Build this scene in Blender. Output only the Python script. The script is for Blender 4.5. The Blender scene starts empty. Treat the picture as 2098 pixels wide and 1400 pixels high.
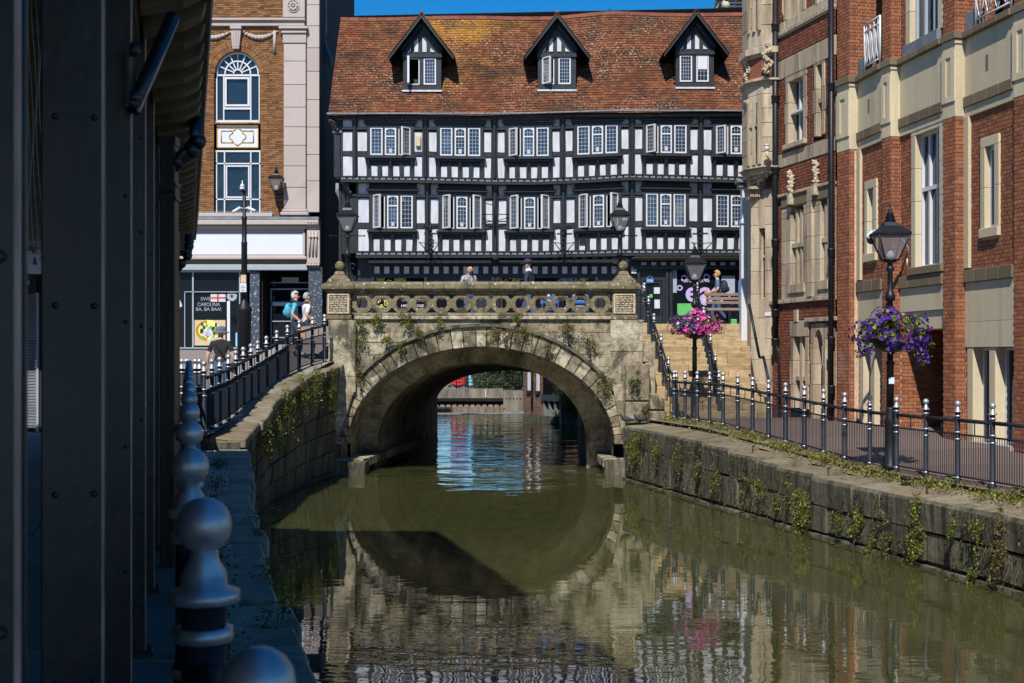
import bpy, bmesh, math, random
from mathutils import Vector, Matrix, Euler
random.seed(7)
R = math.radians
SC = bpy.context.scene
COL = SC.collection
# ------------------------------------------------------------------ camera
FPX, CX, HY, CZ = 2600.0, 1049.0, 728.0, 2.9      # focal length and horizon in photo pixels, eye height above the water
cam_d = bpy.data.cameras.new('camera')
cam = bpy.data.objects.new('camera', cam_d); COL.objects.link(cam)
cam.location = (0, 0, CZ); cam.rotation_euler = (R(90), 0, 0)
cam_d.sensor_width = 36; cam_d.sensor_fit = 'HORIZONTAL'
cam_d.lens = 36 * FPX / 2098.0
cam_d.shift_y = 28 / 2098.0
cam_d.clip_start = 0.05; cam_d.clip_end = 2000
cam_d.dof.use_dof = True; cam_d.dof.focus_distance = 32; cam_d.dof.aperture_fstop = 10.0
SC.camera = cam
# ------------------------------------------------------------------ light
SUN = Vector((0.1275, 0.64, -0.75)).normalized()     # direction the light travels
world = bpy.data.worlds.new('World'); SC.world = world; world.use_nodes = True
wt = world.node_tree; bg = wt.nodes['Background']
sky = wt.nodes.new('ShaderNodeTexSky'); sky.sky_type = 'NISHITA'
sky.sun_disc = False
sky.sun_elevation = math.asin(-SUN.z)
sky.sun_rotation = math.atan2(-SUN.x, -SUN.y)
sky.altitude = 1200; sky.air_density = 1.0; sky.dust_density = 0.25; sky.ozone_density = 4.0
hs = wt.nodes.new('ShaderNodeHueSaturation'); hs.inputs['Saturation'].default_value = 1.42
wt.links.new(sky.outputs['Color'], hs.inputs['Color'])
wt.links.new(hs.outputs['Color'], bg.inputs['Color'])
bg.inputs['Strength'].default_value = 0.09
sun_d = bpy.data.lights.new('sun', 'SUN'); sun = bpy.data.objects.new('sun', sun_d); COL.objects.link(sun)
sun_d.energy = 4.5; sun_d.angle = R(0.5); sun_d.color = (1.0, 0.95, 0.87)
sun.rotation_euler = SUN.to_track_quat('-Z', 'Y').to_euler(); sun.location = (-5, -30, 40)
SC.view_settings.view_transform = 'Standard'; SC.view_settings.look = 'None'
SC.view_settings.gamma = 1; SC.view_settings.use_curve_mapping = False
SC.view_settings.exposure = 0.55
SC.render.engine = 'CYCLES'
SC.cycles.max_bounces = 6; SC.cycles.diffuse_bounces = 3; SC.cycles.glossy_bounces = 4
SC.cycles.transmission_bounces = 4; SC.cycles.transparent_max_bounces = 6

# ------------------------------------------------------------------ helpers
def P(x, y, Y):
    "the point that lies at depth Y on the line of sight of photo pixel x, y"
    return Vector(((x - CX) * Y / FPX, Y, CZ - (y - HY) * Y / FPX))
def SX(x, Y): return (x - CX) * Y / FPX
def SZ(y, Y): return CZ - (y - HY) * Y / FPX

class Fr:
    "a local frame: s along u, d along the outward normal n, z up"
    def __init__(s, o, u, n, warp=None):
        s.o = Vector(o); s.u = Vector(u).normalized(); s.n = Vector(n).normalized(); s.warp = warp
    def pt(s, a, d, z):
        if s.warp: z = z + s.warp(a, z)
        p = s.o + s.u * a + s.n * d
        return Vector((p.x, p.y, p.z + z))
    def off(s, d): return Fr(s.o + s.n * d, s.u, s.n, s.warp)

WLOC = {}
def finish(o, parent):
    COL.objects.link(o)
    if parent is not None:
        o.parent = parent
class MB:
    def __init__(s): s.v = []; s.f = []; s.m = []; s.sm = []
    def add(s, vs, fs, m=0, smooth=False):
        b = len(s.v); s.v.extend([(v[0], v[1], v[2]) for v in vs])
        for f in fs:
            s.f.append(tuple(i + b for i in f)); s.m.append(m); s.sm.append(smooth)
    def box(s, a, b, m=0):
        x0, y0, z0 = a; x1, y1, z1 = b
        s.add([(x0,y0,z0),(x1,y0,z0),(x1,y1,z0),(x0,y1,z0),(x0,y0,z1),(x1,y0,z1),(x1,y1,z1),(x0,y1,z1)],
              [(0,3,2,1),(4,5,6,7),(0,1,5,4),(1,2,6,5),(2,3,7,6),(3,0,4,7)], m)
        return s
    def fb(s, fr, s0, s1, d0, d1, z0, z1, m=0, back=True, taper=0):
        "box in a frame; taper moves the front edges in"
        p = fr.pt; t = taper
        vs = [p(s0,d0,z0),p(s1,d0,z0),p(s1,d0,z1),p(s0,d0,z1),p(s0+t,d1,z0+t),p(s1-t,d1,z0+t),p(s1-t,d1,z1-t),p(s0+t,d1,z1-t)]
        fs = [(4,5,6,7),(0,1,5,4),(1,2,6,5),(2,3,7,6),(3,0,4,7)]
        if back: fs.append((3,2,1,0))
        s.add(vs, fs, m); return s
    def quad(s, a, b, c, d, m=0): s.add([a,b,c,d], [(0,1,2,3)], m); return s
    def poly(s, fr, pts, d0, d1, m=0):
        "extruded polygon given as (s, z) in a frame"
        n = len(pts)
        vs = [fr.pt(a, d1, z) for a, z in pts] + [fr.pt(a, d0, z) for a, z in pts]
        fs = [tuple(range(n)), tuple(range(2*n-1, n-1, -1))] + [(i, (i+1) % n, n + (i+1) % n, n + i) for i in range(n)]
        s.add(vs, fs, m); return s
    def strip(s, fr, inner, outer, d0, d1, m=0):
        "band between two polylines of equal length, extruded"
        n = len(inner)
        vs = [fr.pt(a, d1, z) for a, z in inner] + [fr.pt(a, d1, z) for a, z in outer] + \
             [fr.pt(a, d0, z) for a, z in inner] + [fr.pt(a, d0, z) for a, z in outer]
        fs = []
        for i in range(n-1):
            fs += [(i, i+1, n+i+1, n+i), (2*n+i, 3*n+i, 3*n+i+1, 2*n+i+1), (i, 2*n+i, 2*n+i+1, i+1), (n+i, n+i+1, 3*n+i+1, 3*n+i)]
        fs += [(0, n, 3*n, 2*n), (n-1, 3*n-1, 4*n-1, 2*n-1)]
        s.add(vs, fs, m); return s
    def lathe(s, c, prof, seg=10, m=0, smooth=True, axis=None, sq=0):
        "profile of (radius, height) turned about a vertical axis through c; sq=1 gives a square section"
        c = Vector(c); vs = []; fs = []; n = len(prof)
        if sq: seg = 4
        for r, h in prof:
            for k in range(seg):
                a = 2 * math.pi * (k + (0.5 if sq else 0)) / seg
                rr = r * (1.41421 if sq else 1)
                vs.append((c.x + rr * math.cos(a + (sq if sq and sq != 1 else 0)), c.y + rr * math.sin(a + (sq if sq and sq != 1 else 0)), c.z + h))
        for i in range(n - 1):
            for k in range(seg):
                k2 = (k + 1) % seg
                fs.append((i*seg+k, i*seg+k2, (i+1)*seg+k2, (i+1)*seg+k))
        fs.append(tuple(range(seg-1, -1, -1))); fs.append(tuple((n-1)*seg+k for k in range(seg)))
        s.add(vs, fs, m, smooth and not sq); return s
    def tube(s, pts, r, seg=6, m=0, smooth=True, r1=None):
        pts = [Vector(p) for p in pts]; n = len(pts); vs = []; fs = []
        for i, p in enumerate(pts):
            t = (pts[min(i+1, n-1)] - pts[max(i-1, 0)]).normalized()
            a = Vector((0,0,1)) if abs(t.z) < 0.9 else Vector((1,0,0))
            x = t.cross(a).normalized(); y = t.cross(x)
            rr = r if r1 is None else r + (r1 - r) * i / max(1, n-1)
            if isinstance(r, (list, tuple)): rr = r[i]
            for k in range(seg):
                an = 2*math.pi*k/seg
                vs.append(p + x*(rr*math.cos(an)) + y*(rr*math.sin(an)))
        for i in range(n-1):
            for k in range(seg):
                k2 = (k+1) % seg
                fs.append((i*seg+k, i*seg+k2, (i+1)*seg+k2, (i+1)*seg+k))
        fs.append(tuple(range(seg-1,-1,-1))); fs.append(tuple((n-1)*seg+k for k in range(seg)))
        s.add(vs, fs, m, smooth); return s
    def ball(s, c, r, seg=12, rings=8, m=0, sc=(1,1,1)):
        c = Vector(c); vs = [(c.x, c.y, c.z + r*sc[2])]; fs = []
        for i in range(1, rings):
            th = math.pi*i/rings
            for k in range(seg):
                a = 2*math.pi*k/seg
                vs.append((c.x + sc[0]*r*math.sin(th)*math.cos(a), c.y + sc[1]*r*math.sin(th)*math.sin(a), c.z + sc[2]*r*math.cos(th)))
        vs.append((c.x, c.y, c.z - r*sc[2])); last = len(vs)-1
        for k in range(seg):
            fs.append((0, 1+k, 1+(k+1) % seg))
            fs.append((last, 1+(rings-2)*seg+(k+1) % seg, 1+(rings-2)*seg+k))
        for i in range(rings-2):
            for k in range(seg):
                a = 1+i*seg+k; b = 1+i*seg+(k+1) % seg
                fs.append((a, a+seg, b+seg, b))
        s.add(vs, fs, m, True); return s
    def build(s, name, mats, parent=None, label=None, cat=None, group=None, kind=None, loc=None, bevel=0):
        if not s.f: return None
        if not isinstance(mats, (list, tuple)): mats = [mats]
        if parent is not None: L = WLOC[parent.name]
        elif loc is not None: L = Vector(loc)
        else: L = Vector((0,0,0))
        me = bpy.data.meshes.new(name)
        me.from_pydata([(v[0]-L.x, v[1]-L.y, v[2]-L.z) for v in s.v], [], s.f)
        for mt in mats: me.materials.append(mt)
        if len(mats) > 1: me.polygons.foreach_set('material_index', s.m)
        if any(s.sm): me.polygons.foreach_set('use_smooth', s.sm)
        me.update()
        o = bpy.data.objects.new(name, me)
        finish(o, parent)
        if parent is None: o.location = L
        WLOC[o.name] = L
        if bevel:
            md = o.modifiers.new('bevel', 'BEVEL'); md.width = bevel; md.segments = 1; md.limit_method = 'ANGLE'
        tag(o, label, cat, group, kind)
        return o
def tag(o, label=None, cat=None, group=None, kind=None):
    if label: o['label'] = label
    if cat: o['category'] = cat
    if group: o['group'] = group
    if kind: o['kind'] = kind
    return o
def thing(name, label, cat, loc=(0,0,0), group=None, rotz=0):
    o = bpy.data.objects.new(name, None); COL.objects.link(o)
    o.location = loc; o.rotation_euler = (0,0,rotz); o.empty_display_size = 0.2
    WLOC[o.name] = Vector(loc)
    return tag(o, label, cat, group)
def local_thing(name, label, cat, group=None):
    "a thing modelled about the origin and moved afterwards"
    return thing(name, label, cat, (0,0,0), group)
def dup(root, loc, rotz=0, label=None, group=None, scale=None):
    r = root.copy(); COL.objects.link(r); r.location = loc; r.rotation_euler = (0,0,rotz)
    WLOC[r.name] = Vector(loc)
    if scale: r.scale = scale
    if label: r['label'] = label
    if group: r['group'] = group
    for ch in list(root.children):
        c = ch.copy(); COL.objects.link(c); c.parent = r; WLOC[c.name] = Vector(loc)
        for g in ch.children:
            d = g.copy(); COL.objects.link(d); d.parent = c; WLOC[d.name] = Vector(loc)
    return r
def place(root, loc, rotz=0):
    root.location = loc; root.rotation_euler = (0,0,rotz); return root
def noise1(x, seed=0):
    return math.sin(x*1.7+seed*2.3)*0.5 + math.sin(x*3.9+seed*5.1)*0.3 + math.sin(x*8.3+seed)*0.2

# lettering as mesh
_txt = {}
def text_mesh(t, bold=False):
    if t in _txt: return _txt[t]
    cu = bpy.data.curves.new('lettering', 'FONT'); cu.body = t; cu.size = 1; cu.resolution_u = 3
    if bold: cu.offset = 0.02
    ob = bpy.data.objects.new('lettering', cu); COL.objects.link(ob)
    dg = bpy.context.evaluated_depsgraph_get(); dg.update()
    me = bpy.data.meshes.new_from_object(ob.evaluated_get(dg))
    vs = [v.co.copy() for v in me.vertices]; fs = [tuple(p.vertices) for p in me.polygons]
    bpy.data.objects.remove(ob); bpy.data.curves.remove(cu); bpy.data.meshes.remove(me)
    _txt[t] = (vs, fs); return _txt[t]
def letter(mb, fr, t, s0, s1, z0, z1, d, m=0, bold=True, flip=False):
    "fit text t into the rectangle s0..s1, z0..z1 of a frame"
    vs, fs = text_mesh(t, bold)
    if not vs: return
    x0 = min(v.x for v in vs); x1 = max(v.x for v in vs); y0 = min(v.y for v in vs); y1 = max(v.y for v in vs)
    kx = (s1-s0)/(x1-x0); ky = (z1-z0)/(y1-y0)
    mb.add([fr.pt(s0+(v.x-x0)*kx, d, z0+(v.y-y0)*ky) for v in vs], fs, m)

# ------------------------------------------------------------------ materials
def nd(nt, typ, **kw):
    n = nt.nodes.new(typ)
    for k, v in kw.items():
        if k.startswith('i_'):
            key = k[2:]
            key = int(key) if key.isdigit() else key.replace('_', ' ')
            n.inputs[key].default_value = v
        else: setattr(n, k, v)
    return n
def ramp(nt, fac, stops, interp='LINEAR'):
    n = nt.nodes.new('ShaderNodeValToRGB'); n.color_ramp.interpolation = interp
    el = n.color_ramp.elements
    while len(el) < len(stops): el.new(0.5)
    for e, (p, c) in zip(el, stops): e.position = p; e.color = (c[0], c[1], c[2], 1) if len(c) == 3 else c
    nt.links.new(fac, n.inputs['Fac']); return n.outputs['Color']
def mixc(nt, fac, a, b, mode='MIX'):
    n = nt.nodes.new('ShaderNodeMix'); n.data_type = 'RGBA'; n.blend_type = mode
    for sock, v in ((n.inputs[0], fac), (n.inputs[6], a), (n.inputs[7], b)):
        if hasattr(v, 'links') or isinstance(v, bpy.types.NodeSocket): nt.links.new(v, sock)
        elif isinstance(v, (int, float)): sock.default_value = v
        else: sock.default_value = (v[0], v[1], v[2], 1)
    return n.outputs[2]
def mth(nt, op, a, b=None, clamp=False):
    n = nt.nodes.new('ShaderNodeMath'); n.operation = op; n.use_clamp = clamp
    for sock, v in zip(n.inputs, (a, b)):
        if v is None: continue
        if isinstance(v, bpy.types.NodeSocket): nt.links.new(v, sock)
        else: sock.default_value = v
    return n.outputs[0]
def noise(nt, vec, scale, detail=4, rough=0.55, dist=0.0):
    n = nt.nodes.new('ShaderNodeTexNoise'); n.inputs['Scale'].default_value = scale
    n.inputs['Detail'].default_value = detail; n.inputs['Roughness'].default_value = rough; n.inputs['Distortion'].default_value = dist
    if vec is not None: nt.links.new(vec, n.inputs['Vector'])
    return n.outputs['Fac']
def mapped(nt, scale=(1,1,1), loc=(0,0,0), rot=(0,0,0)):
    g = nt.nodes.new('ShaderNodeNewGeometry'); m = nt.nodes.new('ShaderNodeMapping')
    m.inputs['Scale'].default_value = scale; m.inputs['Location'].default_value = loc; m.inputs['Rotation'].default_value = rot
    nt.links.new(g.outputs['Position'], m.inputs['Vector']); return m.outputs['Vector']
def piece_random(nt):
    "one random value for each brick, stone or tile, whether it is an object or an island of a joined mesh"
    g = nt.nodes.new('ShaderNodeNewGeometry'); o = nt.nodes.new('ShaderNodeObjectInfo')
    return mth(nt, 'FRACT', mth(nt, 'ADD', g.outputs['Random Per Island'], o.outputs['Random']))
def base_mat(name):
    m = bpy.data.materials.new(name); m.use_nodes = True
    return m, m.node_tree, m.node_tree.nodes['Principled BSDF']
def bump(nt, b, h, strength=0.4, dist=0.01):
    n = nt.nodes.new('ShaderNodeBump'); n.inputs['Strength'].default_value = strength; n.inputs['Distance'].default_value = dist
    nt.links.new(h, n.inputs['Height']); nt.links.new(n.outputs['Normal'], b.inputs['Normal'])
def plain(name, c, rough=0.6, metal=0.0, var=0.15, scale=6.0, bmp=0.0, spec=0.5, stretch=(1,1,1)):
    m, nt, b = base_mat(name); v = mapped(nt, stretch)
    f = noise(nt, v, scale, 5)
    col = ramp(nt, f, [(0.25, [x*(1-var*1.6) for x in c]), (0.75, [min(1, x*(1+var)) for x in c])])
    nt.links.new(col, b.inputs['Base Color'])
    b.inputs['Roughness'].default_value = rough; b.inputs['Metallic'].default_value = metal
    b.inputs['Specular IOR Level'].default_value = spec
    if bmp: bump(nt, b, noise(nt, v, scale*6, 4), bmp, 0.01)
    return m
def pieces(name, stops, rough=0.85, grain=40, stain=None, stain_scale=1.2, stain_pos=(0.5, 0.7), bmp=0.5, blotch=0.25, stretch=(1,1,1), spots=None, bdist=0.006):
    "masonry: a colour for each piece, grain, blotches and stains"
    m, nt, b = base_mat(name); v = mapped(nt)
    col = ramp(nt, piece_random(nt), stops)
    g = noise(nt, v, grain, 5, 0.65)
    col = mixc(nt, blotch, col, ramp(nt, g, [(0.3, (0.2,0.2,0.2)), (0.7, (1.0,1.0,1.0))]), 'MULTIPLY')
    if stain:
        sv = mapped(nt, stretch)
        f = noise(nt, sv, stain_scale, 6, 0.62, 0.4)
        col = mixc(nt, ramp(nt, f, [(stain_pos[0], (0,0,0)), (stain_pos[1], (1,1,1))]), col, stain)
    if spots:
        f = noise(nt, v, spots[0], 3, 0.6)
        col = mixc(nt, ramp(nt, f, [(spots[1], (0,0,0)), (spots[1]+0.06, (1,1,1))]), col, spots[2])
    nt.links.new(col, b.inputs['Base Color']); b.inputs['Roughness'].default_value = rough
    b.inputs['Specular IOR Level'].default_value = 0.25
    bump(nt, b, noise(nt, v, grain*0.8, 6, 0.7), bmp, bdist)
    return m
M = {}
M['brick_a'] = pieces('orange_brick', [(0,(0.2,0.072,0.036)),(0.5,(0.28,0.1,0.048)),(0.8,(0.34,0.13,0.062)),(1,(0.17,0.065,0.04))], stain=(0.3,0.19,0.15), stain_scale=0.9, stain_pos=(0.66,0.86))
M['brick_b'] = pieces('red_brick', [(0,(0.13,0.045,0.028)),(0.5,(0.185,0.062,0.036)),(1,(0.24,0.09,0.052))], stain=(0.17,0.11,0.09), stain_scale=0.8, stain_pos=(0.62,0.85))
M['brick_s'] = pieces('ochre_brick', [(0,(0.17,0.07,0.026)),(0.35,(0.23,0.108,0.042)),(0.65,(0.29,0.155,0.065)),(0.85,(0.19,0.085,0.04)),(1,(0.1,0.05,0.03))], spots=(26,0.72,(0.36,0.24,0.12)))
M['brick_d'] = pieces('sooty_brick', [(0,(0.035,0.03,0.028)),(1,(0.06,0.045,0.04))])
M['brick_f'] = pieces('purple_brick', [(0,(0.12,0.07,0.05)),(0.6,(0.17,0.1,0.075)),(1,(0.22,0.15,0.12))], stain=(0.3,0.26,0.22), stain_pos=(0.6,0.8))
M['mortar'] = plain('mortar', (0.5,0.36,0.25), 0.9, var=0.2, scale=9)
M['mortar_d'] = plain('dark_mortar', (0.13,0.075,0.05), 0.9, var=0.2, scale=9)
M['mortar_l'] = plain('pale_mortar', (0.3,0.27,0.2), 0.9, var=0.2, scale=9)
M['cream'] = pieces('cream_stone', [(0,(0.5,0.42,0.28)),(1,(0.57,0.49,0.34))], grain=14, blotch=0.16, bmp=0.25, stain=(0.38,0.32,0.215), stain_scale=0.9, stain_pos=(0.5,0.74), stretch=(3.2,3.2,0.3))
M['ledge'] = pieces('grey_brown_ledge_stone', [(0,(0.15,0.115,0.075)),(1,(0.2,0.155,0.1))], grain=20, bmp=0.4)
M['ashlar'] = pieces('buff_ashlar', [(0,(0.4,0.31,0.215)),(0.5,(0.46,0.37,0.26)),(1,(0.52,0.43,0.31))], grain=16, blotch=0.3, bmp=0.35, stain=(0.17,0.135,0.1), stain_scale=1.5, stain_pos=(0.47,0.7), stretch=(2.6,2.6,0.35))
M['pinkstone'] = pieces('pale_pinkish_stone', [(0,(0.4,0.34,0.32)),(1,(0.46,0.4,0.375))], grain=18, blotch=0.2, bmp=0.2, stain=(0.3,0.25,0.24), stain_scale=0.8, stain_pos=(0.55,0.85))
M['bridge'] = pieces('weathered_bridge_stone', [(0,(0.13,0.105,0.065)),(0.25,(0.22,0.18,0.115)),(0.55,(0.31,0.255,0.165)),(0.85,(0.4,0.345,0.24)),(1,(0.16,0.13,0.085))], grain=9, blotch=0.75, bmp=0.9, stain=(0.03,0.026,0.017), stain_scale=2.1, stain_pos=(0.46,0.6), stretch=(1.4,1.4,0.6), bdist=0.02, spots=(6.5,0.66,(0.44,0.41,0.34)))
M['parapet'] = pieces('mossy_parapet_stone', [(0,(0.175,0.145,0.085)),(1,(0.235,0.195,0.12))], grain=16, blotch=0.65, bmp=0.7, stain=(0.05,0.042,0.024), stain_scale=3.2, stain_pos=(0.5,0.68), spots=(11,0.63,(0.46,0.44,0.34)))
M['soffit_stone'] = pieces('damp_vault_stone', [(0,(0.24,0.195,0.12)),(0.5,(0.34,0.28,0.175)),(1,(0.42,0.35,0.23))], grain=9, blotch=0.7, bmp=0.9, stain=(0.03,0.028,0.02), stain_scale=1.4, stain_pos=(0.46,0.66), bdist=0.02)
M['quay'] = pieces('dark_mossy_quay_stone', [(0,(0.1,0.092,0.066)),(0.5,(0.14,0.128,0.092)),(1,(0.185,0.168,0.122))], grain=9, blotch=0.65, bmp=1.0, stain=(0.03,0.03,0.02), stain_scale=1.6, stain_pos=(0.44,0.64), stretch=(3.2,3.2,0.4), bdist=0.03)
M['coping'] = pieces('buff_coping_stone', [(0,(0.19,0.155,0.1)),(0.5,(0.235,0.19,0.125)),(1,(0.28,0.235,0.16))], grain=10, blotch=0.5, bmp=0.8, stain=(0.09,0.08,0.05), stain_scale=2.2, stain_pos=(0.48,0.66), bdist=0.02)
M['step'] = pieces('sandstone_step', [(0,(0.35,0.25,0.135)),(0.5,(0.42,0.31,0.17)),(1,(0.48,0.365,0.21))], grain=12, blotch=0.4, bmp=0.5, stain=(0.21,0.15,0.085), stain_scale=2.2, stain_pos=(0.46,0.68), stretch=(1,1,3.5))
M['paving'] = pieces('reddish_paving', [(0,(0.14,0.1,0.085)),(1,(0.19,0.14,0.12))], grain=20, bmp=0.3)
M['flag'] = pieces('grey_flagstone', [(0,(0.22,0.19,0.17)),(1,(0.29,0.255,0.23))], grain=16, bmp=0.3)
M['slab'] = pieces('worn_ledge_slab', [(0,(0.3,0.265,0.2)),(1,(0.4,0.355,0.28))], grain=12, blotch=0.5, bmp=0.8, stain=(0.1,0.1,0.07), stain_pos=(0.5,0.7), bdist=0.02)
M['gravel'] = plain('ledge_gravel', (0.38,0.35,0.3), 0.9, var=0.35, scale=60, bmp=0.8)
M['timber'] = plain('black_painted_timber', (0.017,0.019,0.023), 0.42, var=0.35, scale=5, bmp=0.35, stretch=(3,3,0.8))
M['plaster'] = plain('white_limewash', (0.5,0.515,0.565), 0.85, var=0.14, scale=3.5, bmp=0.6, stretch=(2.2,2.2,0.6))
M['white'] = plain('white_gloss_paint', (0.56,0.57,0.6), 0.4, var=0.04)
M['greyframe'] = plain('grey_aluminium_frame', (0.3,0.34,0.4), 0.4, var=0.05)
M['lead'] = plain('lead_came', (0.32,0.34,0.37), 0.5, var=0.1)
M['leadsheet'] = plain('lead_sheet', (0.16,0.18,0.2), 0.55, var=0.25, scale=4)
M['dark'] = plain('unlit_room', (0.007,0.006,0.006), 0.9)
M['curtain'] = plain('pale_curtain', (0.3,0.29,0.27), 0.9)
M['black'] = plain('black_iron_paint', (0.01,0.012,0.016), 0.45, var=0.3, scale=14, bmp=0.15, spec=0.3)
M['bluegrey'] = plain('blue_black_iron_paint', (0.013,0.018,0.028), 0.65, var=0.35, scale=12, bmp=0.2, spec=0.25, stretch=(1,1,0.5))
M['silver'] = plain('silver_paint', (0.44,0.45,0.47), 0.42, 0.7, var=0.22, scale=20, bmp=0.08)
M['green_iron'] = plain('dark_green_iron_paint', (0.013,0.017,0.021), 0.36, var=0.4, scale=4, bmp=0.3, stretch=(1,1,0.4))
M['glint_paint'] = plain('edge_glint_paint', (0.42,0.3,0.26), 0.45, var=0.3, scale=8)  # pale colour standing in for sky glint on iron edges
M['granite'] = pieces('speckled_blue_granite', [(0,(0.06,0.075,0.1)),(1,(0.07,0.085,0.11))], grain=60, blotch=0.5, rough=0.35, bmp=0.0, spots=(16,0.58,(0.3,0.33,0.38)))
M['signwhite'] = plain('pale_sign_panel', (0.56,0.59,0.67), 0.5, var=0.04, scale=1)
M['gold'] = plain('gold_paint', (0.45,0.25,0.03), 0.45, 0.3, var=0.1)
M['carved'] = plain('carved_stone', (0.47,0.39,0.28), 0.85, var=0.3, scale=14, bmp=0.6)
M['terracotta_ridge'] = pieces('ridge_tile_clay', [(0,(0.15,0.05,0.035)),(1,(0.22,0.075,0.045))], grain=20)
M['slate'] = pieces('dark_slate', [(0,(0.035,0.035,0.042)),(1,(0.06,0.06,0.07))], grain=16)
M['wood'] = plain('weathered_bench_wood', (0.22,0.15,0.115), 0.6, var=0.25, scale=8, stretch=(0.3,3,3))
M['soffit'] = plain('brown_soffit_boards', (0.15,0.115,0.065), 0.7, var=0.35, scale=4, stretch=(2,0.6,1))
M['rust'] = plain('rusty_iron', (0.05,0.028,0.018), 0.8, var=0.4, scale=20)
M['plastic_red'] = plain('red_paint', (0.5,0.03,0.02), 0.4, var=0.05)
M['pink'] = plain('lilac_window_print', (0.42,0.33,0.6), 0.6, var=0.05)
M['yellowp'] = plain('yellow_window_print', (0.8,0.7,0.2), 0.6, var=0.1)
M['bluep'] = plain('blue_window_print', (0.2,0.5,0.75), 0.6, var=0.1)
M['bluesign'] = plain('blue_sign_paint', (0.02,0.12,0.42), 0.5, var=0.05)
M['greenp'] = plain('green_print', (0.1,0.4,0.1), 0.5, var=0.1)
M['beigebox'] = plain('beige_box', (0.5,0.4,0.25), 0.6, var=0.05)
M['concrete'] = plain('stained_concrete', (0.17,0.155,0.13), 0.9, var=0.45, scale=1.6, bmp=0.3, stretch=(2,2,0.5))
M['steel_pile'] = plain('muddy_sheet_pile', (0.16,0.13,0.1), 0.85, var=0.4, scale=3, stretch=(2,2,0.6))

def mk_bridge():
    "weathered limestone: a tone for each block, soot in big patches, drip streaks below ledges, lime bloom and moss"
    m, nt, b = base_mat('weathered_bridge_stone'); v = mapped(nt)
    col = ramp(nt, piece_random(nt), [(0,(0.19,0.16,0.11)),(0.3,(0.28,0.24,0.17)),(0.65,(0.38,0.33,0.24)),(0.88,(0.48,0.43,0.33)),(1,(0.22,0.185,0.13))])
    f1 = noise(nt, v, 5.0, 7, 0.72, 0.5)
    col = mixc(nt, 1.0, col, ramp(nt, f1, [(0.32,(0.32,0.3,0.26)),(0.5,(0.85,0.84,0.8)),(0.66,(1.15,1.15,1.12))]), 'MULTIPLY')
    big = noise(nt, mapped(nt, (1,1,0.8)), 1.1, 7, 0.68, 0.8)
    col = mixc(nt, ramp(nt, big, [(0.47,(0,0,0)),(0.58,(0.82,0.82,0.82))]), col, (0.042,0.037,0.026))
    drip = noise(nt, mapped(nt, (5.5,5.5,0.55)), 1.0, 5, 0.65, 0.2)
    col = mixc(nt, ramp(nt, drip, [(0.54,(0,0,0)),(0.66,(0.7,0.7,0.7))]), col, (0.035,0.031,0.022))
    lime = noise(nt, v, 3.1, 6, 0.7, 1.0)
    col = mixc(nt, ramp(nt, lime, [(0.6,(0,0,0)),(0.68,(0.75,0.75,0.75))]), col, (0.5,0.46,0.37))
    moss = noise(nt, v, 2.3, 5, 0.7)
    col = mixc(nt, ramp(nt, moss, [(0.57,(0,0,0)),(0.7,(0.5,0.5,0.5))]), col, (0.085,0.085,0.03))
    nt.links.new(col, b.inputs['Base Color']); b.inputs['Roughness'].default_value = 0.9; b.inputs['Specular IOR Level'].default_value = 0.2
    bump(nt, b, mth(nt, 'ADD', f1, noise(nt, v, 22, 5, 0.7)), 0.9, 0.02); return m
M['bridge'] = mk_bridge()
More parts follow.
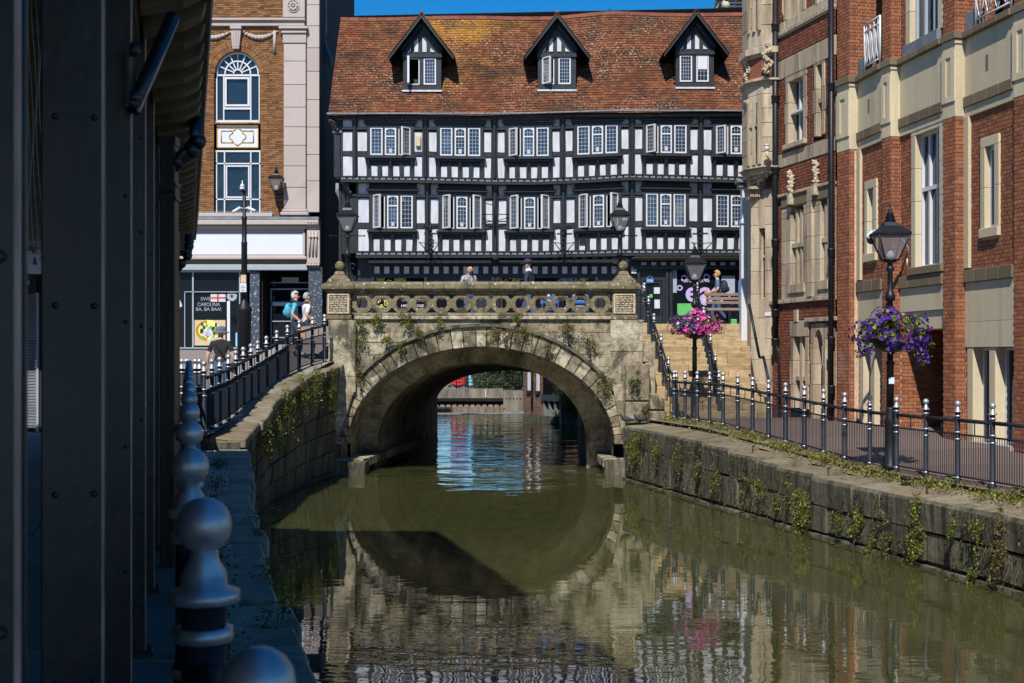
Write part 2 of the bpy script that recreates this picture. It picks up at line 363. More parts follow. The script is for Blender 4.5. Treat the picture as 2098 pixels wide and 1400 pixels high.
def mk_tile():
    m, nt, b = base_mat('clay_roof_tile'); v = mapped(nt)
    col = ramp(nt, piece_random(nt), [(0,(0.105,0.036,0.02)),(0.45,(0.17,0.058,0.027)),(0.8,(0.22,0.08,0.036)),(1,(0.095,0.04,0.026))])
    col = mixc(nt, 0.45, col, ramp(nt, noise(nt, v, 22, 5, 0.7), [(0.3,(0.25,0.22,0.2)),(0.65,(1,1,1))]), 'MULTIPLY')
    # orange lichen near the ridge in the middle of the slope, dark algae and pale specks
    sep = nd(nt, 'ShaderNodeSeparateXYZ'); g = nd(nt, 'ShaderNodeNewGeometry'); nt.links.new(g.outputs['Position'], sep.inputs[0])
    big = noise(nt, v, 0.42, 4, 0.6, 0.3); fine = noise(nt, v, 9, 6, 0.75)
    zz = nd(nt, 'ShaderNodeMapRange'); nt.links.new(sep.outputs['Z'], zz.inputs[0]); zz.inputs[1].default_value = 10.0; zz.inputs[2].default_value = 14.5
    xx = nd(nt, 'ShaderNodeMapRange'); nt.links.new(sep.outputs['X'], xx.inputs[0]); xx.inputs[1].default_value = -6.5; xx.inputs[2].default_value = 2.5
    xb = mth(nt, 'SUBTRACT', 1.0, mth(nt, 'ABSOLUTE', mth(nt, 'SUBTRACT', mth(nt, 'MULTIPLY', xx.outputs[0], 2.0), 1.0)))
    lich = mth(nt, 'ADD', mth(nt, 'MULTIPLY', zz.outputs[0], 0.4), mth(nt, 'MULTIPLY', xb, 0.42))
    lich = mth(nt, 'ADD', lich, mth(nt, 'SUBTRACT', big, 0.5)); lich = mth(nt, 'ADD', lich, mth(nt, 'MULTIPLY', mth(nt, 'SUBTRACT', fine, 0.5), 1.1))
    col = mixc(nt, ramp(nt, lich, [(0.52,(0,0,0)),(0.74,(0.9,0.9,0.9))]), col, (0.36,0.17,0.02))
    al = noise(nt, v, 0.8, 6, 0.7, 0.6)
    col = mixc(nt, ramp(nt, al, [(0.46,(0,0,0)),(0.64,(0.85,0.85,0.85))]), col, (0.035,0.024,0.016))
    sp = noise(nt, v, 17, 2, 0.5)
    spm = mth(nt, 'MULTIPLY', ramp(nt, sp, [(0.6,(0,0,0)),(0.66,(1,1,1))]), ramp(nt, noise(nt, v, 0.6, 3), [(0.42,(0,0,0)),(0.6,(1,1,1))]))
    col = mixc(nt, spm, col, (0.36,0.31,0.22))
    nt.links.new(col, b.inputs['Base Color']); b.inputs['Roughness'].default_value = 0.9; b.inputs['Specular IOR Level'].default_value = 0.2
    bump(nt, b, noise(nt, v, 25, 5, 0.7), 0.5, 0.01); return m
M['tile'] = mk_tile()
def glass(name, c=(0.012,0.018,0.028), rough=0.03, bmp=0.12, sc=1.7, spec=0.8):
    m, nt, b = base_mat(name)
    b.inputs['Base Color'].default_value = (*c, 1); b.inputs['Roughness'].default_value = rough
    b.inputs['IOR'].default_value = 1.52; b.inputs['Specular IOR Level'].default_value = spec
    if bmp: bump(nt, b, noise(nt, mapped(nt), sc, 2), bmp, 0.05)
    return m
M['glass'] = glass('window_glass', bmp=0.25)
M['leaded'] = glass('blue_leaded_glass', (0.018,0.035,0.075), 0.06, 0.35, 4.0, 0.9)
def vary(m, a, c):
    nt = m.node_tree; b = nt.nodes['Principled BSDF']; o = nd(nt, 'ShaderNodeObjectInfo')
    n2 = noise(nt, mapped(nt, (1,1,1)), 1.3, 2)
    nt.links.new(ramp(nt, mth(nt, 'FRACT', mth(nt, 'ADD', o.outputs['Random'], mth(nt, 'MULTIPLY', n2, 0.5))), [(0,a),(0.55,c),(0.8,a),(0.93,[x*2.0 for x in c]),(1,[x*5 for x in (0.03,0.03,0.028)])]), b.inputs['Base Color'])
    nt.links.new(mth(nt, 'ADD', 0.02, mth(nt, 'MULTIPLY', o.outputs['Random'], 0.12)), b.inputs['Roughness'])
vary(M['leaded'], (0.008,0.013,0.022), (0.022,0.04,0.08)); vary(M['glass'], (0.006,0.009,0.014), (0.02,0.028,0.04))
M['shopglass'] = glass('shop_glass', (0.006,0.009,0.014), 0.02, 0.05, spec=0.1)
def lantern_glass():
    m, nt, b = base_mat('lantern_glass')
    tr = nd(nt, 'ShaderNodeBsdfTransparent'); tr.inputs[0].default_value = (0.78,0.75,0.74,1)
    mx = nd(nt, 'ShaderNodeMixShader'); mx.inputs[0].default_value = 0.3
    b.inputs['Roughness'].default_value = 0.15; b.inputs['Base Color'].default_value = (0.4,0.4,0.42,1)
    nt.links.new(tr.outputs[0], mx.inputs[1]); nt.links.new(b.outputs[0], mx.inputs[2])
    nt.links.new(mx.outputs[0], nt.nodes['Material Output'].inputs['Surface']); return m
M['lglass'] = lantern_glass()
def leaf(name, a, bcol, c):
    m, nt, b = base_mat(name); v = mapped(nt)
    g = nd(nt, 'ShaderNodeNewGeometry')
    col = ramp(nt, mth(nt, 'FRACT', mth(nt, 'ADD', g.outputs['Random Per Island'], noise(nt, v, 3, 2))), [(0, a), (0.5, bcol), (1, c)])
    nt.links.new(col, b.inputs['Base Color']); b.inputs['Roughness'].default_value = 0.55; b.inputs['Specular IOR Level'].default_value = 0.3
    t = nd(nt, 'ShaderNodeBsdfTranslucent'); nt.links.new(col, t.inputs[0])
    mx = nd(nt, 'ShaderNodeMixShader'); mx.inputs[0].default_value = 0.3
    nt.links.new(b.outputs[0], mx.inputs[1]); nt.links.new(t.outputs[0], mx.inputs[2])
    nt.links.new(mx.outputs[0], nt.nodes['Material Output'].inputs['Surface']); return m
M['leaf'] = leaf('green_weed_leaf', (0.035,0.055,0.012), (0.075,0.1,0.018), (0.13,0.14,0.03))
M['leaf_y'] = leaf('yellow_green_leaf', (0.09,0.09,0.018), (0.17,0.16,0.03), (0.24,0.2,0.05))
M['leaf_d'] = leaf('dry_leaf', (0.07,0.055,0.02), (0.13,0.1,0.035), (0.2,0.15,0.06))
M['leaf_b'] = leaf('bright_basket_leaf', (0.06,0.1,0.015), (0.16,0.21,0.03), (0.3,0.32,0.05))
M['leaf_dk'] = leaf('dark_ivy_leaf', (0.015,0.03,0.008), (0.03,0.055,0.014), (0.06,0.09,0.02))
M['purple'] = leaf('purple_petal', (0.03,0.007,0.12), (0.055,0.012,0.21), (0.08,0.02,0.27))
M['magenta'] = leaf('magenta_petal', (0.5,0.02,0.2), (0.65,0.04,0.32), (0.7,0.12,0.4))
M['maroon'] = leaf('maroon_petal', (0.16,0.008,0.03), (0.22,0.012,0.05), (0.3,0.02,0.06))
M['whitepetal'] = leaf('pale_petal', (0.5,0.4,0.55), (0.6,0.55,0.6), (0.7,0.5,0.2))
def mk_water():
    m, nt, b = base_mat('murky_canal_water')
    v = mapped(nt, (1,1,1)); 
    deep = noise(nt, v, 0.25, 3)
    nt.links.new(ramp(nt, deep, [(0.3,(0.05,0.053,0.018)),(0.7,(0.063,0.065,0.023))]), b.inputs['Base Color'])
    b.inputs['Roughness'].default_value = 0.0; b.inputs['IOR'].default_value = 1.85; b.inputs['Specular IOR Level'].default_value = 1.0
    b.inputs['Subsurface Weight'].default_value = 1.0; b.inputs['Subsurface Radius'].default_value = (1.0, 0.95, 0.5); b.inputs['Subsurface Scale'].default_value = 0.5
    w1 = noise(nt, mapped(nt, (0.8, 1.5, 1)), 1.7, 2, 0.45, 0.3)
    w2 = noise(nt, mapped(nt, (0.8, 2.0, 1), (3,7,0), (0,0,R(14))), 4.5, 2, 0.5)
    w3 = noise(nt, mapped(nt, (0.55, 1.0, 1), (1,2,0), (0,0,R(-6))), 0.95, 3, 0.5, 0.4)
    calm = noise(nt, mapped(nt, (0.35, 0.16, 1), (2.0,1.0,0)), 1.0, 2)
    sep = nd(nt, 'ShaderNodeSeparateXYZ'); g = nd(nt, 'ShaderNodeNewGeometry'); nt.links.new(g.outputs['Position'], sep.inputs[0])
    # wind ruffles the far reach beyond the bridge and the near reach; the water by the bridge foot lies still
    far = nd(nt, 'ShaderNodeMapRange'); nt.links.new(sep.outputs['Y'], far.inputs[0]); far.inputs[1].default_value = 25.5; far.inputs[2].default_value = 31.0; far.inputs[3].default_value = 0.0; far.inputs[4].default_value = 1.0
    near = nd(nt, 'ShaderNodeMapRange'); nt.links.new(sep.outputs['Y'], near.inputs[0]); near.inputs[1].default_value = 21.5; near.inputs[2].default_value = 11.0; near.inputs[3].default_value = 0.0; near.inputs[4].default_value = 0.8
    amp = mth(nt, 'ADD', mth(nt, 'ADD', mth(nt, 'MULTIPLY', far.outputs[0], 0.8), near.outputs[0]), mth(nt, 'MULTIPLY', mth(nt, 'SUBTRACT', calm, 0.5), 0.22))
    amp = mth(nt, 'MAXIMUM', amp, 0.035)
    h = mth(nt, 'ADD', mth(nt, 'MULTIPLY', w1, 1.0), mth(nt, 'MULTIPLY', w2, 0.32))
    h = mth(nt, 'ADD', mth(nt, 'MULTIPLY', h, amp), mth(nt, 'MULTIPLY', mth(nt, 'MULTIPLY', w3, far.outputs[0]), 13.0))
    bump(nt, b, h, 1.0, 0.005); return m
M['water'] = mk_water()

# ------------------------------------------------------------------ brickwork
BOXDATA = {}
def unit_brick(name, mat):
    key = name+mat.name
    if key in BOXDATA: return BOXDATA[key]
    me = bpy.data.meshes.new(name); t = 0.02
    me.from_pydata([(-.5,0,-.5),(.5,0,-.5),(.5,0,.5),(-.5,0,.5),(-.5+t,-1,-.5+t*1.6),(.5-t,-1,-.5+t*1.6),(.5-t,-1,.5-t*1.6),(-.5+t,-1,.5-t*1.6)], [],
                   [(4,5,6,7),(0,1,5,4),(1,2,6,5),(2,3,7,6),(3,0,4,7)])
    me.materials.append(mat); BOXDATA[key] = me; return me
class Bricks:
    "collects laid pieces; the 300 that show largest become objects, the rest one part of kind stuff"
    def __init__(s, name, mat, mass_name): s.l = []; s.name = name; s.mat = mat; s.mass = mass_name
    def put(s, fr, a0, a1, z0, z1, d, depth=0.012): s.l.append((fr, a0, a1, z0, z1, d, depth))
    def area(s, it):
        fr, a0, a1, z0, z1, d, dp = it
        c = fr.pt((a0+a1)/2, d, (z0+z1)/2)
        if c.y < 0.5: return 0
        x = CX + c.x*FPX/c.y; y = HY - (c.z-CZ)*FPX/c.y
        if not (-5 < x < 2103 and -5 < y < 1405): return 0
        view = (Vector((0,0,CZ)) - c).normalized()
        cs = fr.n.dot(view)
        if cs <= 0.02: return 0
        return (a1-a0)*(z1-z0)*cs*(FPX/c.y)**2
    def flush(s, parent, most=300):
        l = sorted(s.l, key=lambda it: -s.area(it))
        L = WLOC[parent.name]; me = unit_brick(s.name, s.mat); mb = MB()
        for i, it in enumerate(l):
            fr, a0, a1, z0, z1, d, dp = it
            if i < most and s.area(it) > 0:
                o = bpy.data.objects.new(s.name, me); COL.objects.link(o); o.parent = parent
                p = fr.pt((a0+a1)/2, d, (z0+z1)/2)
                o.location = p - L; o.scale = (a1-a0, dp*random.uniform(.8,1.25), z1-z0)
                y = -fr.n; o.rotation_euler = (0,0, math.atan2(y.y, y.x) - math.pi/2)
            else:
                mb.fb(fr, a0, a1, d, d+dp*random.uniform(.8,1.25), z0, z1, back=False, taper=0.0025)
        if mb.f: mb.build(s.mass, s.mat, parent, kind='stuff')
def inhole(holes, a, z): return any(h[0] < a < h[1] and h[2] < z < h[3] for h in holes)
def brick_wall(bk, mort, fr, a0, a1, z0, z1, holes=(), course=0.075, L=0.225, bond='stretcher', d=0.0, gap=0.01, skip=None):
    "lays bricks over a rectangle with rectangular openings and puts the mortar behind them"
    es = sorted(set([a0,a1] + [min(max(h[k],a0),a1) for h in holes for k in (0,1)])); ez = sorted(set([z0,z1] + [min(max(h[k],z0),z1) for h in holes for k in (2,3)]))
    for i in range(len(es)-1):
        for j in range(len(ez)-1):
            if es[i+1]-es[i] < 1e-4 or ez[j+1]-ez[j] < 1e-4: continue
            if inhole(holes, (es[i]+es[i+1])/2, (ez[j]+ez[j+1])/2): continue
            n = max(1, int((es[i+1]-es[i])/2)) if fr.warp else 1
            mort.quad(fr.pt(es[i],d,ez[j]), fr.pt(es[i+1],d,ez[j]), fr.pt(es[i+1],d,ez[j+1]), fr.pt(es[i],d,ez[j+1]))
    rows = max(1, round((z1-z0)/course)); ch = (z1-z0)/rows
    for r in range(rows):
        zb = z0 + r*ch; zt = zb + ch - gap; zm = (zb+zt)/2
        if bond == 'header': w = L/2; off = (r % 2)*w/2
        elif bond == 'english': w = L/2 if r % 2 else L; off = L/4 if r % 2 else 0
        else: w = L; off = (r % 2)*L/2
        # clear spans of this course
        cuts = sorted([(max(a0,h[0]), min(a1,h[1])) for h in holes if h[2] < zm < h[3] and h[1] > a0 and h[0] < a1])
        spans = []; x = a0
        for c in cuts:
            if c[0] > x: spans.append((x, c[0]))
            x = max(x, c[1])
        if x < a1: spans.append((x, a1))
        for sa, sb in spans:
            k = math.floor((sa - a0 + off)/w); x = a0 - off + k*w
            while x < sb:
                l = max(x, sa); rr = min(x+w-gap, sb)
                if rr - l > 0.03 and not (skip and skip((l+rr)/2, zm)): bk.put(fr, l, rr, zb, zt, d)
                x += w
# ================================================================== SETTING
def lerp(a, b, t): return a + (b-a)*t
def interp(x, xs, ys):
    if x <= xs[0]: return ys[0]
    for i in range(len(xs)-1):
        if x <= xs[i+1]: return lerp(ys[i], ys[i+1], (x-xs[i])/(xs[i+1]-xs[i]))
    return ys[-1]
TH = math.atan(0.255)                                   # the canal runs 14 degrees to the left of the view
UC = Vector((-math.sin(TH), math.cos(TH), 0)); NC = Vector((-math.cos(TH), -math.sin(TH), 0))   # along the canal; out of the right bank
def quayx(Y): return 6.18 - 0.247*(Y-15.3)              # face of the right quay
def railx(Y): return interp(Y, [10,14,17.33,21.5,25.5,30.3], [8.1,7.28,6.57,5.63,4.83,3.87])
def copz(Y): return interp(Y, [20,21.7,23.3,24.8,27.5], [0.92,1.0,1.08,1.18,1.24])
def pathz(Y): return interp(Y, [21,27], [1.1,1.39])
def leftz(Y): return interp(Y, [4,20,27,42], [1.52,1.70,1.79,2.79])     # lower left walk and plaza
def rampz(Y): return interp(Y, [20,21.8,25.5,29,30.3,33,36], [1.66,1.76,2.08,2.56,2.73,2.85,3.2])
def ledgex(Y): return interp(Y, [-4,5.8,8,11.5,20.3], [1.4,-0.9,-1.46,-2.3,-4.25])
def lrailx(Y): return -0.255*Y + 0.005

g = MB(); g.quad((-300,-200,-0.6),(300,-200,-0.6),(300,600,-0.6),(-300,600,-0.6)); g.build('ground', M['concrete'], kind='structure')
g = MB(); g.quad((-12,-30,0),(22,-30,0),(22,62,0),(-12,62,0)); g.build('water', M['water'], kind='structure')

# --- right path
g = MB(); Ys = [-6,0,5,10,14,18,21,23,25,27,29,30.4]
def bldx(Y): return 8.46 - 0.255*(Y-24.2)
for i in range(len(Ys)-1):
    a, b = Ys[i], Ys[i+1]
    g.quad((quayx(a)+0.75,a,pathz(a)-0.03),(bldx(a)+3,a,pathz(a)+0.06),(bldx(b)+3,b,pathz(b)+0.06),(quayx(b)+0.75,b,pathz(b)-0.03))
g.build('path', M['paving'], kind='structure')
# paving setts of the right path that can be told apart between the railing bars
# --- left walkway, plaza and ramp
g = MB(); Ys = [-6,0,4,8,12,16,20]
for i in range(len(Ys)-1):
    a, b = Ys[i], Ys[i+1]
    g.quad((-0.255*a-9,a,leftz(a)),(lrailx(a)+0.16,a,leftz(a)),(lrailx(b)+0.16,b,leftz(b)),(-0.255*b-9,b,leftz(b)))
walk = g.build('walkway', M['flag'], kind='structure')
g = MB(); Ys = [20,22,24,27,30,33,36,39,42.6]
for i in range(len(Ys)-1):
    a, b = Ys[i], Ys[i+1]
    g.quad((-22,a,leftz(a)),(-5.7,a,leftz(a)),(-5.7,b,leftz(b)),(-22,b,leftz(b)))
g.build('plaza_pavement', M['flag'], kind='structure')
g = MB()
def rampe(Y): return interp(Y, [20,25.5,30.3,33], [-4.75,-4.95,-4.35,-4.2])
Ys = [20,21.8,23.5,25.5,27.5,29,30.3,31.4,33,36]
for i in range(len(Ys)-1):
    a, b = Ys[i], Ys[i+1]
    g.quad((-6.6,a,rampz(a)),(rampe(a),a,rampz(a)),(rampe(b),b,rampz(b)),(-6.6,b,rampz(b)))
    g.quad((-6.6,a,rampz(a)-1.2),(-6.6,a,rampz(a)),(-6.6,b,rampz(b)),(-6.6,b,rampz(b)-1.2))
g.build('ramp_path', M['flag'], kind='structure')
# --- street carried by the bridge
g = MB(); g.box((-12,36,2.0),(-5.7,42.5,3.05)); g.box((-5.2,31.55,3.2),(3.05,41,3.62)); g.box((3.051,36.13,3.0),(3.838,41,3.7)); g.box((3.84,36.12,2.6),(9.5,41,3.775))
g.build('street_pavement', M['flag'], kind='structure')

# ================================================================== QUAY WALLS
def block(fr, a0, a1, d0, d1, z0, z1, j=0.012, t=0.018):
    mb = MB(); mb.fb(fr, a0, a1, d0, d1, z0, z1, taper=t)
    mb.v = [(x+random.uniform(-j,j), y+random.uniform(-j,j), z+random.uniform(-j,j)) for x,y,z in mb.v]; return mb
QF = Fr((6.18,15.3,0), (-0.2398,0.9708,0), (-0.9708,-0.2398,0))
def qY(s): return 15.3 + 0.9708*s
qw = thing('quay_wall', 'dark mossy stone quay wall below the right hand railing, hung with weeds', 'wall', (6.18,15.3,0))
g = MB(); g.fb(QF, -22, 14.9, -1.2, -0.06, -0.6, 0.6); g.build('core', M['quay'], qw)
for z0, z1, seed in ((-0.5,0.06,1),(0.075,0.5,2)):
    s = -9.0 + seed*0.2
    while s < 14.8:
        l = random.uniform(0.55,1.15); e = min(s+l, 14.85)
        zt = z1 if seed == 1 else lerp(0.5, 0.78, max(0,min(1,(qY(s)-20)/7)))
        block(QF, s, e-0.015, -0.3, random.uniform(-0.02,0.035)+(0.06 if seed==1 else 0), z0, zt-0.012).build('stone_block', M['quay'], qw)
        s = e
s = -9.0
while s < 14.8:
    l = random.uniform(0.8,1.3); e = min(s+l, 14.85); zt = copz(qY((s+e)/2))
    zb = lerp(0.5, 0.78, max(0,min(1,(qY(s)-20)/7)))
    mb = MB(); p = QF.pt; n = [(0.02,zb+.004),(0.04,zt-0.05),(0.0,zt),(-0.75,zt+0.05),(-0.75,zb)]
    j = lambda: random.uniform(-0.008,0.008)
    fa = [(x+j(), z+j()) for x, z in n]; fb_ = [(x+j(), z+j()) for x, z in n]
    vs = [p(s+0.006,d,z) for d,z in fa] + [p(e-0.006,d,z) for d,z in fb_]
    mb.add(vs, [(0,1,2,3,4),(9,8,7,6,5)] + [(i,5+i,5+(i+1)%5,(i+1)%5) for i in range(5)])
    mb.m[-5:] = [1,1,0,1,1]; mb.build('coping_stone', [M['coping'],M['quay']], qw); s = e
# iron mooring eye and stub bolts on the coping
for (s, d) in ((-2.2,-0.22),(2.6,-0.3),(5.4,-0.25),(8.4,-0.3),(-4.3,-0.3)):
    c = QF.pt(s, d, copz(qY(s))+0.02); mb = MB()
    mb.tube([c+Vector((0,0,-0.05)), c+Vector((0.01,0,0.09)), c+Vector((0.05,0.02,0.11))], 0.014, 6)
    mb.ball(c+Vector((0.01,0,0.1)), 0.022, 6, 5)
    mb.build('iron_stub', M['rust'], qw)
c = QF.pt(3.6,-0.6,copz(qY(3.6))+0.03)
bol = MB(); bol.lathe(c, [(0.0,0.0),(0.1,0.0),(0.085,0.05),(0.085,0.08),(0.11,0.12),(0.09,0.14),(0.0,0.14)], 14)
bol.build('mooring_bollard', M['black'], None, 'small squat iron mooring stub on the right coping beside the weeds', 'bollard', loc=c)

# --- left ledge of stone slabs at the foot of the near railing
lw = thing('quay_ledge', 'shaded stone ledge with gravel and mossy slabs along the left bank', 'ledge', (-2.3,11.5,0))
g = MB(); Ys = [-4,0,2,4,5.8,8,11.5,15,20.3]
for i in range(len(Ys)-1):
    a, b = Ys[i], Ys[i+1]
    g.quad((lrailx(a)-0.3,a,1.38),(ledgex(a)-0.27,a,1.38),(ledgex(b)-0.27,b,1.38),(lrailx(b)-0.3,b,1.38))
    g.quad((lrailx(a)+0.15,a,1.0),(lrailx(a)+0.15,a,leftz(a)),(lrailx(b)+0.15,b,leftz(b)),(lrailx(b)+0.15,b,1.0))
    g.quad((ledgex(a)-0.12,a,1.3),(ledgex(a)-0.3,a,-0.5),(ledgex(b)-0.3,b,-0.5),(ledgex(b)-0.12,b,1.3))
g.build('gravel_bed', M['gravel'], lw)
Y = -1.0
while Y < 20.2:
    l = random.uniform(0.5,0.85); e = min(Y+l, 20.28); o = random.uniform(-0.05,0.06); w = random.uniform(0.36,0.5)
    mb = MB(); t = 1.40 + random.uniform(-0.03,0.02)
    a = [(ledgex(Y+0.03)-w,Y+0.05),(ledgex(Y+0.03)+o,Y+0.05),(ledgex(e)+o,e-0.04),(ledgex(e)-w,e-0.04)]
    vs = [(x,y,t) for x,y in a]+[(x,y,1.12) for x,y in a]
    mb.add(vs, [(0,1,2,3),(7,6,5,4),(0,4,5,1),(1,5,6,2),(2,6,7,3),(3,7,4,0)])
    mb.build('slab', M['slab'], lw, bevel=0.02); Y = e
# timber fender beams sticking out at the near end
for Y in (6.9, 5.6, 8.2):
    mb = MB(); mb.box((ledgex(Y)-0.2,Y-0.05,1.18),(ledgex(Y)+0.16,Y+0.04,1.27)); mb.build('fender_beam', M['rust'], lw, bevel=0.015)
# --- left retaining wall and its ramped coping
rw = thing('ramp_wall', 'leaning mossy stone wall under the left ramp, overgrown near the bridge', 'wall', (-4.4,25,0))
def rex(Y): return interp(Y, [20.3,24.5,28,30.6], [-4.25,-4.52,-4.42,-4.12])
def rcz(Y): return interp(Y, [20.3,23,26.8,30.2,31], [1.56,1.84,2.34,2.62,2.7])
g = MB(); Ys = [20.3,21.5,23,24.5,26,27.5,29,30.2,30.95]
for i in range(len(Ys)-1):
    a, b = Ys[i], Ys[i+1]
    g.quad((rex(a)-0.3,a,-0.6),(rex(b)-0.3,b,-0.6),(rex(b)-0.13,b,rcz(b)-0.1),(rex(a)-0.13,a,rcz(a)-0.1))
    g.quad((rex(a)-0.9,a,rcz(a)+0.02),(rex(a)-0.3,a,rcz(a)-0.02),(rex(b)-0.3,b,rcz(b)-0.02),(rex(b)-0.9,b,rcz(b)+0.02))
g.quad((-5.3,20.3,-0.6),(rex(20.3)-0.1,20.3,-0.6),(rex(20.3)-0.1,20.3,1.5),(-5.3,20.3,1.5))
g.build('core', M['quay'], rw)
rows = 6
for r in range(rows):
    Y = 20.32 + (r % 2)*0.3 - 0.3
    while Y < 30.9:
        l = random.uniform(0.5,1.0); a = max(Y,20.32); e = min(Y+l, 30.93)
        if e-a > 0.1:
            def zz(t, y): return -0.4 + (rcz(y)-0.12+0.4)*t
            def xx(t, y): return rex(y) - 0.28 + 0.2*t
            t0, t1 = r/rows, (r+1)/rows; o = random.uniform(0.0,0.05)
            q = [(xx(t0,a+.01)+o,a+.01,zz(t0,a)+.012),(xx(t0,e-.01)+o,e-.01,zz(t0,e)+.012),(xx(t1,e-.01)+o,e-.01,zz(t1,e)-.008),(xx(t1,a+.01)+o,a+.01,zz(t1,a)-.008)]
            k = [(x-0.12,y,z) for x,y,z in q]
            mb = MB(); mb.add(q+k, [(0,1,2,3),(0,4,5,1),(1,5,6,2),(2,6,7,3),(3,7,4,0)]); mb.build('stone_block', M['quay'], rw, bevel=0.012)
        Y += l
Y = 20.3
while Y < 30.9:
    l = random.uniform(0.55,0.95); e = min(Y+l, 30.95)
    w = 0.62; mb = MB(); o = random.uniform(-0.02,0.05)
    a = [(rex(Y)-w,Y+.01),(rex(Y)+o,Y+.01),(rex(e)+o,e-.01),(rex(e)-w,e-.01)]
    zt = [rcz(Y)+.03,rcz(Y),rcz(e),rcz(e)+.03]; dz = random.uniform(-.012,.012)
    vs = [(p[0],p[1],z+dz) for p,z in zip(a,zt)]+[(p[0],p[1],z-0.16) for p,z in zip(a,zt)]
    mb.add(vs, [(0,1,2,3),(7,6,5,4),(0,4,5,1),(1,5,6,2),(2,6,7,3),(3,7,4,0)]); mb.build('coping_stone', M['coping'], rw, bevel=0.02); Y = e

# ================================================================== BRIDGE
BY = 31.0; BS = BY/FPX
BF = Fr((0,BY,0), (1,0,0), (0,-1,0))
br = thing('stone_bridge', 'old stone arch bridge over the canal with pierced parapet and ball topped pedestals', 'bridge', (-0.75,BY,0))
ax, az = SX(986,BY), SZ(911,BY)
ia, ib, oa, ob_ = 273*BS, 200*BS, 301*BS, 241*BS
def ell(a, b, th): return (ax + a*math.cos(th), az + b*math.sin(th))
NV = 35
ths = [math.pi*(k + (random.uniform(-.12,.12) if 0 < k < NV else 0))/NV for k in range(NV+1)]
for k in range(NV):
    t0, t1 = ths[k]+0.003, ths[k+1]-0.003; tm = (t0+t1)/2; pr = random.uniform(0.0,0.03)
    i0, im, i1 = ell(ia,ib,t0), ell(ia,ib,tm), ell(ia,ib,t1); o0, om, o1 = ell(oa,ob_,t0), ell(oa,ob_,tm), ell(oa,ob_,t1)
    mb = MB(); mb.strip(BF, [i0,im,i1], [o0,om,o1], -0.6, 0.02+pr)
    mb.build('voussoir', M['bridge'], br, bevel=0.012)
# hood mould over the ring
mb = MB(); n = 30; seq = [math.pi*(0.08+0.84*k/n) for k in range(n+1)]
mb.strip(BF, [ell(oa+.01,ob_+.01,t) for t in seq], [ell(oa+.085,ob_+.085,t) for t in seq], -0.1, 0.11)
mb.build('hood_mould', M['quay'], br)
# vault behind the ring
def vault(Ya, pa, Yb, pb, n=28):
    mb = MB(); A = []; B = []
    for k in range(n+1):
        t = math.pi*k/n
        A.append((pa[0]+pa[2]*math.cos(t), Ya, pa[1]+pa[3]*math.sin(t))); B.append((pb[0]+pb[2]*math.cos(t), Yb, pb[1]+pb[3]*math.sin(t)))
    A = [(A[0][0],Ya,-0.5)]+A+[(A[-1][0],Ya,-0.5)]; B = [(B[0][0],Yb,-0.5)]+B+[(B[-1][0],Yb,-0.5)]
    for k in range(len(A)-1): mb.quad(A[k],A[k+1],B[k+1],B[k])
    return mb
P1 = (ax,az,ia+.01,ib+.01); P2 = (-0.78,0.62,2.72,2.12); P3 = (-0.166,1.2,2.66,1.11)
vault(BY+0.55,P1,BY+2.0,(ax+.03,az,ia-.02,ib-.02)).build('outer_vault', M['soffit_stone'], br)
mb = MB(); n = 28
for k in range(n):
    t0, t1 = math.pi*k/n, math.pi*(k+1)/n
    f = lambda p, t: (p[0]+p[2]*math.cos(t), BY+2.0, p[1]+p[3]*math.sin(t))
    mb.quad(f(P2,t0),f(P1,t0),f(P1,t1),f(P2,t1))
for sx in (-1,1):
    mb.quad((P2[0]+sx*P2[2],BY+2,-.5),(P1[0]+sx*P1[2],BY+2,-.5),(P1[0]+sx*P1[2],BY+2,P1[1]),(P2[0]+sx*P2[2],BY+2,P2[1]))
mb.build('inner_rib', M['soffit_stone'], br)
vault(BY+2.0,P2,48,P3).build('inner_vault', M['soffit_stone'], br)
# soffit blocks of the outer vault: rings of stones that can be picked out from the water
for ring in range(3):
    Ya = BY+0.62+ring*0.46
    for k in range(22):
        t0, t1 = math.pi*(k+0.04+0.5*(ring%2))/22.5, math.pi*(k+0.96+0.5*(ring%2))/22.5
        a, b = ia-random.uniform(.0,.03), ib-random.uniform(.0,.03)
        mb = MB(); vs = []
        for t in (t0,t1):
            for y in (Ya, Ya+0.44):
                vs.append((ax+a*math.cos(t), y, az+b*math.sin(t)))
        for t in (t0,t1):
            for y in (Ya, Ya+0.44):
                vs.append((ax+(ia+.1)*math.cos(t), y, az+(ib+.1)*math.sin(t)))
        mb.add(vs, [(0,1,3,2),(0,4,5,1),(2,3,7,6),(0,2,6,4),(1,5,7,3)]); mb.build('soffit_stone', M['soffit_stone'], br)
# spandrel masonry
xl, xr = SX(728,BY), SX(1252,BY); zs = SZ(655,BY)
def outx(z):
    t = (z-az)/(ob_+.03)
    return None if t >= 1 else (oa+.03)*math.sqrt(max(0,1-t*t))
mb = MB()
mb.box((xl,BY+0.01,zs-0.32),(xr,BY+0.6,zs)); mb.box((xl-.6,BY+0.03,2.9),(ax-2,BY+0.6,zs)); mb.box((ax+2,BY+0.03,2.9),(xr+.6,BY+0.6,zs))
mb.box((xl-.6,BY+.03,-.5),(ax-ia-.25,BY+.6,2.9)); mb.box((ax+ia+.25,BY+.03,-.5),(xr+.6,BY+.6,2.9))
N = 40
for k in range(N):
    x0 = lerp(ax-oa, ax+oa, k/N); x1 = lerp(ax-oa, ax+oa, (k+1)/N); xm = (x0+x1)/2
    zt = az + ob_*math.sqrt(max(0,1-((xm-ax)/oa)**2)); mb.box((x0,BY+.03,zt-.04),(x1,BY+.6,zs-.0))
mb.build('spandrel_core', M['quay'], br)
gp = .014
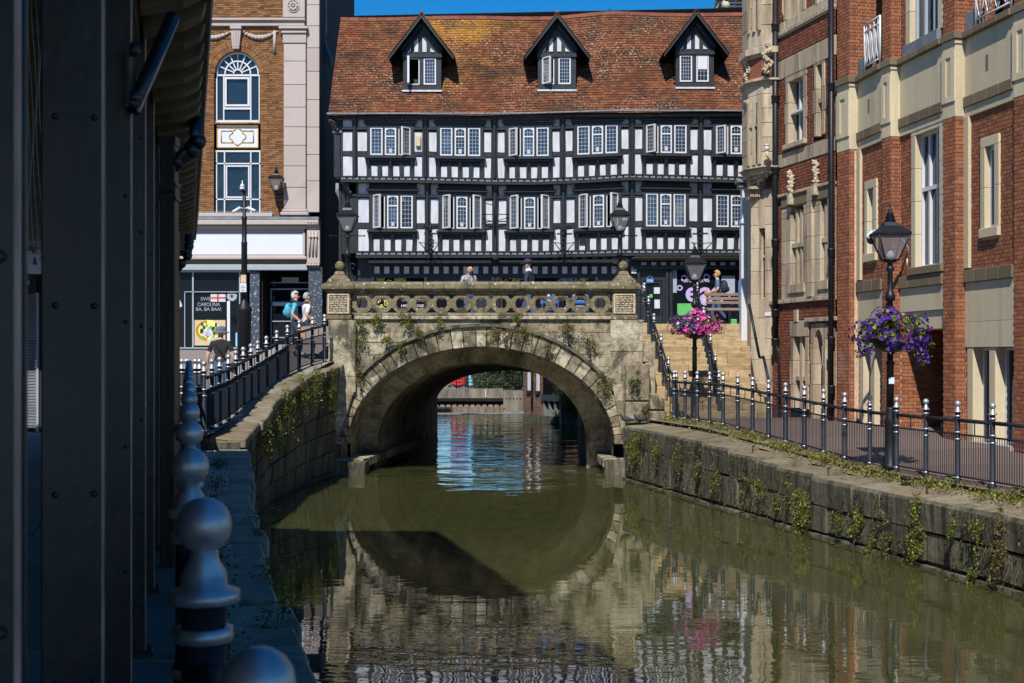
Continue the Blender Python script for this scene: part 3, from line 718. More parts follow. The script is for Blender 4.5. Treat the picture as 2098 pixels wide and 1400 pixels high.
rows = [0.75,1.1,1.42,1.72,2.03,2.33,2.62,2.92,3.22,3.46,zs]
for r in range(len(rows)-1):
    z0, z1 = rows[r]+gp, rows[r+1]-gp
    for side in (-1, 1):
        o0, o1 = outx(z0), outx(z1)
        if side < 0:
            A = xl; e0 = ax-(o0 or 0); e1 = ax-(o1 or 0)
            if o1 is None: e0 = e1 = ax
            x = A
            while x < max(e0,e1)-0.02:
                l = random.uniform(.35,.8); b0 = min(x+l, e0); b1 = min(x+l, e1)
                if max(b0,b1)-x > .05:
                    mb = MB(); mb.poly(BF, [(x+gp,z0),(max(x+.02,b0-gp),z0),(max(x+.02,b1-gp),z1),(x+gp,z1)], -.04, random.uniform(.0,.025)-.01+.02)
                    mb.build('ashlar_block', M['bridge'], br, bevel=.01)
                x += l
        else:
            A = xr; e0 = ax+(o0 or 0); e1 = ax+(o1 or 0)
            if o1 is None: e0 = e1 = ax
            x = A
            while x > min(e0,e1)+0.02:
                l = random.uniform(.35,.8); b0 = max(x-l, e0); b1 = max(x-l, e1)
                if x-min(b0,b1) > .05:
                    mb = MB(); mb.poly(BF, [(min(x-.02,b0+gp),z0),(x-gp,z0),(x-gp,z1),(min(x-.02,b1+gp),z1)], -.04, random.uniform(.0,.025)-.01+.02)
                    mb.build('ashlar_block', M['bridge'], br, bevel=.01)
                x -= l
# pilaster strips under the pedestals, with blocks and a chamfered foot
for (a0, a1, side) in ((SX(676,BY),SX(729,BY),-1),(SX(1251,BY),SX(1314,BY),1)):
    z = zs-.02; zb = SZ(905,BY); k = 0
    while z > zb:
        h = random.uniform(.28,.45); b = max(z-h, zb)
        w0, w1 = a0, a1
        zf = SZ(770,BY)
        if z < zf:          # the foot widens towards the arch
            if side < 0: pts = [(a0+.12,b+.006),(a1-(zf-b)*0.33+.08,b+.006),(a1-(zf-z)*0.33+.08,z-.006),(a0+.02,z-.006)]
            else: pts = [(a0+(zf-b)*0.2,b+.006),(a1+.1,b+.006),(a1+.1,z-.006),(a0+(zf-z)*0.2,z-.006)]
        else: pts = [(a0,b+.006),(a1,b+.006),(a1,z-.006),(a0,z-.006)]
        mb = MB(); mb.poly(BF, pts, -.05, .15+random.uniform(0,.02)); mb.build('pier_block', M['bridge'], br, bevel=.015)
        z = b; k += 1
# string course under the parapet
mb = MB(); mb.fb(BF, xl-.02, xr+.02, -.3, .11, SZ(655,BY), SZ(648,BY)); mb.fb(BF, xl-.02, xr+.02, -.3, .06, SZ(648,BY)+.002, SZ(642,BY)); mb.build('string_course', M['bridge'], br, bevel=.012)
# pierced parapet: a run of stone rings joined by eyes
z0, z1 = SZ(642,BY), SZ(602,BY); zc = (z0+z1)/2; x = SX(722,BY); step = 40.3*BS; nr = 13
xa, xb = SX(722,BY), SX(1250,BY); step = (xb-xa)/nr
def ring(mb, cx, cz, r0, r1, d0, d1, n=28, a0=0, a1=2*math.pi):
    ts = [a0+(a1-a0)*k/n for k in range(n+1)]
    mb.strip(BF, [(cx+r0*math.cos(t), cz+r0*math.sin(t)) for t in ts], [(cx+r1*math.cos(t), cz+r1*math.sin(t)) for t in ts], d0, d1)
hz = (z1-z0)/2
for k in range(nr):
    cx = xa+step*(k+.5); mb = MB()
    ring(mb, cx, zc, hz-.098, hz+.004, -.2, .02)
    ring(mb, cx, z1-.03, .035, .11, -.18, .0, 8, math.pi, 2*math.pi); ring(mb, cx, z0+.03, .035, .11, -.18, .0, 8, 0, math.pi)
    mb.build('parapet_ring', M['parapet'], br)
for k in range(nr+1):
    mb = MB(); ring(mb, xa+step*k, zc, .034, .115, -.19, .012, 12); mb.build('parapet_eye', M['parapet'], br)
mb = MB(); mb.fb(BF, xa-.05, xb+.05, -.22, .03, z1-.01, SZ(597,BY)); mb.fb(BF, xa-.05, xb+.05, -.22, .03, z0-.02, z0+.015); mb.build('parapet_rail', M['parapet'], br)
e = [xa-.06, SX(868,BY), SX(1066,BY), xb+.06]
for k in range(3):
    mb = MB(); a, b = e[k]+.004, e[k+1]-.004
    pr = [(.12,SZ(597,BY)+.003),(.17,SZ(592,BY)),(.17,SZ(583,BY)),(.1,SZ(578,BY)),(-.25,SZ(577,BY)),(-.3,SZ(590,BY)),(-.2,SZ(597,BY)+.003)]
    vs = [BF.pt(a,d,z) for d,z in pr]+[BF.pt(b,d,z) for d,z in pr]; n = 7
    mb.add(vs, [tuple(range(n)),tuple(range(2*n-1,n-1,-1))]+[(i,n+i,n+(i+1)%n,(i+1)%n) for i in range(n)]); mb.build('parapet_coping', M['parapet'], br, bevel=.01)
# pedestals with vermiculated panels, stepped caps and balls
for (px, lab) in ((695,'l'),(1278,'r')):
    cx = SX(px,BY); c = Vector((cx,BY+.12,0)); w = .29
    mb = MB(); mb.box((cx-w-.03,BY-.17,SZ(655,BY)),(cx+w+.03,BY+.42,SZ(646,BY))); mb.box((cx-w,BY-.15,SZ(646,BY)+.002),(cx+w,BY+.4,SZ(600,BY)))
    ped = mb.build('pedestal', M['parapet'], br, bevel=.012)
    pm = MB(); pf = Fr((cx,BY-.15,0),(1,0,0),(0,-1,0)); zb, zt = SZ(643,BY), SZ(603,BY)
    pm.fb(pf,-w+.03,-w+.07,0,.03,zb,zt); pm.fb(pf,w-.07,w-.03,0,.03,zb,zt); pm.fb(pf,-w+.07,w-.07,0,.03,zt-.03,zt); pm.fb(pf,-w+.07,w-.07,0,.03,zb,zb+.03)
    random.seed(3)
    for r in range(9):
        x = -w+.08
        while x < w-.1:
            l = random.uniform(.04,.11); zz = zb+.045+r*(zt-zb-.08)/9
            pm.fb(pf,x,min(x+l,w-.08),0,random.uniform(.015,.03),zz+random.uniform(-.005,.005),zz+.03,taper=.006); x += l+.016
    pm.build('rustic_panel', M['carved'], ped)
    mb = MB(); q = lambda a, za, b, zb_: mb.add([(cx-a,c.y-a,za),(cx+a,c.y-a,za),(cx+a,c.y+a,za),(cx-a,c.y+a,za),(cx-b,c.y-b,zb_),(cx+b,c.y-b,zb_),(cx+b,c.y+b,zb_),(cx-b,c.y+b,zb_)],
        [(3,2,1,0),(4,5,6,7),(0,1,5,4),(1,2,6,5),(2,3,7,6),(3,0,4,7)])
    q(.31,SZ(600,BY)+.002,.34,SZ(594,BY)); q(.39,SZ(594,BY)+.002,.4,SZ(588,BY)); q(.4,SZ(588,BY)+.002,.34,SZ(581,BY)); q(.3,SZ(581,BY)+.002,.27,SZ(575,BY)); q(.27,SZ(575,BY)+.002,.13,SZ(563,BY)); q(.135,SZ(563,BY)+.002,.1,SZ(556,BY))
    mb.build('pedestal_cap', M['parapet'], br, bevel=.008)
    mb = MB(); mb.lathe((cx,c.y,0), [(.06,SZ(557,BY)),(.05,SZ(554,BY)),(.07,SZ(552.5,BY))], 12); mb.ball((cx,c.y,SZ(544.5,BY)), .122, 16, 10); mb.build('ball_finial', M['parapet'], br)
# footings and shelves in the water
for pts in (((648,748),(946,985),30.62,31.6),((1240,1330),(944,985),30.62,31.6)):
    (x0,x1),(y0,y1),Ya,Yb = pts; a0, a1 = SX(x0,30.6), SX(x1,30.6); zt = SZ(y0,30.6)
    w = (a1-a0)/2
    for k in range(2):
        mb = MB(); mb.box((a0+k*w+.006,Ya,-.5),(a0+(k+1)*w-.006,Yb,zt-.02*k)); mb.build('footing_block', M['quay'], br, bevel=.02)
for (xa_, ya_, xb_, yb_, w) in ((-3.62,30.9,-2.72,38.5,.5),(2.22,31.0,2.05,37.0,.4)):
    sgn = -1 if xa_ < 0 else 1; n = 5
    for k in range(n):
        t0, t1 = k/n, (k+.97)/n; x0, y0, x1, y1 = lerp(xa_,xb_,t0), lerp(ya_,yb_,t0), lerp(xa_,xb_,t1), lerp(ya_,yb_,t1); wd = sgn*(w+.6)
        mb = MB(); vs = [(x,y,z) for z in (.16,.37) for x,y in ((x0,y0),(x0+wd,y0),(x1+wd,y1),(x1,y1))]
        mb.add(vs, [(3,2,1,0),(4,5,6,7),(0,1,5,4),(1,2,6,5),(2,3,7,6),(3,0,4,7)]); mb.build('shelf_stone', M['bridge'] if k == 0 else M['soffit_stone'], br, bevel=.015)
# masses beside the arch that close the tunnel from the sides and back
mb = MB(); mb.box((-9,BY+.62,-.5),(ax-ia-.1,47.9,2.0)); mb.box((ax+ia+.1,36.1,-.5),(9.5,47.9,2.5)); mb.box((ax-ia-.1,BY+.62,3.15),(ax+ia+.1,47.9,3.5)); 
mb.build('abutment', M['soffit_stone'], br)
mb = MB(); mb.box((-9,47.95,1.0),(P3[0]-P3[2]-.0,48.2,3.5)); mb.box((P3[0]+P3[2],47.95,-.5),(9,48.2,3.5)); mb.box((P3[0]-P3[2]-.5,47.95,2.32),(P3[0]+P3[2]+.5,48.2,3.5)); mb.box((-9,47.95,-.5),(P3[0]-P3[2],48.2,1.0))
mb.build('rear_face', M['brick_d'], br)
# rubble block between bridge and stairs on the right bank
sb = thing('stair_wall', 'stepped block of pale stone between the bridge pier and the stairs', 'wall', (3.1,31.2,0))
g = MB(); g.box((SX(1314,BY)+.1,BY+.02,-.5),(3.5,36,SZ(700,31))); g.build('core', M['bridge'], sb)
for (x0,x1,y0,y1,Yf,mt) in ((1282,1331,745,822,30.6,'bridge'),(1314,1331,700,743,31.0,'bridge'),(1282,1330,823,868,30.55,'bridge'),(1332,1350,806,840,30.3,'bridge'),(1332,1366,842,875,30.2,'bridge'),(1350,1362,815,841,30.3,'bridge')):
    a0, a1 = SX(x0,Yf), SX(x1,Yf); mb = MB(); mb.box((a0,Yf,SZ(y1,Yf)),(a1,BY+.05,SZ(y0,Yf)-.01)); mb.build('stone_block', M[mt], sb, bevel=.025)

# ================================================================== STAIRS on the right
st = thing('stairs', 'broad sandstone stairs climbing from the canal path to the street', 'stairs', (5.2,30.5,1.39))
NS = 15; y0, y1, z0, z1 = 30.45, 36.1, 1.39, 3.78
for k in range(NS):
    ya = lerp(y0,y1,k/NS); zt = z0+(z1-z0)*(k+1)/NS; zb = z0+(z1-z0)*k/NS
    xa_ = 3.55 + (.28 if k > 1 else .3); xb_ = lerp(6.25,6.75,k/NS); x = xa_
    while x < xb_:
        l = random.uniform(.6,1.2); e = min(x+l, xb_)
        if xb_-e < .25: e = xb_
        mb = MB(); mb.box((x+.003,ya+random.uniform(-.008,.008),zb-.02),(e-.003,ya+.55,zt)); mb.build('step_stone', M['step'], st, bevel=.012); x = e
mb = MB(); mb.add([(3.86,30.8,1.2),(6.3,30.8,1.2),(6.9,36.2,3.6),(3.86,36.2,3.6),(3.86,36.2,0),(6.9,36.2,0)], [(0,1,2,3),(0,3,4),(1,5,2),(3,2,5,4)]); mb.build('stair_core', M['concrete'], st)
# stepped side wall of ashlar between pier and stairs
for k in range(7):
    ya = 30.7+k*.8; zt = z0+(ya-y0)/(y1-y0)*(z1-z0)+.28
    mb = MB(); mb.box((3.45,ya,1.0),(3.82,ya+.78,zt)); mb.build('cheek_stone', M['step'], st, bevel=.02)
# ================================================================== TIMBER FRAMED HOUSE
Y1, Y2, YG = 39.6, 39.35, 40.0
def A_(x): return interp(x, [690,850,1010,1100,1200,1290,1400,1530,1700], [0,1.5,5,5.5,1.5,-4,-1.5,2,2])
def B_(x): return interp(x, [690,1000,1100,1250,1530,1700], [0,0,-1,-6,-6,-6])
def C_(x): return interp(x, [690,1100,1290,1530,1700], [0,0,-4,-4,-4])
def mkwarp(Y, yb, yt, fb_, ft_):
    zb, zt = SZ(yb,Y), SZ(yt,Y)
    def w(s, z):
        x = CX + s*FPX/Y; t = max(0,min(1,(z-zb)/(zt-zb)))
        return -lerp(fb_(x), ft_(x), t)*Y/FPX
    return w
F1 = Fr((0,Y1,0),(1,0,0),(0,-1,0), mkwarp(Y1,520,372,C_,A_))
F2 = Fr((0,Y2,0),(1,0,0),(0,-1,0), mkwarp(Y2,364,240,A_,B_))
FG = Fr((0,YG,0),(1,0,0),(0,-1,0))
hs_ = thing('timber_house', 'black and white timber framed house with red tiled roof and three dormers', 'house', (1.5,40,3.6))
def px(fr, x0, x1, y0, y1):
    Y = fr.o.y; return SX(x0,Y), SX(x1,Y), SZ(y1,Y), SZ(y0,Y)
def pbox(mb, fr, x0, x1, y0, y1, d0, d1, m=0, taper=0):
    "box on a frontal facade given in photo pixels of that facade"
    a0, a1, z0, z1 = px(fr, x0, x1, y0, y1)
    if fr.warp and a1-a0 > 1.0:
        n = int((a1-a0)/0.5)+1
        for k in range(n): mb.fb(fr, lerp(a0,a1,k/n), lerp(a0,a1,(k+1)/n), d0, d1, z0, z1, m)
    else: mb.fb(fr, a0, a1, d0, d1, z0, z1, m, taper=taper)
def part(fr, name, mat, parent, *r, bevel=0, kind=None, taper=0):
    mb = MB(); pbox(mb, fr, *r, taper=taper)
    if parent is hs_ and name in ('plaster_panel','timber_post','apron_panel','apron_stud','mid_rail','main_post'):
        mb.v = [(x+random.uniform(-.014,.014), y+random.uniform(-.006,.006), z+random.uniform(-.012,.012)) for x,y,z in mb.v]      # nothing in the old frame is quite straight
    return mb.build(name, mat, parent, bevel=bevel, kind=kind)
def backing(fr, x0, x1, y0, y1, holes, d, name, mat, parent):
    mb = MB(); a0, a1, z0, z1 = px(fr, x0, x1, y0, y1); H = [px(fr,*h) for h in holes]
    es = sorted(set([a0,a1]+[min(max(v,a0),a1) for h in H for v in h[:2]])); ez = sorted(set([z0,z1]+[min(max(v,z0),z1) for h in H for v in h[2:]]))
    for i in range(len(es)-1):
        for j in range(len(ez)-1):
            m = ((es[i]+es[i+1])/2, (ez[j]+ez[j+1])/2)
            if any(h[0] < m[0] < h[1] and h[2] < m[1] < h[3] for h in H): continue
            mb.quad(*[fr.pt(a,d,z) for a,z in ((es[i],ez[j]),(es[i+1],ez[j]),(es[i+1],ez[j+1]),(es[i],ez[j+1]))])
    return mb.build(name, mat, parent)
def casement(fr, win, a0, a1, z0, z1, d, transom=None, cols=3, rows=6, state='c', arch=False, label=None, gm='leaded', hinge=None, bar=.042):
    "white casement > its parts are sub-parts of the window"
    f2 = fr
    wd = a1-a0
    fx = MB()
    if state != 'c':                       # the fixed white surround that an open casement leaves behind
        fx.fb(fr,a0,a0+.03,d-.04,d,z0,z1); fx.fb(fr,a1-.03,a1,d-.04,d,z0,z1); fx.fb(fr,a0+.03,a1-.03,d-.04,d,z0,z0+.03); fx.fb(fr,a0+.03,a1-.03,d-.04,d,z1-.03,z1)
        fx.build('window_surround', M['white'], win)
        ang = R(hinge or 50)
        if state == 'l': o = fr.pt(a0+.02,d,0); u = fr.u*math.cos(ang)+fr.n*math.sin(ang); n = fr.n*math.cos(ang)-fr.u*math.sin(ang); wl = fr.warp and fr.warp(a0,z0) or 0
        else: o = fr.pt(a1-.02,d,0); u = fr.u*math.cos(ang)-fr.n*math.sin(ang); n = fr.n*math.cos(ang)+fr.u*math.sin(ang); wl = fr.warp and fr.warp(a1,z0) or 0
        o.z = wl; f2 = Fr(o,u,n)
        a0, a1 = (0, wd-.03) if state == 'l' else (-wd+.03, 0)
        d = 0
    if state != 'c': bar = .034
    mb = MB()
    mb.fb(f2,a0,a0+bar,d-.045,d+.02,z0,z1); mb.fb(f2,a1-bar,a1,d-.045,d+.02,z0,z1); mb.fb(f2,a0+bar,a1-bar,d-.045,d+.018,z0,z0+bar); mb.fb(f2,a0+bar,a1-bar,d-.045,d+.018,z1-bar,z1)
    if arch:
        n = 6
        for k in range(n):
            t0, t1 = k/n, (k+1)/n; h = lambda t: .05*abs(2*t-1)**2.5
            w0, w1 = lerp(a0+bar,a1-bar,t0), lerp(a0+bar,a1-bar,t1)
            mb.poly(f2,[(w0,z1-bar-h(t0)-.004),(w1,z1-bar-h(t1)-.004),(w1,z1-bar),(w0,z1-bar)],d-.03,d+.015)
    if transom: mb.fb(f2,a0+bar,a1-bar,d-.045,d+.018,transom-.02,transom+.02)
    mb.build('casement', M['white'], win)
    gb = MB(); gb.quad(*[f2.pt(a,d-.018,z) for a,z in ((a0+bar,z0+bar),(a1-bar,z0+bar),(a1-bar,z1-bar),(a0+bar,z1-bar))])
    gb.build('pane', M[gm], win)
    lb = MB(); w = .006
    for k in range(1,cols):
        x = lerp(a0+bar,a1-bar,k/cols); lb.fb(f2,x-w,x+w,d-.018,d-.006,z0+bar,z1-bar,back=False)
    for k in range(1,rows):
        z = lerp(z0+bar,z1-bar,k/rows); lb.fb(f2,a0+bar,a1-bar,d-.018,d-.007,z-w,z+w,back=False)
    if cols > 1: lb.build('lead_lattice', M['lead'], win)
def window3(fr, x0, x1, y0, y1, states, parent, sill_y, sheet=True):
    a0, a1, z0, z1 = px(fr, x0, x1, y0, y1); wpx = (x1-x0)
    mb = MB(); m = .07
    mb.fb(fr,a0-m-.03,a0-.005,-.25,.1,z0-m,z1+m); mb.fb(fr,a1+.005,a1+m+.03,-.25,.1,z0-m,z1+m)
    mb.fb(fr,a0-.005,a1+.005,-.25,.1,z1+.005,z1+m); mb.fb(fr,a0-.005,a1+.005,-.25,.1,z0-m,z0-.005)
    third = (a1-a0)/3; mu = .035
    for k in (1,2): mb.fb(fr,a0+third*k-mu+.004,a0+third*k+mu-.004,-.25,.09,z0-.005,z1+.005)
    win = mb.build('window', M['timber'], parent)
    for k in range(3):
        b0, b1 = a0+third*k+(mu if k else 0), a0+third*(k+1)-(mu if k < 2 else 0)
        casement(fr, win, b0, b1, z0, z1, .06, transom=lerp(z0,z1,.68) if k == 1 else None, cols=3, rows=7, state=states[k], arch=(k == 1))
    if sheet:
        nb = MB(); c = a0+third*1.5; nb.fb(fr,c-.05,c+.05,.045,.05,z0+.08,z0+.2); nb.build('paper_notice', M['plaster'], win)
    zs0 = SZ(sill_y, fr.o.y)
    mb = MB(); mb.fb(fr,a0-m-.1,a1+m+.1,0,.22,zs0-.03,zs0+.04); mb.fb(fr,a0-m-.06,a1+m+.06,0,.16,zs0-.09,zs0-.031); mb.build('window_sill', M['timber'], win, bevel=.012)
    for t in (.02,.5,.98):
        c = lerp(a0-m,a1+m,t); mb = MB(); mb.poly(Fr(fr.pt(c-.035,0,0)-Vector((0,0,0)), fr.n, fr.u*-1), [(.02,zs0-.09),(.15,zs0-.09),(.13,zs0-.16),(.06,zs0-.32),(.05,zs0-.42),(.02,zs0-.42)], -.07, 0)
        mb.build('sill_bracket', M['timber'], win)
    # moulded head over the window
    mb = MB(); zt = z1+m
    mb.fb(fr,a0-m-.08,a1+m+.08,0,.14,zt+.002,zt+.05); mb.fb(fr,a0-m-.13,a1+m+.13,0,.19,zt+.052,zt+.1); mb.fb(fr,a0-m-.1,a1+m+.1,0,.15,zt+.102,zt+.15); mb.build('window_head', M['timber'], win, bevel=.01)
    return win
W2 = [(759,842),(902,984),(1042,1124),(1182.5,1265),(1323,1406),(1466,1549)]
S2 = ['ccr','ccc','lcc','ccc','lcc','lcr']
P2s = [(703,722),(733.5,752),(850,865),(879,894),(992,1006),(1020,1034),(1132,1146.5),(1159,1173),(1273,1287),(1301,1315),(1415,1429),(1442,1457)]
W1 = [(764,846),(906,987),(1044,1126),(1185,1267),(1323,1404),(1467,1549)]
S1 = ['lcc','lcr','lcr','lcr','ccc','ccc']
P1s = [(734,756),(854,870),(883,898),(996,1008),(1022,1037),(1134,1147.5),(1161,1177),(1274,1287),(1301,1315),(1412,1428),(1440,1458)]
def storey(fr, left, right, ytop, ybot, wins, states, panels, y_small, y_band, y_main, y_mid, y_low, wy, sill_y, apron):
    holes = [(w0-1, w1+1, wy[0]-1, wy[1]+1) for w0, w1 in wins]
    backing(fr, left, right, ytop, ybot, holes, 0.0, 'timber_backing', M['timber'], hs_)
    for w, st_ in zip(wins, states): window3(fr, w[0], w[1], wy[0], wy[1], st_, hs_, sill_y)
    for a, b in panels:
        for (t, bt) in (y_small, y_main, y_low):
            part(fr, 'plaster_panel', M['plaster'], hs_, a, b, t, bt, 0.0, .02+random.uniform(0,.01), bevel=0)
        part(fr, 'moulded_band', M['timber'], hs_, a-2.5, b+2.5, y_band[0], y_band[1], .0, .1, bevel=.012)
        part(fr, 'mid_rail', M['timber'], hs_, a-.5, b+.5, y_mid[0], y_mid[1], .0, .05)
    # posts on each side of the narrow panels and the paired main posts between them
    for i in range(0, len(panels)):
        a, b = panels[i]
        part(fr, 'timber_post', M['timber'], hs_, a-4.5, a-.4, y_small[0]-1, y_low[1]+1, 0, .06, bevel=.008)
        part(fr, 'timber_post', M['timber'], hs_, b+.4, b+4.5, y_small[0]-1, y_low[1]+1, 0, .06, bevel=.008)
    for i in range(len(panels)-1):
        if panels[i+1][0]-panels[i][1] < 20:
            m = (panels[i][1]+panels[i+1][0])/2
            part(fr, 'main_post', M['timber'], hs_, m-2.4, m+2.4, y_small[0]+14, y_low[1]+1, 0, .15, bevel=.02)
            # curved jetty bracket at the head of the post
            mb = MB(); s = SX(m, fr.o.y); zt = SZ(y_small[0]-2, fr.o.y); zb = SZ(y_small[0]+16, fr.o.y)
            mb.poly(Fr(fr.pt(s-.05,0,0)-Vector((0,0,fr.warp(s,0) if fr.warp else 0))+Vector((0,0,fr.warp(s,zt))), fr.n, fr.u*-1), [(0,zt),(.28,zt),(.24,lerp(zt,zb,.35)),(.14,lerp(zt,zb,.7)),(.1,zb),(0,zb)], -.1, 0)
            mb.build('jetty_bracket', M['timber'], hs_)
    # apron panels under each window
    for w0, w1 in wins:
        c = (w0+w1)/2
        for k in range(4):
            x = c + (k-1.5)*22.3
            part(fr, 'apron_panel', M['plaster'], hs_, x-6, x+6, apron[0], apron[1], 0, .02)
        for k in range(5):
            x = c + (k-2)*22.3
            part(fr, 'apron_stud', M['timber'], hs_, x-4.6, x+4.6, apron[0]-8, apron[1]+1, 0, .05, bevel=.006)
storey(F2, 694, 1700, 238, 364, W2, S2, P2s, (244.5,260.5), (262,267), (270.5,310), (311,320), (321.5,362), (262,318), 324, (339,362))
storey(F1, 729, 1700, 372, 520, W1, S1, P1s, (376,397.5), (399,404.5), (406.5,456.5), (458,468), (469.5,516), (400,468), 475, (490,516.5))
def jetty(fr, left, right, y0, y1, d, n, under):
    a0, a1, z0, z1 = px(fr, left, right, y0, y1); mb = MB(); k = 24
    for i in range(k):
        s0, s1 = lerp(a0,a1,i/k), lerp(a0,a1,(i+1)/k)
        mb.fb(fr,s0,s1,-.3,d,lerp(z0,z1,.0),lerp(z0,z1,.35)); mb.fb(fr,s0,s1,-.3,d-.05,lerp(z0,z1,.352),lerp(z0,z1,.8)); mb.fb(fr,s0,s1,-.3,d-.01,lerp(z0,z1,.802),z1)
    bm_ = mb.build('jetty_beam', M['timber'], hs_)
    mb = MB()
    for i in range(n):
        s0 = lerp(a0,a1,(i+.08)/n); s1 = lerp(a0,a1,(i+.86)/n); mb.fb(fr,s0,s1,d-.05,d-.012,lerp(z0,z1,.42),lerp(z0,z1,.74),taper=.008)
    mb.build('carved_billets', M['leadsheet'], bm_, kind='stuff')
jetty(F2, 698, 1640, 361, 374, .1, 70, 0)
jetty(F1, 730, 1640, 515, 529, .12, 66, 0)
# eaves: lead gutter, moulded cornice with a scalloped strip
FE = Fr((0,39.2,0),(1,0,0),(0,-1,0), lambda s,z: -B_(CX+s*FPX/39.2)*39.2/FPX)
mb = MB(); pbox(mb, FE, 673, 1640, 238, 243, -.5, .12); mb.build('eaves_cornice', M['timber'], hs_)
gut = MB(); pbox(gut, FE, 671, 1640, 233.5, 237.7, -.1, .22); gut.build('gutter', M['leadsheet'], hs_, bevel=.02)
mb = MB(); a0, a1, z0, z1 = px(FE,688,1640,243.3,246)
n = 150
for i in range(n):
    s0 = lerp(a0,a1,(i+.1)/n); s1 = lerp(a0,a1,(i+.9)/n); mb.fb(FE,s0,s1,-.05,.04,z0,z1,taper=.01)
mb.build('eaves_dentils', M['leadsheet'], hs_, kind='stuff')
# corner posts and carved brackets at the left end
mb = MB(); pbox(mb,F2,684,698,274,364,-.3,.05); mb.build('corner_post', M['timber'], hs_, bevel=.02)
mb = MB(); pbox(mb,F2,682,701,268,274,-.3,.09); mb.build('corner_band', M['leadsheet'], hs_, bevel=.01)
for fr, x0, y0, x1, y1 in ((F2,676,246,694,270),(F1,704,372,720,398)):
    mb = MB(); A = fr.pt(SX(x0,fr.o.y),.2,SZ(y0,fr.o.y)); B = fr.pt(SX(x1,fr.o.y),.02,SZ(y1,fr.o.y))
    mb.tube([A,A.lerp(B,.35)+Vector((.06,-.03,.02)),A.lerp(B,.7)+Vector((-.03,-.05,0)),B],[.07,.1,.08,.06],8)
    for t in (.2,.45,.7,.9): mb.ball(A.lerp(B,t)+Vector((0,-.06,0)),.075,8,6)
    mb.build('carved_bracket', M['timber'], hs_)
mb = MB(); pbox(mb,F1,716,731,404,520,-.3,.04); pbox(mb,F1,714,733,398,404,-.3,.08); mb.build('corner_post', M['timber'], hs_, bevel=.02)
mb = MB(); pbox(mb,F1,694,716,372,520,-.5,-.1); mb.build('end_wall', M['timber'], hs_)
# side wall and rooms behind
mb = MB(); xe = SX(690,Y2); mb.box((xe+.02,Y2+.3,3.6),(xe+.1,44.5,10.2)); mb.build('side_wall', M['brick_d'], hs_)
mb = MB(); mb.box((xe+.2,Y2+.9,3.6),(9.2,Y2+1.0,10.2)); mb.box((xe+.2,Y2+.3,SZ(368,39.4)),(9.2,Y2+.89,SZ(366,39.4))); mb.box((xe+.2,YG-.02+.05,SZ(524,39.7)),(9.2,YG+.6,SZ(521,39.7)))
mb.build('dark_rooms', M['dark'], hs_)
# small things seen in the windows
for (fr, x, y, mt) in ((F2,1500,318,'white'),(F1,1488,468,'curtain')): pass
mb = MB(); pbox(mb,F1,1468,1548,402,466,-.2,-.17); mb.build('curtain', M['curtain'], hs_)
part(F2,'alarm_box',M['beigebox'],hs_,852.5,862.5,279,301,.03,.13,bevel=.02)
part(F1,'vent_plate',M['black'],hs_,1187,1201,481,503,.03,.06)

# ------------------------------------------------------------------ roof
E0, ZE = 39.0, 10.27; PITCH = 1.28; ER = 41.9
nrm = Vector((0,-PITCH,1)).normalized()
def Rg(x): return interp(x, [680,865,1000,1141,1250,1400,1530,1700], [0,-2,-3,-3,-12,-10,-9,-9])
def roofpt(s, t):
    Y = lerp(E0, ER, t); x = CX + s*FPX/Y
    dz = -lerp(B_(x), Rg(x), t)*Y/FPX
    flare = -.05*(1-t)**6
    return Vector((s, Y, ZE+(Y-E0)*PITCH+dz+flare*0 + .02*math.sin(s*1.3+t*4)))
TW, ROWS = .165, 40
sl, sr = SX(672,E0), 9.1
DORM = [(865,'l'),(1141,'m'),(1423.5,'r')]
DF = 39.65
def in_dormer(s, t):
    Y = lerp(E0,ER,t)
    for x,_ in DORM:
        c = SX(x,DF)
        if Y > DF+.05 and abs(s-c) < .58 and Y < 40.9: return True
        zr = ZE+(Y-E0)*PITCH
        if Y > DF and zr < 13.3 and abs(s-c) < max(0,(13.3-zr))*.72-.06 and zr > 12.0: return True
    return False
mb = MB(); n = 30
for i in range(n):
    for j in range(10):
        q = [roofpt(lerp(sl,sr,(i+a)/n),(j+b)/10)-nrm*.03 for a,b in ((0,0),(1,0),(1,1),(0,1))]; mb.quad(*q)
mb.quad(roofpt(sl,0)-nrm*.03,roofpt(sr,0)-nrm*.03,Vector((sr,E0+.3,10.2)),Vector((sl,E0+.3,10.2)))
mb.quad((sl,ER,14.1),(sr,ER,14.4),(sr,ER+3,10.2),(sl,ER+3,10.2))
mb.build('roof_deck', M['timber'], hs_)
tile_me = bpy.data.meshes.new('roof_tile')
tile_me.from_pydata([(-.5,0,0),(.5,0,0),(.5,1,0),(-.5,1,0),(-.5,0,1),(.5,0,1),(.5,1,.25),(-.5,1,.25)],[],[(4,5,6,7),(0,1,5,4),(1,2,6,5),(3,0,4,7)])
M['tile_edge'] = plain('dark_tile_edge', (0.028,0.018,0.013), 0.95, var=0.4, scale=12)  # darker colour for the butt face of each tile
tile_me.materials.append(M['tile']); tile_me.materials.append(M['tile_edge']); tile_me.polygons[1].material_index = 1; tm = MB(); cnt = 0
up = Vector((0,1,PITCH)).normalized(); ang = math.atan(PITCH); LH = WLOC[hs_.name]
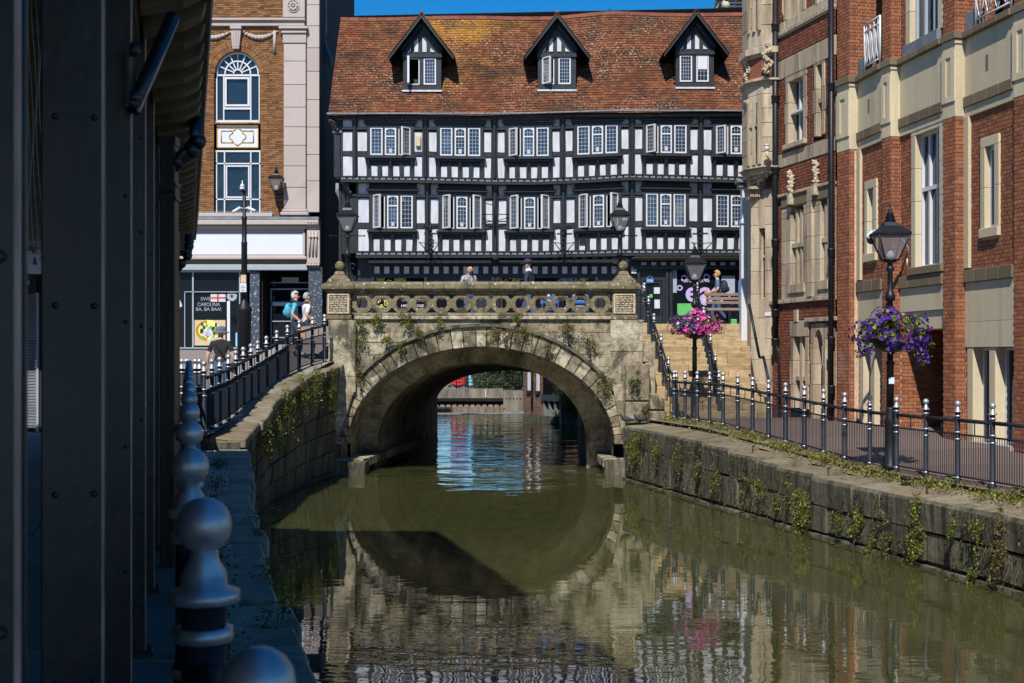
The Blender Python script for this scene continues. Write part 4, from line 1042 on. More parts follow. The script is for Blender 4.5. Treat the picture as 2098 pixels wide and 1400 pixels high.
for r in range(ROWS):
    s = sl - (r % 2)*TW/2 - random.uniform(0,.02)
    while s < sr:
        a = max(s+.004, sl); b = min(s+TW-.004, sr); t = r/ROWS
        if b-a > .04 and not in_dormer((a+b)/2, t):
            p = roofpt((a+b)/2, t); jit = random.uniform(-.006,.006); th = random.uniform(.022,.034); ln = .155
            if r < 4 and cnt < 300 and b < SX(1540,E0):
                o = bpy.data.objects.new('roof_tile', tile_me); COL.objects.link(o); o.parent = hs_; o.location = p-LH+up*jit
                o.scale = (b-a, ln, th); o.rotation_euler = (ang,0,random.uniform(-.015,.015)); cnt += 1
            else:
                p0 = roofpt(a,t); p1 = roofpt(b,t); p2 = roofpt(b,min(1,t+ln/4.72)); p3 = roofpt(a,min(1,t+ln/4.72)); k = random.uniform(-.004,.004)
                p0 = p0+up*jit; p1 = p1+up*jit
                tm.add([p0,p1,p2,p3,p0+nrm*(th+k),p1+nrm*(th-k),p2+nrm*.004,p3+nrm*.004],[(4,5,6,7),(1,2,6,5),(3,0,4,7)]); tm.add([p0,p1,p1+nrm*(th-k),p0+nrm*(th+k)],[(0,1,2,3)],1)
        s += TW
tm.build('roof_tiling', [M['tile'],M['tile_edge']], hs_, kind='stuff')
s = sl
while s < sr:
    a, b = roofpt(s+.006,1.0), roofpt(s+.294,1.0); mb = MB()
    for q, w in ((a,b),):
        pr = [(-.1,-.07),(-.075,.03),(0,.07),(.075,.03),(.1,-.07)]
        vs = [(q.x,q.y+y,q.z+z) for y,z in pr]+[(w.x,w.y+y,w.z+z) for y,z in pr]
        mb.add(vs,[(i,5+i,6+i,1+i) for i in range(4)]+[(0,1,2,3,4),(9,8,7,6,5)])
    mb.build('ridge_tile', M['terracotta_ridge'], hs_); s += .3
mb = MB(); n = 60
for i in range(n):
    a, b = roofpt(lerp(sl,sr,i/n),.99), roofpt(lerp(sl,sr,(i+1)/n),.99); mb.quad(a+nrm*.028+up*-.02,b+nrm*.028+up*-.02,b+nrm*.03+up*.05,a+nrm*.03+up*.05)
mb.build('ridge_mortar', M['pinkstone'], hs_)
c = roofpt(SX(1249,ER),1.0); mb = MB(); mb.tube([c+Vector((-.03,0,.05)),c+Vector((-.03,0,.13)),c+Vector((.03,0,.13)),c+Vector((.03,0,.05))],.012,5); mb.build('ridge_hook', M['black'], hs_)
# ------------------------------------------------------------------ dormers
for (x, tagd) in DORM:
    dx = x-865; dy = {'l':0,'m':-1,'r':-6}[tagd]
    Fd = Fr((0,DF,0),(1,0,0),(0,-1,0)); q = lambda a,b,c,d: px(Fd,a+dx,b+dx,c+dy,d+dy)
    body = MB(); a0,a1,z0,z1 = q(826,904,112,186)
    w0,w1,v0,v1 = q(833.5,894,119,174.5)
    body.fb(Fd,a0,w0-.0,-1.6,.0,z0,z1); body.fb(Fd,w1,a1,-1.6,.0,z0,z1); body.fb(Fd,w0,w1,-.25,.0,z0,v0); body.fb(Fd,w0,w1,-.25,.0,v1,z1)
    m = (w0+w1)/2; body.fb(Fd,m-.06,m+.06,-.2,.03,v0,v1); body.fb(Fd,w0-.02,w1+.02,-1.2,-1.1,v0,v1)
    body.fb(Fd,a0-.02,a1+.02,0,.06,z1-.1,z1+.02); body.fb(Fd,a0+.001,a1-.001,.0,.03,z0+.03,v0-.02)
    zap = SZ(42+dy,DF)
    body.poly(Fd,[(a0-.02,z1+.021),(a1+.02,z1+.021),((a0+a1)/2,zap+.0)],-1.2,-.02)
    dm = body.build('dormer', M['timber'], hs_)
    for (ps) in ([(849,107),(857,107),(857,78),(853,82),(849,88)],[(865.5,107),(874,107),(874,88),(870,82),(865.5,78)],[(833.5,110),(842,107),(842,98.5)],[(882,107),(891,107),(882,98.5)]):
        pb = MB(); pb.poly(Fd,[(SX(u+dx,DF),SZ(w+dy,DF)) for u,w in ps],-.02,.015); pb.build('plaster_panel', M['plaster'], dm)
    sts = {'l':('l','c'),'m':('l','c'),'r':('c','b')}[tagd]
    for k,(b0,b1) in enumerate(((w0+.01,m-.065),(m+.065,w1-.01))):
        stt = sts[k]
        if stt == 'b':
            casement(Fd,dm,b0,b1,v0+.01,v1-.01,.0,cols=3,rows=5)
            wb = MB(); wb.fb(Fd,b0+.03,b1-.03,.0,.02,lerp(v0,v1,.47),v1-.03); wb.build('white_blind', M['white'], dm)
        else: casement(Fd,dm,b0,b1,v0+.01,v1-.01,.0,cols=4,rows=7,state=stt,hinge=(85 if tagd == 'l' else 50) if stt != 'c' else None)
    sb_ = MB(); sb_.fb(Fd,a0-.02,a1+.02,-.1,.1,z0-.05,z0+.005); sb_.build('lead_apron', M['plaster'], dm)
    # gable roof
    cx = (a0+a1)/2; tipx = 67*DF/FPX; ztip = SZ(121+dy,DF); zr = SZ(33+dy,DF)
    yf = DF-.38
    for sg in (-1,1):
        tb = MB(); n = 12
        ry = lambda z: E0+(z-ZE)/PITCH+.15
        for k in range(n):
            t0, t1 = k/n, (k+1.25)/n; xa_, xb_ = cx+sg*tipx*(1-t0), cx+sg*tipx*(1-min(1,t1)); za, zb_ = lerp(ztip,zr,t0), lerp(ztip,zr,min(1,t1))
            y = yf + random.uniform(-.01,.01); ye0 = ry(za); 
            while y < ye0:
                y2 = min(y+.165, ye0); lift = .03
                nn = Vector((sg*(zr-ztip),0,tipx)).normalized()
                A = Vector((xa_,y+.003,za)); B = Vector((xa_,y2-.003,za)); Cc = Vector((xb_,y2-.003,zb_)); D = Vector((xb_,y+.003,zb_))
                th = random.uniform(.022,.032)
                tb.add([A,B,Cc,D,A+nn*th,B+nn*th,Cc+nn*.006,D+nn*.006],[(4,5,6,7) if sg > 0 else (7,6,5,4),(0,1,5,4),(1,2,6,5),(2,3,7,6),(3,0,4,7)]); y = y2
        tb.build('dormer_tiling', M['tile'], dm, kind='stuff')
        bb = MB(); o = .03
        pts = [(cx+sg*(tipx-.02),ztip-.03),(cx+sg*(tipx-.02),ztip-.11),(cx,zr-.16),(cx,zr-.03)]
        bb.poly(Fr((0,yf,0),(1,0,0),(0,-1,0)),pts if sg > 0 else pts[::-1],-.06,.0); bb.build('bargeboard', M['timber'], dm)
        sf = MB(); sf.quad((cx,yf+.06,zr-.05),(cx+sg*tipx,yf+.06,ztip-.05),(cx+sg*tipx,DF+.7,ztip-.05),(cx,DF+.7,zr-.05)); sf.build('gable_soffit', M['timber'], dm)
        br_ = MB(); f0 = Fr((0,DF-.02,0),(1,0,0),(0,-1,0)); k0 = (cx+sg*.02, zap-.25); k1 = (cx+sg*.62, SZ(108+dy,DF))
        br_.poly(f0,[(k0[0],k0[1]),(k1[0],k1[1]),(k1[0],k1[1]+.13),(k0[0],k0[1]+.18)] if sg < 0 else [(k1[0],k1[1]),(k0[0],k0[1]),(k0[0],k0[1]+.18),(k1[0],k1[1]+.13)],0,.16); br_.build('gable_brace', M['bluegrey'], dm)
    rb = MB(); rb.tube([(cx,yf-.02,zr+.0),(cx,E0+(zr-ZE)/PITCH+.1,zr+.0)],.06,6); rb.build('dormer_ridge', M['tile'], dm)

# ------------------------------------------------------------------ ground floor shops
GH = [(772,872,570,650),(878,975,578,650),(1030,1218,570,650),(1318,1358,575,665),(1378,1520,553,660)]
backing(FG, 733, 1640, 526, 680, GH, 0.0, 'shopfront', M['timber'], hs_)
mb = MB()
k = 0
x = 768
while x < 1530:
    y0 = 547 if x < 1300 else 538; pbox(mb, FG, x, x+10, y0, y0+14 if x < 1300 else y0+6.5, 0, .12) if True else 0
    if x > 1296: pbox(mb, FG, x, x+10, 529, 531, 0, .3)
    else: pbox(mb, FG, x, x+10, 529.5, 531.5, 0, .3)
    x += 20.2; k += 1
mb.build('checker_corbels', M['plaster'], hs_, kind='stuff')
part(FG,'shop_cornice',M['timber'],hs_,733,1296,561.5,564.5,0,.06); part(FG,'shop_cornice',M['timber'],hs_,1296,1530,547,553,0,.2)
for (x0,x1,y0,y1,mt,nm) in ((757,1008,533,543,'bluegrey','awning_cassette'),(1022,1288,533,542,'bluegrey','awning_cassette'),(1297,1530,527,531,'beigebox','awning_cassette'),(1297,1530,531.5,536,'bluegrey','awning_roller')):
    part(FG,nm,M[mt],hs_,x0,x1,y0,y1,.02,.45,bevel=.03)
for x in (764,873,1010,1020,1222,1290,1308,1366,1374): part(FG,'pilaster',M['timber'],hs_,x-3.4,x+3.4,553 if x > 1290 else 569,668,0,.12,bevel=.02)
for h in GH:
    a0,a1,z0,z1 = px(FG,*h); mb = MB(); mb.quad(*[FG.pt(a,-.06,z) for a,z in ((a0,z0),(a1,z0),(a1,z1),(a0,z1))]); mb.build('shop_pane', M['shopglass'], hs_)
# gold and blue animal print posters along the window bottoms
def blobs(fr, x0, x1, y0, y1, mt, n, name, parent, seed, d=.0):
    random.seed(seed); mb = MB()
    for i in range(n):
        cx, cy = random.uniform(x0,x1), random.uniform(y0,y1); r = random.uniform(2.2,4.2); k = random.randint(5,7); a = random.random()*6
        pts = [(cx+r*math.cos(a+2*math.pi*j/k)*random.uniform(.7,1.1), cy+r*.9*math.sin(a+2*math.pi*j/k)*random.uniform(.7,1.1)) for j in range(k)]
        S = [(SX(u,fr.o.y),SZ(v,fr.o.y)) for u,v in pts]
        for j in range(k):
            b = S[(j+1)%k]; q = S[j]; w = .008; dx, dz = b[0]-q[0], b[1]-q[1]; l = math.hypot(dx,dz) or 1; nx, nz = -dz/l*w, dx/l*w
            mb.add([fr.pt(q[0]-nx,d,q[1]-nz),fr.pt(b[0]-nx,d,b[1]-nz),fr.pt(b[0]+nx,d,b[1]+nz),fr.pt(q[0]+nx,d,q[1]+nz)],[(0,1,2,3)])
    return mb.build(name, M[mt], parent)
blobs(FG,770,790,566,640,'yellowp',40,'window_print',hs_,1,-.05); blobs(FG,792,830,566,590,'yellowp',34,'window_print',hs_,2,-.05)
blobs(FG,1030,1060,566,590,'yellowp',22,'window_print',hs_,3,-.05); blobs(FG,1052,1085,566,590,'bluep',22,'window_print',hs_,4,-.05); blobs(FG,1142,1172,565,590,'bluep',24,'window_print',hs_,5,-.05); blobs(FG,1176,1206,565,590,'yellowp',22,'window_print',hs_,6,-.05)
# cafe lettering seen through the parapet rings
mb = MB(); a0,a1,z0,z1 = px(FG,836,890,612,619); letter(mb,FG,'FUNKY',a0,a1,z0,z1,-.045)
a0,a1,z0,z1 = px(FG,822,888,624,629); letter(mb,FG,'HIGH BRIDGE CAFE',a0,a1,z0,z1,-.045); mb.build('window_lettering', M['white'], hs_)
# door with its signs
dr = MB(); pbox(dr,FG,1319,1324,577,667,-.1,-.02); pbox(dr,FG,1352,1357,577,667,-.1,-.02); pbox(dr,FG,1324,1352,648,667,-.1,-.02); pbox(dr,FG,1324,1352,577,580,-.1,-.02)
a0,a1,z0,z1 = px(FG,1318,1358,565,577); n = 8
door = dr.build('shop_door', M['bluegrey'], hs_)
sg = MB(); pbox(sg,FG,1324,1339,571,580,-.01,.03); sg.build('closed_sign', M['bluesign'], door); sg = MB(); a0,a1,z0,z1 = px(FG,1325.5,1337.5,573,575.2); letter(sg,FG,'SORRY WE ARE',a0,a1,z1-.035,z1,.033); letter(sg,FG,'CLOSED',a0,a1,z0-.04,z0+.0,.033); sg.tube([FG.pt(SX(1325,YG),.02,SZ(571,YG)),FG.pt(SX(1331.5,YG),.02,SZ(564,YG)),FG.pt(SX(1338,YG),.02,SZ(571,YG))],.008,4); sg.build('sign_print', M['white'], door)
for (x0,x1,y0,y1,t) in ((1340,1352,589,602,'MAIN'),(1341,1352,614,632,'MENU'),(1331,1337,603,610,'')):
    sg = MB(); pbox(sg,FG,x0,x1,y0,y1,-.05,-.03); sg.build('door_notice', M['plaster'] if t else M['greenp'], door)
# lilac lettering and prints on the takeaway window
pk = MB()
a0,a1,z0,z1 = px(FG,1402,1455,573,578.5); wt_ = MB(); letter(wt_,FG,'EAT IN & TAKEAWAY',a0,a1,z0,z1,-.045); wt_.build('window_lettering', M['white'], hs_)
a0,a1,z0,z1 = px(FG,1405,1482,582,619); letter(pk,FG,'eat',a0,a1,z0,z1,-.045)
a0,a1,z0,z1 = px(FG,1412,1446,628,650); letter(pk,FG,'sip',a0,a1,z0,z1,-.045)
for (x,y,r) in ((1393,590,6),(1402,570,7),(1448,568,7),(1496,574,5),(1492,606,5)):
    f = FG; c = (SX(x,YG),SZ(y,YG)); rr = r*YG/FPX
    ts = [2*math.pi*k/10 for k in range(11)]
    pk.strip(f,[(c[0]+rr*.55*math.cos(t),c[1]+rr*.55*math.sin(t)) for t in ts],[(c[0]+rr*math.cos(t)*(1+.15*math.cos(3*t)),c[1]+rr*math.sin(t)) for t in ts],-.055,-.045)
c = (SX(1445,YG),SZ(616,YG)); rr = 10*YG/FPX; ts = [2*math.pi*k/16 for k in range(16)]
pk.poly(FG,[(c[0]+rr*math.cos(t),c[1]+rr*math.sin(t)) for t in ts],-.05,-.04)
pk.build('window_print', M['pink'], hs_)
am = MB(); letter(am,FG,'&',c[0]-.08,c[0]+.08,c[1]-.1,c[1]+.1,-.03); am.build('window_print', M['plaster'], hs_)
part(FG,'menu_board',M['greenp'],hs_,1388,1420,622,646,-.05,-.03)
part(FG,'window_poster',M['greyframe'],hs_,1479,1506,565,602,-.05,-.04); part(FG,'blue_poster',M['bluesign'],hs_,1513,1522,575,628,-.05,-.04); part(FG,'frosted_strip',M['greyframe'],hs_,1378,1387,554,600,-.05,-.04)
part(FG,'stall_riser',M['timber'],hs_,1376,1530,660,668,0,.1)
# iron hanging brackets on the first floor posts
for x in (882,1155,1434):
    mb = MB(); Yb = Y1-.15; c = lambda u,v,dy=0: Vector((SX(u,Yb),Yb-dy,SZ(v,Yb)))
    mb.tube([c(x,455),c(x,528)],.025,6); mb.tube([c(x-16,465,.05),c(x+16,465,.05)],.02,6); mb.tube([c(x-3,520,.1),c(x-20,500,.5)],.015,5); mb.tube([c(x+3,520,.1),c(x+20,500,.5)],.015,5); mb.tube([c(x-22,500,.5),c(x-2,500,.1)],.012,5); mb.tube([c(x+22,500,.5),c(x+2,500,.1)],.012,5)
    for v in (470,480,490,500,510,518): mb.ball(c(x+random.uniform(-2,2),v,.05),.05,6,5)
    b = mb.build('iron_bracket', M['black'], hs_)
mb = MB(); c = lambda u,v,dy=0: Vector((SX(u,Y1-.2),Y1-.2-dy,SZ(v,Y1)))
mb.tube([c(988,441),c(1042,441)],.015,5); mb.tube([c(985,402),c(1012,408)],.012,5); mb.tube([c(1012,395),c(1014,480)],.025,6); mb.tube([c(988,450),c(1012,456),c(1040,448)],.012,5); mb.build('iron_bracket', M['black'], hs_)
# downpipe and slate roofed house behind
mb = MB(); Yp = 40.3; c = lambda u,v: Vector((SX(u,Yp),Yp,SZ(v,Yp)))
mb.tube([c(692,376),c(691,392),c(697,404),c(700,420),c(700,600)],.07,8); mb.build('downpipe', M['leadsheet'], hs_)
bh = thing('slate_roof_house', 'dark slate roofed gable showing behind the right end of the tiled roof', 'house', (7.5,47,3.5))
mb = MB(); mb.box((SX(1470,46.5),46.5,3),(12,52,SZ(22,46.5))); mb.build('wall', M['brick_d'], bh)
for r in range(8):
    x = SX(1462,46)+r*.04
    while x < 11:
        mb = MB(); za = SZ(26,46)+r*.16; mb.add([(x,46-.2+r*.12,za),(x+.24,46-.2+r*.12,za),(x+.24,46+.05+r*.12,za+.24),(x,46+.05+r*.12,za+.24),(x,46-.23+r*.12,za),(x+.24,46-.23+r*.12,za)],[(0,1,2,3),(4,5,1,0)])
        mb.build('slate', M['slate'], bh); x += .25
mb = MB(); mb.tube([P(1467,22,45.7),P(1484,-12,46.8)],.09,6); mb.build('verge_board', M['timber'], bh)
mb = MB(); mb.ball(P(1487,12,45.6),.16,8,6); mb.tube([P(1480,4,45.6),P(1492,18,45.6)],.09,6); mb.build('gable_carving', M['carved'], bh)
# ================================================================== BRICK SHOP on the left
YS = 42.5
FS = Fr((0,YS,0),(1,0,0),(0,-1,0))
sh = thing('corner_shop', 'tall ochre brick shop with arched window, stone pilaster and blank white fascia', 'shop', (-8,YS,2.8))
bk = Bricks('brick', M['brick_s'], 'brickwork'); mort = MB()
sx = lambda x: SX(x,YS); sz = lambda y: SZ(y,YS)
wc = sx(485.5); wr = sx(530)-wc; wtop = sz(150)
H1 = (sx(439),sx(532),sz(252),wtop); H2 = (sx(438.5),sx(534),sz(440),sz(255)); H0 = (sx(439),sx(532),wtop-.001,sz(104))
oarc = sx(551)-wc
def arch_skip(a, z): return z > wtop-.02 and math.hypot(a-wc, z-wtop) < oarc+.02
mort2 = MB()
brick_wall(bk, mort2, FS, sx(300), sx(551), sz(446), sz(55), [H1,H2,(sx(439),sx(532),wtop,sz(104))], course=.0625, L=.225, skip=arch_skip, gap=.009)
brick_wall(bk, mort2, FS, sx(551), sx(582), sz(446), sz(55), [], course=.0625, L=.225, gap=.009)
brick_wall(bk, mort2, FS, sx(300), sx(582), sz(38), sz(-60), [], course=.0625, L=.225, gap=.009)
bk.flush(sh)
mort2.build('wall', M['mortar_d'], sh)
# filling between square hole and arch, then the ring of arch bricks
mb = MB(); n = 14
for k in range(n):
    t0, t1 = math.pi*k/n, math.pi*(k+1)/n
    for r0,r1 in ((wr+.0,oarc+.05),):
        mb.quad(*[FS.pt(wc+r*math.cos(t),.004,wtop+r*math.sin(t)) for r,t in ((r0,t0),(r1,t0),(r1,t1),(r0,t1))])
    mb.quad(*[FS.pt(wc+wr*math.cos(t),d,wtop+wr*math.sin(t)) for d,t in ((.004,t0),(.004,t1),(-.2,t1),(-.2,t0))])
mb.build('arch_reveal', M['brick_s'], sh)
n = 58
for k in range(n):
    t0, t1 = math.pi*(k+.06)/n, math.pi*(k+.94)/n; mb = MB(); rm = lerp(wr,oarc,.5)
    for ra, rb in ((wr+.005,rm-.006),(rm+.006,oarc)):
        if ra > rm: mb2 = MB(); mb2.strip(FS,[(wc+ra*math.cos(t),wtop+ra*math.sin(t)) for t in (t0,t1)],[(wc+rb*math.cos(t),wtop+rb*math.sin(t)) for t in (t0,t1)],0,.03); mb2.build('arch_brick', M['brick_s'], sh)
        else: mb.strip(FS,[(wc+ra*math.cos(t),wtop+ra*math.sin(t)) for t in (t0,t1)],[(wc+rb*math.cos(t),wtop+rb*math.sin(t)) for t in (t0,t1)],0,.022); mb.build('arch_brick', M['brick_s'], sh)
mb = MB(); mb.fb(FS,sx(551.2),sx(552.2),.0,.002,sz(440),wtop+.2); 
def sp(name, mat, x0,x1,y0,y1,d0,d1,parent=None,bevel=0,kind=None,taper=0): return part(FS,name,M[mat],parent or sh,x0,x1,y0,y1,d0,d1,bevel=bevel,kind=kind,taper=taper)
# stone dressings
ys = [92,128,176,222,262,300,342,386,430]
for i in range(len(ys)-1):
    sp('pilaster_stone','pinkstone',583,628,ys[i]+.4,ys[i+1]-.4,-.1,.16,bevel=.01)
ys = [-40,12,55,100,148,206,262,318,372,436]
for i in range(len(ys)-1): sp('quoin_stone','pinkstone',629.5,655,ys[i]+.4,ys[i+1]-.4,-.1,.1,bevel=.01)
sp('pilaster_base','pinkstone',577,634,436,443,-.1,.26,bevel=.02); sp('pilaster_base','pinkstone',580,631,430,435.6,-.1,.21,bevel=.02)
sp('capital','pinkstone',574,633,58,64,-.1,.3,bevel=.02); sp('capital','pinkstone',578,630,64.3,72,-.1,.24,bevel=.02); sp('capital','pinkstone',581,629.3,72.3,91,-.1,.19,bevel=.01)
sp('frieze','pinkstone',400,627,40,45,-.1,.2,bevel=.015); sp('frieze','pinkstone',400,625,45.3,55,-.1,.12,bevel=.01)
rb_ = sp('rosette_block','pinkstone',581,626,-40,38,-.1,.14,bevel=.015)
mb = MB(); c = (sx(602.5),sz(15))
for k in range(8):
    t = 2*math.pi*k/8; q = FS.pt(c[0]+.11*math.cos(t),.16,c[1]+.11*math.sin(t)); mb.ball(q,.055,8,5,sc=(1,.6,1))
mb.ball(FS.pt(c[0],.17,c[1]),.05,8,6)
ts = [2*math.pi*k/18 for k in range(19)]; mb.strip(FS,[(c[0]+.185*math.cos(t),c[1]+.185*math.sin(t)) for t in ts],[(c[0]+.21*math.cos(t),c[1]+.21*math.sin(t)) for t in ts],.13,.17)
mb.build('rosette', M['pinkstone'], rb_)
mb = MB(); mb.poly(FS,[(sx(478.5),sz(102)),(sx(492),sz(102)),(sx(496),sz(58)),(sx(474.5),sz(58))],0,.17); mb.fb(FS,sx(474),sx(497),0,.22,sz(62),sz(56.5))
for k in range(4): x = 479+k*3.6; mb.poly(FS,[(sx(x),sz(98)),(sx(x+1.4),sz(98)),(sx(x+1.6),sz(66)),(sx(x-.2),sz(66))],.17,.195)
mb.build('keystone', M['pinkstone'], sh)
for (x0,x1) in ((400,472),(498,566)):
    mb = MB(); n = 11; pts = []
    for k in range(n):
        t = k/(n-1); p = FS.pt(sx(lerp(x0,x1,t)),.05,sz(67+11*math.sin(math.pi*t))); mb.ball(p,.035+.05*math.sin(math.pi*t),7,5,sc=(1.2,.8,1))
        mb.ball(p+Vector((.05,0,.03)),.03,6,4)
    if x0 > 450: mb.tube([FS.pt(sx(563),.04,sz(64)),FS.pt(sx(563),.04,sz(109))],.05,6)
    mb.build('garland', M['plaster'] if False else M['pinkstone'], sh)
# arched window
FW = FS.off(-.16)
def bar(mb, x0,x1,y0,y1,d=.04): pbox(mb,FW,x0*1.0,x1*1.0,y0,y1,-.04,d)
Yw = FW.o.y
fwx = lambda x: SX(x,YS); 
def wb(mb, x0,x1,y0,y1,d0=-.03,d1=.04): mb.fb(FW,sx(x0),sx(x1),d0,d1,sz(y1),sz(y0))
aw = MB()
ts = [math.pi*k/16 for k in range(17)]
aw.strip(FW,[(wc+(wr-.06)*math.cos(t),wtop+(wr-.06)*math.sin(t)) for t in ts],[(wc+wr*math.cos(t),wtop+wr*math.sin(t)) for t in ts],-.03,.05)
aw.strip(FW,[(wc+wr*.56*math.cos(t),wtop+wr*.56*math.sin(t)) for t in ts],[(wc+wr*.62*math.cos(t),wtop+wr*.62*math.sin(t)) for t in ts],-.03,.04)
aw.strip(FW,[(wc+wr*.17*math.cos(t),wtop+wr*.17*math.sin(t)) for t in ts],[(wc+wr*.21*math.cos(t),wtop+wr*.21*math.sin(t)) for t in ts],-.03,.04)
for k in range(1,8):
    t = math.pi*k/8; a = .018; r0, r1 = wr*.2, wr*.97
    aw.poly(FW,[(wc+r0*math.cos(t)-a*math.sin(t),wtop+r0*math.sin(t)+a*math.cos(t)),(wc+r0*math.cos(t)+a*math.sin(t),wtop+r0*math.sin(t)-a*math.cos(t)),(wc+r1*math.cos(t)+a*math.sin(t),wtop+r1*math.sin(t)-a*math.cos(t)),(wc+r1*math.cos(t)-a*math.sin(t),wtop+r1*math.sin(t)+a*math.cos(t))],-.03,.03)
for r in ((441,531,151,154.5),(441,443.5,154,246),(528.5,531,154,246),(440,532,245,252),(455.5,458,154,245),(511,513.5,154,245),(458,511,218,223)): wb(aw,*r)
win = aw.build('arched_window', M['white'], sh)
f_ = MB()
for r in ((459,463,157,217),(506,510.5,157,217),(463,506,157,161),(463,506,213,217)): wb(f_,*r,d0=.0,d1=.07)
f_.build('sash', M['white'], win)
gb = MB(); gb.poly(FW,[(wc+wr*math.cos(t),wtop+wr*math.sin(t)) for t in ts]+[(sx(441),sz(250)),(sx(531),sz(250))],-.05,-.02); gb.build('pane', M['glass'], win)
# decorated panel under it
pn = MB(); wb(pn,443,528,258,301,-.03,.05); pnl = pn.build('white_panel', M['signwhite'], sh)
gd = MB()
for r in ((443,528,256.5,258.5),(443,528,300.5,302.5),(442.6,444.4,258,301),(526.6,528.4,258,301)): wb(gd,*r,d0=.0,d1=.065)
Q = [((452,267.5),(476,267.5)),((452,267.5),(452,291.5)),((452,291.5),(478,291.5)),((495,267.5),(518,267.5)),((518,267.5),(518,291.5)),((493,291.5),(518,291.5)),((477,267.5),(485,261)),((485,261),(494,267.5)),((477,291.5),(485,298)),((485,298),(494,291.5)),((475,267),(475,273)),((496,267),(496,273)),((475,286),(475,291)),((496,286),(496,291))]
for (x0,y0),(x1,y1) in Q:
    a = FW.pt(sx(x0),.055,sz(y0)); b = FW.pt(sx(x1),.055,sz(y1)); gd.tube([a,b],.02,4)
for s_ in (-1,1):
    ts2 = [math.pi*k/8 for k in range(9)]; cx = sx(485.5+s_*10.5); cz = sz(279.5); r = .105
    gd.tube([FW.pt(cx+s_*r*math.sin(t),.055,cz+r*math.cos(t)) for t in ts2],.02,4)
gd.build('gold_ornament', M['gold'], pnl)
# lower window
lw_ = MB()
for r in ((440,532,307,310.5),(441,443.2,310,437),(529.5,532,310,437),(441,532,333,335.5),(441,532,406.5,409),(457,459.5,310,437),(511,513.5,310,437)): wb(lw_,*r)
win = lw_.build('window', M['white'], sh)
f_ = MB()
for r in ((461,464,338,405),(507,510,338,405),(464,507,338,341),(464,507,402,405)): wb(f_,*r,d0=.0,d1=.06)
f_.build('sash', M['white'], win)
gb = MB(); wb(gb,441,532,309,437,-.05,-.02); gb.build('pane', M['glass'], win)
# sills, cornice, fascia
sp('window_sill','pinkstone',411,561,438,446,-.1,.28,bevel=.015)
mb = MB()
for k in range(75): x = 412+k*2; mb.tube([FS.pt(sx(x),.2,sz(438)),FS.pt(sx(x),.2,sz(434))],.006,3)
mb.build('bird_spikes', M['lead'], sh, kind='stuff')
sp('lead_flashing','leadsheet',380,656,446.5,453,-.1,.32,bevel=.01); sp('cornice','pinkstone',380,656,453.5,463,-.1,.36,bevel=.02); sp('cornice','pinkstone',384,630,463.5,470,-.1,.2,bevel=.015)
sg_ = sp('fascia_sign','signwhite',387,621.5,477.5,522.5,.0,.09,bevel=.01)
fr_ = MB()
for r in ((384,625,470.4,477),(384,625,523,526),(622,626,477,523)): pbox(fr_,FS,*r,-.1,.13)
fr_.build('sign_surround', M['pinkstone'], sh)
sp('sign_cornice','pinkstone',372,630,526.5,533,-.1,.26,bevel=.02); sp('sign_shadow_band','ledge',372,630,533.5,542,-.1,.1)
sp('blind_box','greyframe',365,632,543,555,-.1,.22,bevel=.02)
cs = sp('console','pinkstone',630.5,657,453.6,541,-.1,.2,bevel=.015)
mb = MB()
for k in range(4): mb.ball(FS.pt(sx(635.5+k*5.5),.37,sz(458)),.03,6,4)
for k in range(3):
    mb.tube([FS.pt(sx(636+k*7),.21,sz(475)),FS.pt(sx(637+k*6.5),.24,sz(495)),FS.pt(sx(636+k*7),.21,sz(527))],.035,5)
    mb.ball(FS.pt(sx(637+k*6.5),.24,sz(487)),.06,6,5)
for k in range(5): mb.ball(FS.pt(sx(632+k*5.6),.24,sz(544)),.055,6,5)
mb.build('carved_drop', M['pinkstone'], cs)
sp('corner_pier','granite',633,661,548,740,-.1,.12,bevel=.01); sp('granite_pier','granite',513,533,556,740,-.1,.1,bevel=.01)
# shop window with prints
mb = MB(); wbm = lambda x0,x1,y0,y1,d0,d1,m=0: pbox(mb,FS,x0,x1,y0,y1,d0,d1)
for r in ((355,513,555,558),(394,397,558,712),(378,492,597.5,599),(355,492,712,714.5),(490,492.5,558,712),(378,379.5,598,712)): wbm(*r,-.08,.02)
sw = mb.build('shop_window', M['greyframe'], sh)
mb = MB(); mb.quad(*[FS.pt(a,-.06,z) for a,z in ((sx(340),sz(712)),(sx(492),sz(712)),(sx(492),sz(556)),(sx(340),sz(556)))]); mb.build('pane', M['shopglass'], sw)
mb = MB(); wl = lambda t,x0,x1,y0,y1: letter(mb,FS,t,sx(x0),sx(x1),sz(y1),sz(y0),-.045,bold=False)
wl('SWEET',410.5,443,609,616); wl('CAROLINA',404,450,620,627.5); wl('BA, BA BAA!',401,452.5,630,638); mb.build('window_lettering', M['greyframe'], sw)
mb = MB(); mb.fb(FS,sx(431),sx(461.5),-.04,-.03,sz(618.5),sz(603)); mb.build('flag_print', M['plaster'], sw)
mb = MB(); mb.fb(FS,sx(431),sx(461.5),-.03,-.025,sz(612),sz(609)); mb.fb(FS,sx(444.3),sx(447.6),-.03,-.024,sz(618.5),sz(603)); mb.build('flag_print', M['plastic_red'], sw)
mb = MB(); a = (sx(474.5),sz(607)); r = 11*YS/FPX; mb.poly(FS,[(a[0]+r*math.cos(2*math.pi*k/8+.2),a[1]+r*.95*math.sin(2*math.pi*k/8+.2)) for k in range(8)],-.05,-.035); mb.build('football_print', M['greyframe'], sw)
mb = MB(); mb.poly(FS,[(a[0]+.05*math.cos(2*math.pi*k/5+1.57),a[1]+.055*math.sin(2*math.pi*k/5+1.57)) for k in range(5)],-.035,-.03); mb.build('football_print', M['black'], sw)
